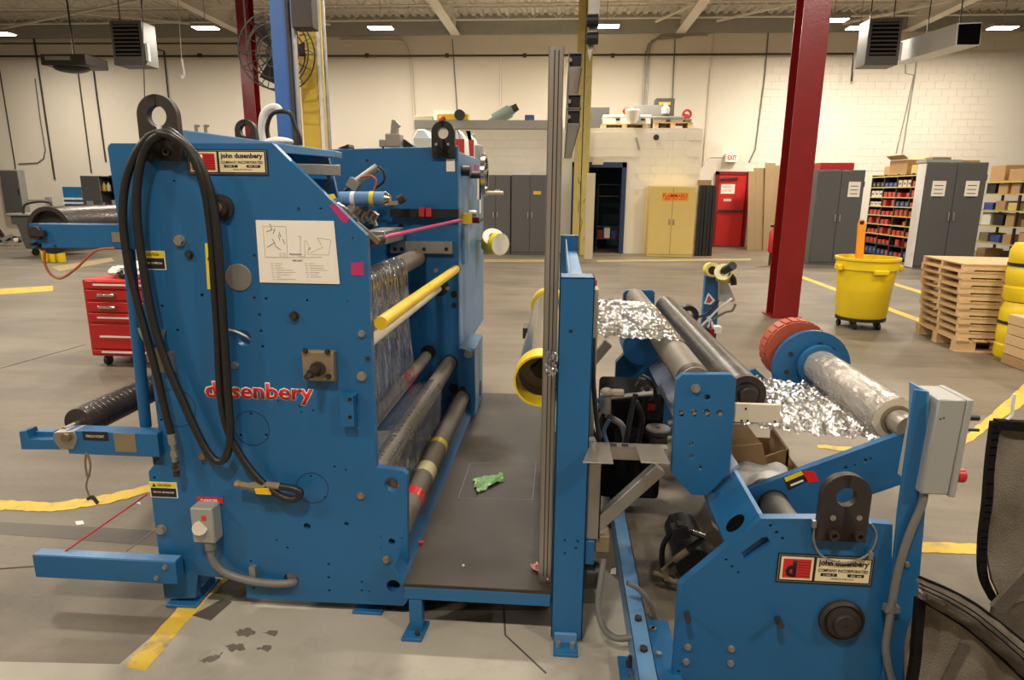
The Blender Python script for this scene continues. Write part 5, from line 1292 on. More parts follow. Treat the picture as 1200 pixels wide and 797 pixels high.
def jug(x0, x1, y0, y1, Y, ys, label):
    X0, X1, Z0, Z1 = rect(x0, y0, x1, y1, Y); zs = at((x0 + x1) / 2, ys, Y).z; zb = zt - .02
    t = thing('white_bin', label, 'bin', ((X0 + X1) / 2, Y, zb))
    MB().prism([(X0, Y, zb), (X1, Y, zb), (X1 - .01, Y, Z1 - .05), (X1 - .05, Y, Z1), (X0 + .03, Y, Z1), (X0, Y, Z1 - .05)], (0, .22, 0)).build('bin_shell', 'white', t, .01)
    MB().span((X0 + .004, Y - .004, zb + .0), (X1 - .004, Y, zs)).build('red_panel', 'redplastic', t)
    return t
jug(484, 506, 151, 174, 4.5, 162, 'white bin left of the dark lug on the machine top').children[1].data.materials[0] = M['cream']
jug(531, 545, 151, 178, 4.3, 163, 'white and red bin right of the dark lug on the machine top')
jug(545, 556, 154, 178, 4.6, 164, 'smaller white and red bin behind the right one on the machine top')
tag(MB().span((at(556, 175, 4.65).x, 4.65, zt - .02), (at(563, 175, 4.65).x, 4.82, at(560, 169, 4.65).z)).build('grey_box', 'greybox', bevel=.01), 'small grey box at the right end of the machine top', 'box')
# curved white duct and black cable on the hood
hd = thing('duct_hose', 'curved white flexible duct with a black cable on top of the left machine', 'hose', at(325, 160, 2.55))
MB().tube([at(x, y, 2.55) for x, y in ((309, 166), (307, 150), (309, 135), (316, 127), (324, 126), (328, 130))], unit(2.55, 4.2), 12).build('white_duct', 'white', hd)
MB().tube([at(x, y, 2.5) for x, y in ((315, 164), (313, 150), (317, 136), (326, 131), (340, 133), (345, 146), (351, 160), (352, 170))], unit(2.5, 2.4), 10).build('black_cable', 'rubber', hd)
MB().ball(at(327, 166, 2.5), .035, (1.6, 1, .5)).build('white_base', 'white', hd)
for px, lb in ((230, 'small galvanised fitting on the hood left of another'), (241, 'small galvanised fitting on the hood right of another')):
    c = at(px, 152, 2.2); tag(MB().cyl(c - Vector((0, 0, .02)), c + Vector((.0, 0, .012)), .006, n=8).box(c + Vector((.004, 0, .012)), (.014, .01, .007)).build('hood_fitting', 'steel'), lb, 'fitting')

# ---------------------------------------------------------------- film threaded over the rollers
def sheet(fn, nu, nv, name, m, label, cat='film'):
    return tag(MB().grid(fn, nu, nv).build(name, m), label, cat)
rn = random.Random(5)
def lerp(a, b, t): return a + (b - a) * t
(c3, R3), (c4, R4), (c5, R5), (c6, R6) = [(r[1], r[2]) for r in (r3, r4, r5, r6)]
def fA(u, v):
    y = lerp(2.12, 3.18, u); w = .006 * math.sin(23 * u + 3 * v) + .004 * math.sin(61 * u + 9 * v)
    if v < .22:
        a = PI * (1.0 - v / .22 * 1.0); return Vector((c3.x + (R3 + .003) * math.cos(a), y, c3.z + (R3 + .003) * math.sin(a)))
    t = (v - .22) / .78; p0 = Vector((c3.x + R3 + .003, 0, c3.z)); p1 = Vector((c4.x + R4 + .003, 0, c4.z))
    p = p0.lerp(p1, t); return Vector((p.x + w * math.sin(PI * t) * 1.5, y + .02 * math.sin(PI * t) * (.5 - u), p.z))
sheet(fA, 60, 50, 'film_sheet', 'film', 'clear film sheet falling from the top roller inside the left machine')
def fB(u, v):
    y = lerp(2.12, 3.15, u); w = .004 * math.sin(31 * u + 5 * v)
    pts = [(c4.x, c4.z - R4 - .003), (c5.x - R5 * .6, c5.z + R5 * .8 + .003), (c5.x + .0, c5.z + R5 + .003), (c5.x + R5 * .8, c5.z + R5 * .6 + .003), (c5.x + R5 + .003, c5.z), (c6.x - R6 * .6, c6.z + R6 * .85)]
    s = v * (len(pts) - 1); i = min(int(s), len(pts) - 2); t = s - i
    return Vector((lerp(pts[i][0], pts[i + 1][0], t) + (w if i in (0, 4) else 0), y, lerp(pts[i][1], pts[i + 1][1], t)))
sheet(fB, 50, 50, 'film_sheet', 'film', 'clear film passing over the middle and front lower rollers of the left machine')
# ================================================================== MIDDLE: web table with post frame and steel masts
YT = 1.94
ztab = at(475, 684, YT).z
T = thing('web_table', 'low dark plate table on blue legs with an upright blue post and steel mast', 'table', (-.2, 2.6, 0))
# far depth of the table from its back edge
yb_ = fl(555, 460, ztab).y
L0, L1 = at(473, 684, YT).x, at(650, 560, YT).x - .034
MB().prism([(L0, YT, ztab - .012), (L1 + .03, YT, ztab - .012), (L1 + .03, yb_, ztab - .012), (L0, yb_, ztab - .012)], (0, 0, .012)).build('table_plate', 'tabletop', T)
# raised flange on the left
zlp = at(468, 652, YT + .06).z; xlp = at(467, 652, YT + .06).x
MB().prism([(L0, YT, ztab), (L0, yb_, ztab), (xlp, yb_, zlp), (xlp, YT, zlp)], (-.008, 0, 0)).build('side_flange', 'blue', T)
# rails and legs
for y in (YT, yb_ - .05):
    MB().span((L0, y, ztab - .06), (L1 + .03, y + .05, ztab - .0125)).build('rail', 'blue', T, .003)
    xx0 = at(479, 715, YT).x; 
    MB().span((xx0, y + .002, 0.01), (xx0 + .045, y + .048, ztab - .06)).build('leg', 'blue', T, .003)
    f = MB().prism([(xx0 - .02, y - .04, 0), (xx0 + .05, y - .04, 0), (xx0 + .06, y + .06, 0), (xx0 - .01, y + .06, 0)], (0, 0, .014)).build('foot_plate', 'blue', T, .002)
    MB().cyl((xx0 + .032, y - .018, .014), (xx0 + .032, y - .018, .028), .009, n=6).build('bolt', 'iron', f)
# hatch outline in the plate
hx = [fl(x, y, ztab) for x, y in ((537, 584), (624, 586), (628, 542), (551, 543))]
mb = MB()
for i in range(4): mb.bar(hx[i] + Vector((0, 0, .0004)), hx[(i + 1) % 4] + Vector((0, 0, .0004)), .0022, .001)
mb.build('hatch_outline', 'greyconduit', T)
# front post (box post) and far post with top rail
def post(Y, far=False):
    x0, x1 = at(650, 560, YT).x, at(689, 560, YT).x; zt = at(670, 325, YT).z
    o = MB().span((x0, Y, .02), (x1, Y + .006, zt)).span((x0, Y, .02), (x0 + .006, Y + .1, zt)).span((x1 - .006, Y, .02), (x1, Y + .1, zt)).span((x0, Y, zt - .006), (x1, Y + .1, zt)).build('post', 'blue', T, .002)
    f = MB().span((x0 + .01, Y - .07, 0), (x1 - .015, Y + .09, .012)).build('post_foot', 'blue', T, .002)
    c = Vector(((x0 + x1) / 2, Y - .035, .012)); g = MB().span((x0 + .012, Y - .012, .012), (x1 - .018, Y, .045)).build('foot_gusset', 'bluelight', T, .002)
    for s in (-.028, .02): MB().cyl(c + Vector((s, 0, 0)), c + Vector((s, 0, .02)), .009, n=6).build('bolt', 'galv', f)
    return x0, x1, zt
px0_, px1_, pzt = post(YT); YTF = 3.9
post(YTF)
# (bolt holes of the post face)
for px, py, r in ((662, 633, 1.5), (677, 634, 1.6), (675, 642, 1.5), (662, 648, 1.5), (669, 388, 2)):
    c = at(px, py, YT); MB().cyl(c, c - Vector((0, .0015, 0)), unit(YT, r), n=10).build('bored_hole', 'black', T)
MB().span((px0_ + .03, YT + .1, pzt - .10), (px1_ - .01, YTF, pzt - .09)).span((px0_ + .03, YT + .1, pzt - .10), (px0_ + .036, YTF, pzt - .02)).build('top_channel', 'bluelight', T)
MB().span((px0_ + .01, YT + .1, .16), (px1_ - .03, YTF, .22)).build('lower_rail', 'blue', T)
# steel strut masts and the three rails between them
xm0, xm1 = px0_ - .048, px0_ - .003
zmt = at(656, 55, YT + .06).z
def strut(a, b, w=.042, wall=.004, name='strut', openx=1, parent=T, mt='steel'):
    a, b = Vector(a), Vector(b); mb = MB(); d = (b - a)
    ax = max(range(3), key=lambda i: abs(d[i])); o = [i for i in range(3) if i != ax]
    def pc(u0, u1, v0, v1):
        lo, hi = Vector(a), Vector(a); lo[ax], hi[ax] = min(a[ax], b[ax]), max(a[ax], b[ax])
        lo[o[0]] = a[o[0]] + u0; hi[o[0]] = a[o[0]] + u1; lo[o[1]] = a[o[1]] + v0; hi[o[1]] = a[o[1]] + v1; mb.span(lo, hi)
    h = w / 2
    pc(-h, -h + wall, -h, h); pc(-h, h, -h, -h + wall); pc(-h, h, h - wall, h)
    pc(h - wall, h, -h, -h * .45); pc(h - wall, h, h * .45, h)
    return mb.build(name, mt, parent)
xm = (xm0 + xm1) / 2
for y in (YT + .075, YTF + .02):
    m_ = strut((xm, y, ztab + .0), (xm, y, zmt), .044, name='mast')
    for k in range(2): MB().span((xm - .006 + k * .012, y - .0235, ztab + .02), (xm - .003 + k * .012, y - .0222, zmt - .01)).build('mast_groove', 'iron', m_)
for py in (72, 120, 138, 165):
    c = at(673, py, YT + .09)
    if py == 165: continue
    r_ = strut((xm + .055, YT + .07, c.z), (xm + .055, YTF + .05, c.z), .040, .0025, 'cross_strut')
    MB().span((xm + .038, YT + .075, c.z - .0175), (xm + .072, YT + .09, c.z + .0175)).build('dark_mouth', 'black', r_)
    MB().cyl((xm + .04, YT + .066, c.z), (xm + .04, YT + .076, c.z), .006, n=8).build('bolt', 'galv', r_)
# vertical strut and shelf bracket on the right of the post
Yv = YT + .02
x0 = at(693, 590, Yv).x; zb0, zb1 = at(690, 690, Yv).z, at(690, 330, Yv).z
strut((px1_ + .024, Yv + .03, at(690, 633, Yv).z), (px1_ + .024, Yv + .03, at(690, 545, Yv).z), .044, name='side_strut')
MB().span((px1_ + .003, YT + .12, at(690, 525, Yv).z), (px1_ + .02, YT + .2, at(690, 345, Yv).z)).build('side_board', 'tan', T)
za = at(735, 540, Yv).z
zA = at(735, 536, YT).z
o = strut((px1_ + .002, Yv + .03, zA), (at(783, 540, Yv).x, Yv + .03, zA), .042, name='bracket_arm')
for k in range(2): MB().span((at(716 + 14 * k, 530, YT).x, Yv + .015, zA + .0212), (at(724 + 14 * k, 530, YT).x, Yv + .04, zA + .022)).build('slot', 'black', o)
a = Vector((px1_ + .03, Yv + .03, at(700, 622, Yv).z)); b = Vector((at(775, 552, Yv).x, Yv + .03, at(775, 552, Yv).z))
MB().bar(a, b, .042, .042, (0, 1, 0)).build('diagonal_strut', 'steel', T, .003)
for x0_, x1_ in ((684, 718), (749, 784)):
    A_ = [fl(x, y, zA + .022) for x, y in ((x0_ + 7 if x0_ < 700 else x0_ - 5, 522), (x1_ - 4 if x0_ < 700 else x1_ - 9, 522), (x1_ + 1, 544.5), (x0_ - 1 if x0_ < 700 else x0_ + 2, 543))]
    MB().prism(A_, (0, 0, .004)).build('bracket_plate', 'steel', T, .001)
X0, X1, Z0, Z1 = rect(682, 638, 698, 666, YT); MB().span((px1_, YT + .02, Z0), (at(697, 650, YT).x, YT + .12, Z1)).build('foot_block', 'blue', T, .003)
c = at(690, 672, YT + .08); MB().cyl(c - Vector((.04, 0, 0)), c + Vector((.03, 0, 0)), .05, n=18).build('guide_wheel', 'rubber', T)
X0, X1, Z0, Z1 = rect(697, 632, 715, 652, YT + .02); jb2 = MB().span((X0, YT + .04, Z0), (X1, YT + .11, Z1)).build('conduit_box', 'castblock', T, .005)
MB().tube([at(707, 655, YT + .05), at(704, 680, YT + .02), at(701, 710, YT - .0), at(707, 735, YT - .02), at(722, 748, YT - .04), at(745, 746, YT - .06)], unit(YT, 4.2), 10).build('floor_conduit', 'greyconduit', T)
MB().bar(at(684, 436, 2.6), at(713, 402, 2.6), .035, .03, (0, 1, 0)).build('brace', 'galv', T)
MB().tube([at(695, 396, YT + .1), at(695, 440, YT + .1), at(698, 480, YT + .1), at(702, 515, YT + .1)], unit(YT, 3), 8).build('black_hose', 'rubber', T)
c = at(696, 338, YT + .3); o = MB().cyl(c + Vector((0, 0, -.03)), c + Vector((.0, 0, .015)), .008, n=10).build('valve_stem', 'rubber', T)
MB().cyl(c + Vector((0, 0, .012)), c + Vector((0, 0, .03)), .01, n=12).build('pink_tip', 'pink', o); MB().tube([c - Vector((0, 0, .03)), c + Vector((.005, 0, -.05)), c + Vector((.02, 0, -.056))], .009, 8).build('valve_elbow', 'black', o)
# round tube spanning the frame with taped yellow end
Y0, Y1 = YT + .22, YTF - .12
cT = at(633, 447, Y0); Rr = unit(Y0, 31)
t = thing('tube_roll', 'shiny round tube with yellow taped rims hanging beside the steel mast', 'roll', (cT.x, (Y0 + Y1) / 2, cT.z - Rr))
MB().ring((cT.x, Y0 + .1, cT.z), (cT.x, Y1 - .1, cT.z), Rr * .97, Rr * .90, 40).build('tube_shell', 'chrome', t)
MB().ring((cT.x, Y0, cT.z), (cT.x, Y0 + .11, cT.z), Rr * 1.02, Rr * .94, 40).build('yellow_rim', 'tape_yel', t)
MB().ring((cT.x, Y1 - .12, cT.z), (cT.x, Y1, cT.z), Rr * 1.12, Rr * .86, 40).build('yellow_rim', 'tape_yel', t)
MB().cyl((cT.x, Y0 + .2, cT.z), (cT.x, Y0 + .22, cT.z), Rr * .9, n=32).build('end_disc', 'cream', t)
MB().prism([(cT.x + dx * Rr, Y0 + .12, cT.z + dz * Rr) for dx, dz in ((-.45, .1), (-.2, .3), (.2, .75), (.45, .7), (.45, -.7), (.1, -.35), (-.2, -.2))], (0, .05, 0)).build('inner_bracket', 'black', t)
MB().span((cT.x + Rr * .18, Y0 - .03, cT.z - Rr * .9), (cT.x + Rr * .42, Y0 + .1, cT.z + Rr * .8)).build('end_plate', 'castblock', t, .003)
MB().cyl((cT.x + Rr * .1, Y0 + .02, cT.z - Rr * .72), (cT.x + Rr * .5, Y0 + .02, cT.z - Rr * .72), .012, n=10).build('bolt', 'galv', t)
c = Vector((cT.x - Rr, 3.0, cT.z + .0)); MB().box(c, (.03, .12, .05)).build('side_clip', 'iron', t)
def crumple(c, r, m, label, name, cat, sc, seed, fl_=False):
    rr = random.Random(seed); mb = MB(); mb.ball(c, r, sc, 16)
    for v in mb.bm.verts: v.co = Vector(c) + (v.co - Vector(c)) * (1 + rr.uniform(-.35, .3)); v.co.z = max(v.co.z, Vector(c).z - r * sc[2] * .5)
    return tag(mb.build(name, m), label, cat)
c = at(645, 425, YT + .02); mb = MB()
rr = random.Random(9)
mb.grid(lambda u, v: at(640 + 12 * u + rr.uniform(-2, 2), 412 + 28 * v + rr.uniform(-2, 2), YT - .01 + rr.uniform(-.015, .015)), 7, 10)
tag(mb.build('plastic_scrap', 'web'), 'crumpled clear plastic stuck between the steel mast and the blue post', 'plastic')
def scrap(pts, z, m, label, seed):
    rr = random.Random(seed); P4 = [fl(x, y, z) for x, y in pts]
    def fn(u, v):
        p = P4[0].lerp(P4[1], u).lerp(P4[3].lerp(P4[2], u), v); return p + Vector((rr.uniform(-.006, .006), rr.uniform(-.006, .006), .004 + rr.uniform(0, .016)))
    return tag(MB().grid(fn, 10, 7).build('foil_scrap', m), label, 'scrap')
scrap(((555, 563), (590, 557), (592, 564), (558, 580)), ztab, 'foil', 'crumpled green foil scrap on the dark table plate', 4)
scrap(((621, 666), (634, 663), (643, 680), (640, 685)), ztab, 'foilred', 'red and white foil scrap at the foot of the blue post', 6)
c = fl(490, 637, ztab); tag(MB().box(c + Vector((0, 0, .004)), (.04, .015, .008)).build('red_chip', 'tape_red'), 'small red chip on the left edge of the dark table plate', 'scrap')
c = fl(543, 664, ztab); tag(MB().ball(c + Vector((0, 0, .004)), .005).build('white_crumb', 'white'), 'tiny white crumb near the front edge of the dark table plate', 'scrap')

# ================================================================== RIGHT MACHINE (unwind stand)
YM = 1.74
Bm = thing('unwind_stand', 'blue unwind stand with two arms and a control box, right of the steel mast', 'machine', (.9, 2.4, 0))
def Q(px, py, Y=YM): return at(px, py, Y)
zlow = .02
ol = [Q(796, 687), Q(892, 608), Q(966, 608), Q(1046, 615)]
xr_ = Q(1046, 700).x; xl_ = Q(796, 720).x
ptsM = ol + [Vector((Q(1046, 797).x, YM, zlow)), Vector((ol[0].x, YM, zlow))]
mp_ = MB().prism(ptsM, (0, .03, 0))
o = mp_.build('main_plate', 'blue', None, 0); base = Vector(o.location)
cut = MB()
sl = [Q(868, 648), Q(893, 630), Q(899, 629), Q(903, 636), Q(899, 641), Q(874, 658)]
cut.prism([p - Vector((0, .03, 0)) for p in sl], (0, .1, 0))
for px, py, r in ((903, 616, 2), (910, 624, 2.4), (917, 631, 2), (851, 656, 1.7), (858, 664, 1.9), (865, 671, 1.6), (795, 787, 1.8)):
    c = Q(px, py); cut.cyl(c - Vector((0, .03, 0)), c + Vector((0, .06, 0)), unit(YM, r), n=12)
co = cut.build('cutter', 'blue'); md = o.modifiers.new('b', 'BOOLEAN'); md.object = co; md.solver = 'EXACT'; md.operation = 'DIFFERENCE'
me = bpy.data.meshes.new_from_object(o.evaluated_get(bpy.context.evaluated_depsgraph_get())); o.modifiers.clear(); o.data = me; bpy.data.objects.remove(co)
o.parent = Bm; me.transform(Matrix.Translation(base - worldloc(Bm))); o.location = (0, 0, 0); me.shade_smooth(); me.set_sharp_from_angle(angle=.6)
MB().prism([Vector((p.x * 1.0, 3.9, p.z)) for p in ptsM], (0, .03, 0)).build('far_main_plate', 'blue', Bm)
# edge strip along the diagonal, and slot liner
MB().prism([Q(874, 658) + Vector((0, .03, 0)), Q(899, 641) + Vector((0, .03, 0)), Q(903, 636) + Vector((0, .03, 0)), Q(876, 662) + Vector((0, .03, -.01))], (0, .05, 0)).build('slot_liner', 'bluelight', Bm)
c = Q(890, 645, YM + .08); MB().bar(c + Vector((-.04, 0, -.025)), c + Vector((.05, 0, .03)), .02, .02, (0, 1, 0)).build('slot_lever', 'iron', Bm)
# inclined box member from main plate up to the roller head
YH = 1.97
inc = [at(826, 581, YH + .03), at(860, 552, YH + .03), Q(892, 608, YM + .03), Q(852, 641, YM + .03)]
MB().prism(inc, (0, .02, -.01)).build('incline_plate', 'blue', Bm, .002)
MB().prism([at(860, 552, YH + .03), at(862, 548, YH + .05), Q(895, 604, YM + .06), Q(892, 608, YM + .03)], (.0, .35, 0)).build('incline_side', 'bluelight', Bm)
cc = Vector((0, 0, 0))
for p in inc: cc += p
n_ = (inc[1] - inc[0]).cross(inc[3] - inc[0]).normalized(); n_ = n_ if n_.y < 0 else -n_
pa = inc[0].lerp(inc[3], .78).lerp(inc[1].lerp(inc[2], .78), .42)
ax = (inc[1] - inc[0]).normalized()
mb = MB(); ring = []
ay = n_.cross(ax)
for k in range(20):
    a = 2 * PI * k / 20; ring.append(pa + ax * .034 * math.cos(a) + ay * .024 * math.sin(a) + n_ * .001)
mb.prism(ring, n_ * .001).build('oval_hole', 'void', Bm)
# roller head: near and far plates
head = [(800, 439), (857, 439), (863, 444), (858, 520), (855, 554), (828, 581), (811, 580), (787, 555), (790, 500), (793, 446)]
plate(head, YH, .03, 'head_plate', 'blue', Bm, [(829, 466, 3.5), (798, 483, 2.6), (813, 483, 3.6), (828, 483, 3.6), (843, 484, 3.6), (810, 520, 2.6), (810, 535, 2.6), (820, 548, 2.6)], .004)
bolt(815, 455, YH, 4.4, Bm, 'galv', .012)
for px in (798, 813, 828, 843): bolt(px, 484, YH + .012, 2.8, Bm, 'steel', .012)
for py in (522, 537): bolt(811, py, YH + .012, 2.2, Bm, 'steel', .01)
YF2 = 3.76
headf = [Vector((at(x, y, YH).x, YF2, at(x, y, YH).z)) for x, y in head]
MB().prism(headf, (0, .03, 0)).build('far_head_plate', 'blue', Bm, .003)
# rollers of the head
def roll2(pxf, pyf, Yf, pxn, pyn, Yn, rf, m, name):
    a, b = at(pxf, pyf, Yf), at(pxn, pyn, Yn); x, z = (a.x + b.x) / 2, (a.z + b.z) / 2; R = unit(Yf, rf)
    o = MB().cyl((x, Yn, z), (x, Yf, z), R, n=36).build(name, m, Bm); return o, Vector((x, 0, z)), R
g1 = roll2(745, 351, 3.74, 815, 446, YH + .035, 10.5, 'grey_roll', 'grey_roller')
g2 = roll2(781, 361, 3.74, 873, 459, YH + .11, 12.0, 'dark_roll', 'dark_roller')
MB().ring((g2[1].x, YH + .1, g2[1].z), (g2[1].x, YH + .125, g2[1].z), g2[2] * 1.03, g2[2] * .7, 32).cyl((g2[1].x, YH + .07, g2[1].z), (g2[1].x, YH + .13, g2[1].z), g2[2] * .45, n=24).build('roller_end_ring', 'iron', g2[0])
MB().ring((g1[1].x, YH + .05, g1[1].z), (g1[1].x, YH + .09, g1[1].z), g1[2] * 1.03, g1[2] * .9, 32).build('end_band', 'iron', g1[0])
# pale tie plate below the rollers
a0, a1 = at(756, 405, 3.72), at(772, 425, 3.72)
a0, a1 = at(757, 425, 3.6), at(777, 409, 3.6)
MB().prism([(a0.x, 3.74, a0.z), (a1.x, 3.74, a1.z), (a1.x, YH + .035, a1.z), (a0.x, YH + .035, a0.z)], (.006, 0, -.008)).build('tie_plate', 'paleblue', Bm)
X0, X1, Z0, Z1 = rect(862, 475, 916, 497, YH + .02); wb = MB().span((X0, YH + .03, Z0), (X1, YH + .045, Z1)).build('white_bar', 'cream', Bm, .002)
for px, py in ((869, 493), (876, 493), (908, 494), (874, 479)): bolt(px, py, YH + .03, 1.1, wb, 'iron', .003)
# dark inner plates at the far side
MB().prism([at(x, y, 3.5) for x, y in ((722, 425), (738, 408), (760, 408), (774, 425), (774, 470), (720, 470))], (0, .05, 0)).build('far_inner_plate', 'blue', Bm)
c = at(752, 407, 3.4); MB().cyl(c, c + Vector((0, .2, 0)), .1, n=24).build('far_hub', 'blue', Bm)
# base rail on the floor
zr = .10
r0, r1, r2, r3_ = fl(748.5, 797, zr), fl(767, 797, zr), fl(725, 548, zr), fl(709.5, 548, zr)
xr0, xr1 = (r0.x + r3_.x) / 2, (r1.x + r2.x) / 2
br_ = MB().span((xr0, 1.35, zr - .006), (xr1, 4.0, zr)).span((xr0, 1.35, .0), (xr0 + .006, 4.0, zr)).span((xr1 - .006, 1.35, .0), (xr1, 4.0, zr)).build('base_rail', 'bluelight', Bm, .002)
for y in (1.8, 1.95):
    MB().cyl(((xr0 + xr1) / 2, y, zr), ((xr0 + xr1) / 2, y, zr + .012), .013, n=6).build('bolt', 'iron', br_)
MB().span((xr1, 1.4, .06), (Q(796, 720).x + .02, 2.0, .068)).build('base_plate', 'blue', Bm, .002)
for px, py in ((762, 739), (768, 768), (760, 738)): 
    c = fl(px + 4, py, .068); MB().cyl(c, c + Vector((0, 0, .01)), .009, n=10).build('bolt', 'galv', Bm)
c = fl(738, 788, 0); f = MB().span((c.x - .035, c.y - .2, 0), (xr0, c.y + .06, .012)).build('anchor_plate', 'blue', Bm, .002)
for k, dy in enumerate((-.0, .055)): 
    p = Vector((c.x, c.y - .05 + dy * 1.2, .012)); MB().cyl(p, p + Vector((0, 0, .012)), .014, n=6).cyl(p, p + Vector((0, 0, .035)), .007, n=8).build('anchor_bolt', 'chrome' if not k else 'iron', f)
# arms with film roll between
Yn, Yfa = 2.34, 3.32
arm = [(876, 574), (1070, 504), (1090, 520), (1062, 566), (945, 606), (910, 640), (880, 640)]
plate(arm, Yn, .03, 'near_arm', 'blue', Bm, [(991, 548, 2), (1013, 540, 3), (1020, 538, 2.2), (1002, 545, 1.2)], .003)
dl = MB().prism([at(x, y, Yn - .0015) for x, y in ((918, 560), (940, 551), (948, 563), (924, 575))], (0, .0015, 0)).build('caution_label', 'ink', Bm)
MB().prism([at(x, y, Yn - .0022) for x, y in ((919, 560), (939, 552), (942, 556), (921, 565))], (0, .0007, 0)).build('yellow_field', 'tape_yel', dl)
MB().prism([at(x, y, Yn - .0022) for x, y in ((940, 552), (954, 552), (960, 564), (948, 566))], (0, .0012, 0)).build('red_tape', 'tape_red', dl)
MB().prism([at(x, y, Yn - .0022) for x, y in ((926, 568), (941, 562), (942, 564), (927, 570))], (0, .0005, 0)).build('print_line', 'paper', dl)
c = at(906, 590, Yn); Rs = unit(Yn, 15.5)
MB().cyl((c.x, YM + .03, c.z), (c.x, Yn + .12, c.z), Rs, n=32).build('pivot_shaft', 'galv', Bm)
MB().ring((c.x, Yn - .004, c.z), (c.x, Yn, c.z), Rs * 1.15, Rs, 32).build('shaft_collar', 'iron', Bm)
ce, cn = at(960, 429, Yfa - .03), at(1050, 492, Yn + .1)
fcx = at(951, 431, Yfa); Rf = unit(Yfa, 43)
fa = [fcx + Vector((Rf * math.cos(a), 0, Rf * math.sin(a) * 1.0)) for a in [math.radians(d) for d in range(-40, 231, 10)]]
fa = fa + [at(885, 432, Yfa), at(870, 438, Yfa), Vector((c.x - .1, Yfa, c.z + .06)), Vector((c.x + .1, Yfa, c.z - .06))]
MB().prism(fa, (0, .03, 0)).build('far_arm', 'blue', Bm, .004)
for px, py in ((927, 415), (922, 436), (961, 404), (976, 410), (984, 430)):
    p = at(px, py, Yfa); MB().cyl(p, p - Vector((0, .008, 0)), .012, n=8).build('bolt', 'iron', Bm)
bk = fcx + Vector((-.055, .06, .065))
b_ = MB().cyl(bk, bk + Vector((0, .12, 0)), Rf * .82, n=40).build('brake_drum', 'orange', Bm)
for k in range(26):
    a = 2 * PI * k / 26; MB().box(bk + Vector((Rf * .825 * math.cos(a), .06, Rf * .825 * math.sin(a))), (.012, .09, .03), Matrix.Rotation(-a, 3, 'Y')).build('cooling_fin', 'orange', b_)
hub = MB().cyl((ce.x, Yfa - .05, ce.z), (ce.x, Yfa, ce.z), unit(Yfa, 24), n=28).build('chuck_flange', 'blue', Bm)
# film roll carried by the chucks
d_ = thing('film_roll', 'roll of clear crinkled film held between the two blue arms', 'roll', (cn + ce) / 2)
R1, R2 = unit(Yfa, 21), unit(Yn, 25)
Rm = (R1 + R2) / 2 * .98
xa = (ce.x + cn.x) / 2; za_ = (ce.z + cn.z) / 2
ea, eb = Vector((ce.x, Yfa - .05, ce.z)), Vector((cn.x, Yn + .10, cn.z))
mb = MB(); prof_n = 40
def fr(u, v):
    a = 2 * PI * v; p = eb.lerp(ea, u); r = Rm * (1 + .012 * math.sin(9 * a + 30 * u) + .008 * math.sin(5 * a - 60 * u))
    return p + Vector((r * math.cos(a), 0, r * math.sin(a)))
mb.grid(fr, 40, 40); mb.bm.verts.ensure_lookup_table(); bmesh.ops.remove_doubles(mb.bm, verts=mb.bm.verts[:], dist=1e-5)
mb.build('film_winding', 'wrap', d_)
MB().ring(eb - Vector((0, .003, 0)), eb + Vector((0, .01, 0)), Rm * .99, Rm * .66, 36).build('winding_edge', 'cream', d_)
MB().ring(eb - Vector((0, .008, 0)), eb + Vector((0, .02, 0)), Rm * .68, Rm * .55, 36).build('core_tube', 'castblock', d_)
MB().cyl(eb - Vector((0, .10, 0)), eb + Vector((0, .02, 0)), Rm * .54, n=28).build('near_chuck', 'steel', Bm)
# upright post with control box
Yp = YM - .02
pf = [Q(1073, 457, Yp), Q(1089, 459, Yp), Q(1086, 582, Yp), Q(1078, 690, Yp), Q(1072, 797, Yp), Q(1034, 797, Yp), Q(1052, 600, Yp)]
zb_ = .02
pf2 = [pf[0], pf[1], Vector((Q(1086, 582, Yp).x, Yp, pf[2].z)), Vector((Q(1077, 690, Yp).x, Yp, pf[3].z)), Vector((Q(1068, 797, Yp).x, Yp, zb_)), Vector((Q(1036, 797, Yp).x, Yp, zb_)), Q(1053, 600, Yp)]
MB().prism(pf2, (0, .012, 0)).build('post', 'blue', Bm, .002)
MB().prism([pf[1], pf[1] + Vector((0, .09, 0)), pf2[2] + Vector((0, .09, 0)), pf2[2]], (-.006, 0, 0)).build('post_flange', 'bluelight', Bm)
bx_ = [Q(1092, 464, Yp), Q(1127, 471, Yp), Q(1112, 577, Yp), Q(1083, 574, Yp)]
Xb0 = bx_[0].x; Xb1 = bx_[1].x; Zb1 = bx_[0].z; Zb0 = bx_[3].z
cbx = MB().prism([(Xb0 - .005, Yp - .03, Zb0), (Xb1 - .012, Yp - .03, Zb0), (Xb1 - .006, Yp - .03, Zb1), (Xb0 + .003, Yp - .03, Zb1)], (0, .13, 0)).build('control_box', 'silverbox', Bm, .004)
MB().prism([(Xb1 - .012, Yp - .034, Zb0 - .004), (Xb1 + .004, Yp - .034, Zb0 - .004), (Xb1 + .010, Yp - .034, Zb1 + .002), (Xb1 - .006, Yp - .034, Zb1 + .002)], (0, .138, 0)).build('box_lid', 'silverbox', cbx, .003)
for py, m, r, L in ((487, 'black', 5.5, .028), (501, 'black', 3, .034), (554, 'red', 8.5, .02)):
    p = Vector((Xb1 + .004 - (.004 if py < 520 else .010), Yp - .016, Q(1127, py, Yp).z))
    MB().cyl(p, p + Vector((.012, 0, 0)), unit(Yp, r * .8), n=18).build('button_collar', 'chrome', cbx)
    MB().cyl(p + Vector((.012, 0, 0)), p + Vector((.012 + L, 0, 0)), unit(Yp, r * (1.0 if m == 'red' else .6)), n=18).build({'red': 'stop_button'}.get(m, 'selector_switch'), m, cbx, .002)
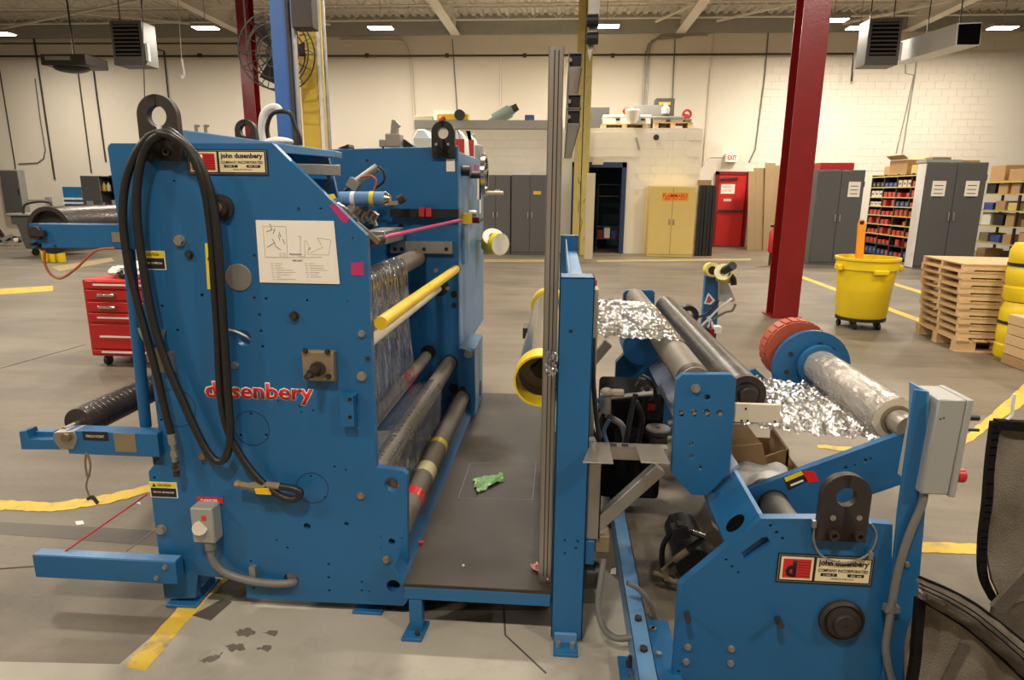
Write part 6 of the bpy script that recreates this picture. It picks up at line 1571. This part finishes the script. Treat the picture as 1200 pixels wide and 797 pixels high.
for px, py in ((1102, 491), (1106, 490)): 
    p = Q(px, py, Yp - .03); MB().cyl(p, p - Vector((0, .001, 0)), unit(Yp, 1), n=8).build('pin_hole', 'ink', cbx)
MB().tube([Q(1083, 576, Yp - .01), Q(1080, 592, Yp - .012), Q(1068, 620, Yp - .014), Q(1056, 655, Yp - .014), Q(1048, 690, Yp - .012), Q(1042, 730, Yp - .012), Q(1038, 765, Yp - .012), Q(1046, 800, Yp - .012)], unit(YM, 4.6), 10).build('post_conduit', 'greyconduit', Bm)
pbox(1038, 712, 1055, 719, Yp - .022, .02, 'conduit_strap', 'galv', Bm)
bolt(1062, 661, Yp, 3, Bm, 'galv', .008)
# nameplate, lug, knob and pins of the main plate
nameplate(910, 650, 1023, 684, YM, Bm, True)
lug(964, 1021, 560, 635, 583, 12, YM - .026, .025, ((976, 607, 3.6, 0), (1007, 607, 3.4, 0), (976, 626, 6, 1), (1006, 627, 6, 1)), Bm)
MB().tube([Q(955, 615, YM - .006), Q(954, 635, YM - .012), Q(964, 652, YM - .014), Q(990, 660, YM - .014), Q(1014, 652, YM - .014), Q(1024, 640, YM - .012), Q(1027, 625, YM - .01), Q(1020, 613, YM - .008)], unit(YM, 1.3), 8).build('wire_loop', 'galv', Bm)
for px, py in ((955, 615), (1021, 652)): pbox(px - 2.5, py - 4, px + 2.5, py + 4, YM - .02, .012, 'wire_sleeve', 'steel', Bm)
c = Q(985, 725); R = unit(YM, 27)
kb = MB().lathe((c.x, YM, c.z), [(R, 0), (R, -.012), (R * .86, -.018), (R * .84, -.012), (R * .76, -.012), (R * .74, -.026), (R * .6, -.028)], 44, 'y').build('shaft_cover', 'iron', Bm)
MB().lathe((c.x, YM - .026, c.z), [(R * .52, 0), (R * .52, -.008), (R * .48, -.012), (R * .08, -.012)], 40, 'y').build('cover_cap', 'castblock', kb); kb.children[0].data.materials[0] = M['iron']
MB().cyl((c.x, YM - .038, c.z), (c.x, YM - .0395, c.z), R * .06, n=10).build('center_pin', 'black', kb)
for px, py in ((805, 719), (911, 725)):
    p = Q(px, py); MB().cyl(p, p + Vector((-.006, -.05, .012)), unit(YM, 4), n=14).build('stop_pin', 'iron', Bm)
for px, py in ((806, 758), (804, 775), (857, 760), (856, 777)): bolt(px, py, YM, 3.6, Bm, 'galv', .008)
# drive, hoses and valves behind the post
def tubeq(pts, Y, r, m, name='hose', n=8): return MB().tube([at(x, y, Y) for x, y in pts], unit(Y, r), n).build(name, m, Bm)
YD = 2.75
c = at(752, 500, YD)
mt_ = MB().cyl(at(735, 505, YD), at(735, 555, YD), unit(YD, 15), n=20).build('drive_motor', 'flatblack', Bm)
MB().span((at(728, 0, YD).x, YD + .05, .12), (at(776, 560, YD).x, YD + .4, at(750, 470, YD).z)).build('gear_case', 'flatblack', Bm, .02)  # black case; its low part also stands in for shaded floor
cu = at(771, 520, YD - .15); MB().lathe((cu.x, YD - .15, at(771, 540, YD - .15).z), [(unit(YD, 9), 0), (unit(YD, 10), .01), (unit(YD, 10), .12), (unit(YD, 13), .125), (unit(YD, 13), .14), (unit(YD, 8), .145)], 24).build('filter_cup', 'iron', Bm)
q = at(771, 503, YD - .15); MB().ring((q.x, q.y, q.z + .0), (q.x, q.y, q.z + .008), unit(YD, 13.5), unit(YD, 3), 28).build('cup_lid', 'galv', Bm); MB().cyl(at(784, 498, YD - .2), at(792, 494, YD - .2), .02, n=10).build('lid_clamp', 'chrome', Bm)
pbox(759, 474, 768, 481, YD - .02, .02, 'red_switch', 'redcol', Bm); pbox(752, 462, 775, 492, YD, .1, 'switch_box', 'black', Bm)
tubeq([(700, 470), (716, 466), (745, 463), (765, 461)], YD - .2, 3, 'steel', 'air_pipe'); MB().ball(at(711, 460, YD - .2), .026, (1.1, 1, .8)).cyl(at(711, 462, YD - .2), at(711, 484, YD - .2), .018, n=12).build('regulator', 'cream', Bm)
MB().box(at(724, 460, YD - .2), (.05, .03, .025)).build('regulator_cap', 'cream', Bm, .006)
tubeq([(711, 486), (718, 491), (728, 498), (733, 512), (732, 522)], YD - .2, 4, 'greyconduit'); tubeq([(745, 462), (740, 480), (736, 505), (733, 520)], YD - .22, 3.2, 'rubber'); tubeq([(697, 470), (692, 480), (694, 500), (703, 520), (716, 526)], YD - .25, 1.8, 'rubber')
tubeq([(714, 492), (708, 505), (712, 520), (720, 530)], YD - .3, 2.4, 'bluelight'); tubeq([(706, 480), (700, 495), (706, 512)], YD - .3, 1.6, 'galv'); tubeq([(752, 440), (764, 448), (768, 462), (760, 470)], YD, 2.4, 'rubber'); tubeq([(745, 470), (752, 490), (748, 520), (752, 540)], YD - .1, 3.5, 'rubber')
for px, py, r in ((752, 447, 5), (758, 455, 4), (748, 452, 4), (763, 458, 3), (755, 460, 3)): MB().box(at(px, py, YD - .05), (unit(YD, r * 1.6),) * 3, Matrix.Rotation(px * .7, 3, 'Y')).build('valve_block', 'iron' if r > 3 else 'steel', Bm, .004)
pbox(703, 463, 707, 480, YD - .25, .03, 'sensor_body', 'bluelight', Bm)
tubeq([(701, 660), (712, 690), (737, 712)], 2.4, 1.2, 'rubber', 'thin_hose')
Yv2 = 2.25
tubeq([(783, 664), (800, 650), (820, 634), (838, 624)], Yv2, 3.6, 'rubber', 'pneumatic_hose'); MB().cyl(at(776, 669, Yv2), at(790, 657, Yv2), unit(Yv2, 3), n=10).cyl(at(790, 657, Yv2), at(806, 645, Yv2), unit(Yv2, 4.4), n=10).build('hose_ferrule', 'castblock', Bm)
MB().tube([at(766, 671, Yv2), at(778, 675, Yv2), at(788, 681, Yv2), at(796, 683, Yv2)], unit(Yv2, 3.2), 8).cyl(at(792, 681, Yv2), at(797, 684, Yv2), unit(Yv2, 4), n=8).cyl(at(779, 668, Yv2), at(781, 679, Yv2), unit(Yv2, 4), n=8).build('brass_tee', 'castblock', Bm)
MB().box(at(797, 622, Yv2), (.06, .05, .05), Matrix.Rotation(-.3, 3, 'Y')).cyl(at(804, 622, Yv2), at(824, 627, Yv2), unit(Yv2, 4), n=10).box(at(799, 614, Yv2), (.04, .04, .012)).build('air_valve', 'iron', Bm, .003); MB().cyl(at(812, 623, Yv2 - .03), at(826, 628, Yv2 - .03), unit(Yv2, 2.4), n=10).build('valve_spool', 'chrome', Bm)
MB().box(at(836, 626, Yv2), (.07, .05, .06), Matrix.Rotation(.7, 3, 'Y')).cyl(at(832, 622, Yv2), at(848, 640, Yv2), .018, n=10).build('elbow_block', 'castblock', Bm, .004)
tubeq([(786, 604), (788, 614), (785, 625), (777, 640), (776, 660), (780, 690), (784, 720)], Yv2 + .1, 3.4, 'rubber'); tubeq([(735, 683), (750, 692), (763, 710), (768, 730), (762, 742)], 2.02, 3.2, 'greyconduit', 'floor_hose')
MB().cyl((at(812, 690, 2.3).x, 2.3, .10), (at(812, 690, 2.3).x, 2.6, .10), .07, n=24).build('lower_motor', 'black', Bm)
# small upright far behind: sensor stand with tape rolls
Ys = 4.35
b0, b1 = at(824, 360, Ys).x, at(842, 360, Ys).x; zt_ = at(833, 312, Ys).z
S = thing('sensor_stand', 'small blue upright stand carrying tape rolls behind the dark roller', 'stand', ((b0 + b1) / 2, Ys, 0))
MB().span((b0, Ys, 0), (b1, Ys + .05, zt_)).build('stand_post', 'blue', S, .004)
MB().span((b0 - .1, Ys - .1, 0), (b1 + .1, Ys + .15, .015)).build('stand_base', 'blue', S)
MB().prism([at(x, y, Ys - .02) for x, y in ((842, 332), (853, 330), (862, 352), (858, 354), (842, 353))], (0, .06, 0)).build('grey_box', 'silverbox', S, .003)
MB().prism([at(x, y, Ys - .004) for x, y in ((830, 343), (838, 352), (833, 357), (825, 356))], (0, .004, 0)).build('triangle_sign', 'paper', S); S.children[-1].data.materials[0] = M['paper']
MB().prism([at(x, y, Ys - .006) for x, y in ((830.5, 346), (835, 352), (832, 355), (827.5, 354.5))], (0, .002, 0)).build('sign_mark', 'orange', S)
for pts, m in (([(822, 382), (830, 374), (842, 362), (850, 356), (858, 350)], 'white'), ([(824, 384), (836, 374), (850, 366), (858, 364), (862, 356)], 'greyconduit'), ([(828, 388), (831, 378), (829, 372)], 'white'), ([(836, 388), (834, 378), (830, 371)], 'white'), ([(815, 373), (822, 370), (830, 366), (842, 352)], 'rubber')):
    MB().tube([at(x, y, Ys - .04) for x, y in pts], .008, 7).build('cable', m, S)
for k, (px, py) in enumerate(((826, 388), (834, 389), (840, 386))): MB().box(at(px, py, Ys - .05), (.05, .06, .05)).build('connector', ['black', 'redcol', 'white'][k], S, .004)
c = at(833.5, 316, Ys - .05); taperoll(c, unit(Ys, 8), .06, (.12, -1, .1), 'tape roll on the left peg of the small blue stand', face='tape_cream'); MB().cyl(c - Vector((0, .035, 0)), c - Vector((0, .04, 0)), unit(Ys, 4.5), n=18).build('dark_core', 'black', S)
c = at(848, 321, Ys - .10); taperoll(c, unit(Ys, 9.5), .08, (-.35, -1, .5), 'larger cream edged tape roll on the right peg of the small blue stand', 'tape_yel', 'tape_cream')
c2 = at(849, 317, Ys - .16); MB().cyl(c2, c2 + Vector((.03, -.08, .04)), unit(Ys, 4.5), n=16).build('peg_hub', 'black', S); MB().tube([at(853, 320, Ys - .14), at(859, 327, Ys - .12), at(860, 334, Ys - .12)], .02, 8).build('clip', 'black', S)
c = at(855, 329, Ys - .1); MB().ball(c, .02).build('clip_screw', 'chrome', S)
c = at(806, 369, 3.9); MB().ring(c - Vector((0, .03, 0)), c + Vector((0, .03, 0)), .06, .03, 20).build('black_clamp', 'black', Bm)

# film from table to the roller head, and from the head to the film roll
rn2 = random.Random(8)
def jit(u, v, k): return .007 * math.sin(37 * u + 11 * v + k) * math.sin(29 * v - 7 * u) + .005 * math.sin(83 * u + 41 * v)
def fw(u, v):
    y = lerp(2.38, 3.26, v); top = g1[1].z + g1[2] + .004; xs = px1_ - .02; xe = g1[1].x
    if u < .8:
        t = u / .8; return Vector((lerp(xs, xe, t), y + .015 * math.sin(4 * v + 9 * u), lerp(top + .01, top, t) + jit(u, v, 0) * (1 - t * .7)))
    a = PI / 2 - (u - .8) / .2 * 1.2; return Vector((g1[1].x + (g1[2] + .004) * math.cos(a), y, g1[1].z + (g1[2] + .004) * math.sin(a)))
def crinkle(fn, nu, nv, amp, keep):
    r = random.Random(nu * nv)
    def g(u, v):
        p = fn(u, v); k = amp if keep(u) else amp * .25
        return p + Vector((r.uniform(-k, k), r.uniform(-k, k) * 1.5, r.uniform(-k, k)))
    return MB().grid(g, nu, nv).build('film_web', 'web', smooth=False)
tag(crinkle(fw, 44, 74, .0042, lambda u: u < .8), 'crinkled silvery film stretched from the blue post to the grey roller', 'film')
zid = (at(884, 479, 2.46).z + at(873, 435, 3.24).z) / 2; xid = g2[1].x + .03
MB().cyl((xid, 2.37, zid + .034), (xid, YF2, zid + .034), .03, n=20).build('idler_roller', 'dark_roll', Bm)
def fw2(u, v):
    y0 = lerp(2.40, 3.26, v); y1 = lerp(2.46, 3.24, v); y = lerp(y0, y1, u)
    p0 = Vector((xid, y, zid)); e = eb.lerp(ea, (y - eb.y) / (ea.y - eb.y)); p1 = Vector((e.x - Rm * .2, y, e.z - Rm * .99))
    p = p0.lerp(p1, u); return p + Vector((0, 0, 1.4 * jit(u * 1.3, v * 1.2, 2) - .012 * math.sin(PI * u)))
tag(crinkle(fw2, 50, 60, .0048, lambda u: True), 'crinkled clear film running from the dark roller to the film roll', 'film')

# boxes and cloth lying behind the stand
c = fl(905, 600, 0)
YC = 2.75
X0, X1, Z0, Z1 = rect(852, 520, 893, 560, YC)
zc_ = .30
t = thing('cardboard_box', 'open cardboard box with raised flaps behind the inclined blue plate', 'box', (X0 + .1, YC + .3, 0))
X0 = at(856, 620, YC).x; bxs = [(X0, YC), (X0 + .28, YC), (X0 + .28, YC + .4), (X0, YC + .4)]
zh = at(870, 545, YC).z - .02
for i in range(4):
    (xa1, ya1), (xb1, yb1) = bxs[i], bxs[(i + 1) % 4]
    MB().prism([(xa1, ya1, .0), (xb1, yb1, .0), (xb1, yb1, zh), (xa1, ya1, zh)], (.006 if i % 2 else 0, 0 if i % 2 else .006, 0)).build('box_wall', 'cardboard', t)
MB().prism([at(x, y, YC + .1) for x, y in ((858, 497), (875, 497), (893, 521), (899, 548), (860, 550))], (0, .012, 0)).build('flap', 'wood', t)
MB().prism([at(x, y, YC - .03) for x, y in ((856, 524), (893, 520), (899, 545), (858, 556))], (0, .012, 0)).build('flap', 'cardboard', t)
t2 = thing('cardboard_box', 'small open cardboard box beside the arm with dark inside', 'box', (at(912, 548, 2.9).x, 2.9, 0))
q = [at(x, y, 2.85) for x, y in ((896, 536), (922, 527), (932, 551), (905, 560))]
MB().prism([q[0], q[1], Vector((q[1].x, 2.85, 0)), Vector((q[0].x, 2.85, 0))], (0, .012, 0)).build('box_wall', 'cardboard', t2)
MB().prism([q[1], q[1] + Vector((.02, .3, 0)), Vector((q[1].x + .02, 3.15, 0)), Vector((q[1].x, 2.85, 0))], (.012, 0, 0)).build('box_wall', 'cardboard', t2)
MB().prism([q[1], q[2], Vector((q[2].x, 2.85, q[2].z - .05)), Vector((q[1].x, 2.85, q[2].z - .05))], (0, .012, 0)).build('flap', 'wood', t2)
c = at(890, 560, 2.62)
rr = random.Random(12); mb = MB()
zcl = c.z
mb.grid(lambda u, v: at(860 + 62 * u, 543 + 27 * v + 6 * abs(u - .45), 2.72 - .25 * v) + Vector((0, 0, .012 * math.sin(9 * u + 4 * v) - .08 * max(0, abs(u - .5) - .3))), 24, 14, .006)
tag(mb.build('white_cloth', 'cloth'), 'white folded cloth lying over the open cardboard box', 'cloth')

# dark felt covers at lower right
def panelgrid(P4, Y0, name, m, parent, amp=.012, th=.03, seed=1, n=24):
    r = random.Random(seed); ph = [r.uniform(0, 6) for _ in range(6)]
    def fn(u, v):
        p = P4[0].lerp(P4[1], u).lerp(P4[3].lerp(P4[2], u), v)
        return p + Vector((0, amp * (math.sin(5 * u + ph[0] + 3 * v) + .6 * math.sin(9 * v + ph[1] - 4 * u) + .4 * math.sin(17 * u + 13 * v + ph[2])), 0))
    return MB().grid(fn, n, n, th).build(name, m, parent)
Y1_ = 2.05
f1 = thing('felt_cover', 'upright dark brown felt cover with a black edge at the right border', 'cover', (at(1185, 600, Y1_).x + .1, Y1_ + .1, 0))
e1 = [(1166, 494), (1160, 540), (1156, 590), (1151, 635), (1152, 675), (1164, 702)]
def curveq(pts, t):
    s = t * (len(pts) - 1); i = min(int(s), len(pts) - 2); k = s - i; return (lerp(pts[i][0], pts[i + 1][0], k), lerp(pts[i][1], pts[i + 1][1], k))
def fnf(u, v):
    x, y = curveq(e1, v); p = at(x + 4 + 130 * u, y + 4 * u, Y1_); r = .012 * math.sin(7 * u + 5 * v) + .01 * math.sin(13 * v + 3 * u)
    return p + Vector((0, r + .10 * u * u, 0))
MB().grid(fnf, 20, 26, .02).build('felt_panel', 'feltpale', f1)
zb_f = at(1164, 702, Y1_).z
def fns(u, v):
    x, y = curveq(e1, 1.0); p = at(x + 4 + 130 * u, y + 4 * u, Y1_); q0 = p + Vector((0, .10 * u * u + .02, 0)); return Vector((q0.x, q0.y, lerp(q0.z, .0, v)))
MB().grid(fns, 12, 8, .02).build('felt_skirt', 'felt', f1)
mb = MB()
pts = [at(x, y, Y1_ - .012) for x, y in e1]; pts = spline(pts)
for a, b in zip(pts, pts[1:]): mb.bar(a, b + (b - a) * .15, .022, .02, (0, 1, 0))
mb.build('edge_tape', 'feltdark', f1, smooth=False)
MB().bar(at(1166, 497, Y1_ - .01), at(1260, 503, Y1_ - .01), .03, .025, (0, 1, 0)).build('edge_tape', 'feltdark', f1)
MB().tube([at(1180, 492, Y1_), at(1186, 486, Y1_), at(1187, 474, Y1_), at(1189, 462, Y1_)], .005, 8).build('tie_cord', 'white', f1)
Y2_ = 1.66
f2 = thing('felt_cover', 'slumped dark brown felt cover with a rolled top band at the lower right corner', 'cover', (at(1140, 720, Y2_).x, Y2_ + .15, 0))
top = [(1077, 676), (1110, 690), (1140, 706), (1170, 728), (1200, 752), (1250, 792)]
bot = [(1075, 700), (1106, 718), (1136, 738), (1166, 764), (1196, 792), (1240, 836)]
def fnb(u, v):
    x0, y0 = curveq(top, u); x1, y1 = curveq(bot, u); k = .5 - .5 * math.cos(PI * v)
    p = at(lerp(x0, x1, v), lerp(y0, y1, v), Y2_ - .02); return p + Vector((0, -.045 * math.sin(PI * v) ** .6 + .003 * math.sin(40 * u) + .004 * math.sin(18 * u + 9 * v), 0))
MB().grid(fnb, 44, 14, .012).build('rolled_band', 'felt', f2)
for s, c_ in ((top, 0), (bot, 1)):
    MB().tube([at(x, y + (1 if c_ else 0), Y2_ - .024) for x, y in s], .004, 7).build('band_seam', 'feltdark', f2)
MB().tube([at(x, lerp(y, y2, .32), Y2_ - .066) for (x, y), (x2, y2) in zip(top, bot)], .002, 6).build('band_crease', 'feltdark', f2)
MB().tube([at(x, lerp(y, y2, .52), Y2_ - .072) for (x, y), (x2, y2) in zip(top, bot)], .002, 6).build('band_crease', 'feltdark', f2)
le = [(1076, 700), (1072, 730), (1069, 765), (1068, 800)]
dxp = at(1069, 775, Y2_).x - at(1075, 692, Y2_).x
def fnp(u, v):
    x0, y0 = curveq(bot, u); p = at(x0, y0 - 8, Y2_); r = .015 * math.sin(6 * u + 3 * v) + .02 * math.sin(3 * v + 11 * u)
    z = lerp(p.z, 0.005, v); return Vector((p.x + dxp * v ** .7 + .03 * math.sin(PI * v) * u, Y2_ + r * math.sin(PI * min(1, v * 1.3)), z))
MB().grid(fnp, 30, 22, .015).build('felt_panel', 'feltpale', f2)
mb = MB(); pts = spline([Vector((at(1075, 700, Y2_).x, Y2_ - .012, at(1075, 698, Y2_).z)), Vector((at(1070, 740, Y2_).x, Y2_ - .02, at(1070, 740, Y2_).z)), Vector((at(1069, 775, Y2_).x, Y2_ - .012, at(1069, 775, Y2_).z)), Vector((at(1069, 775, Y2_).x, Y2_ - .01, .005))])
for a, b in zip(pts, pts[1:]): mb.bar(a, b + (b - a) * .15, .022, .02, (0, 1, 0))
mb.build('edge_tape', 'feltdark', f2, smooth=False)
MB().bar(at(1131, 756, Y2_ - .03), at(1108, 800, Y2_ - .03), .028, .008, (0, 1, 0)).build('hook_strap', 'felt', f2)
MB().bar(at(1168, 714, Y2_ + .12), at(1215, 664, Y2_ + .12), .045, .012, (0, 1, 0)).build('hook_strap', 'felt', f1)
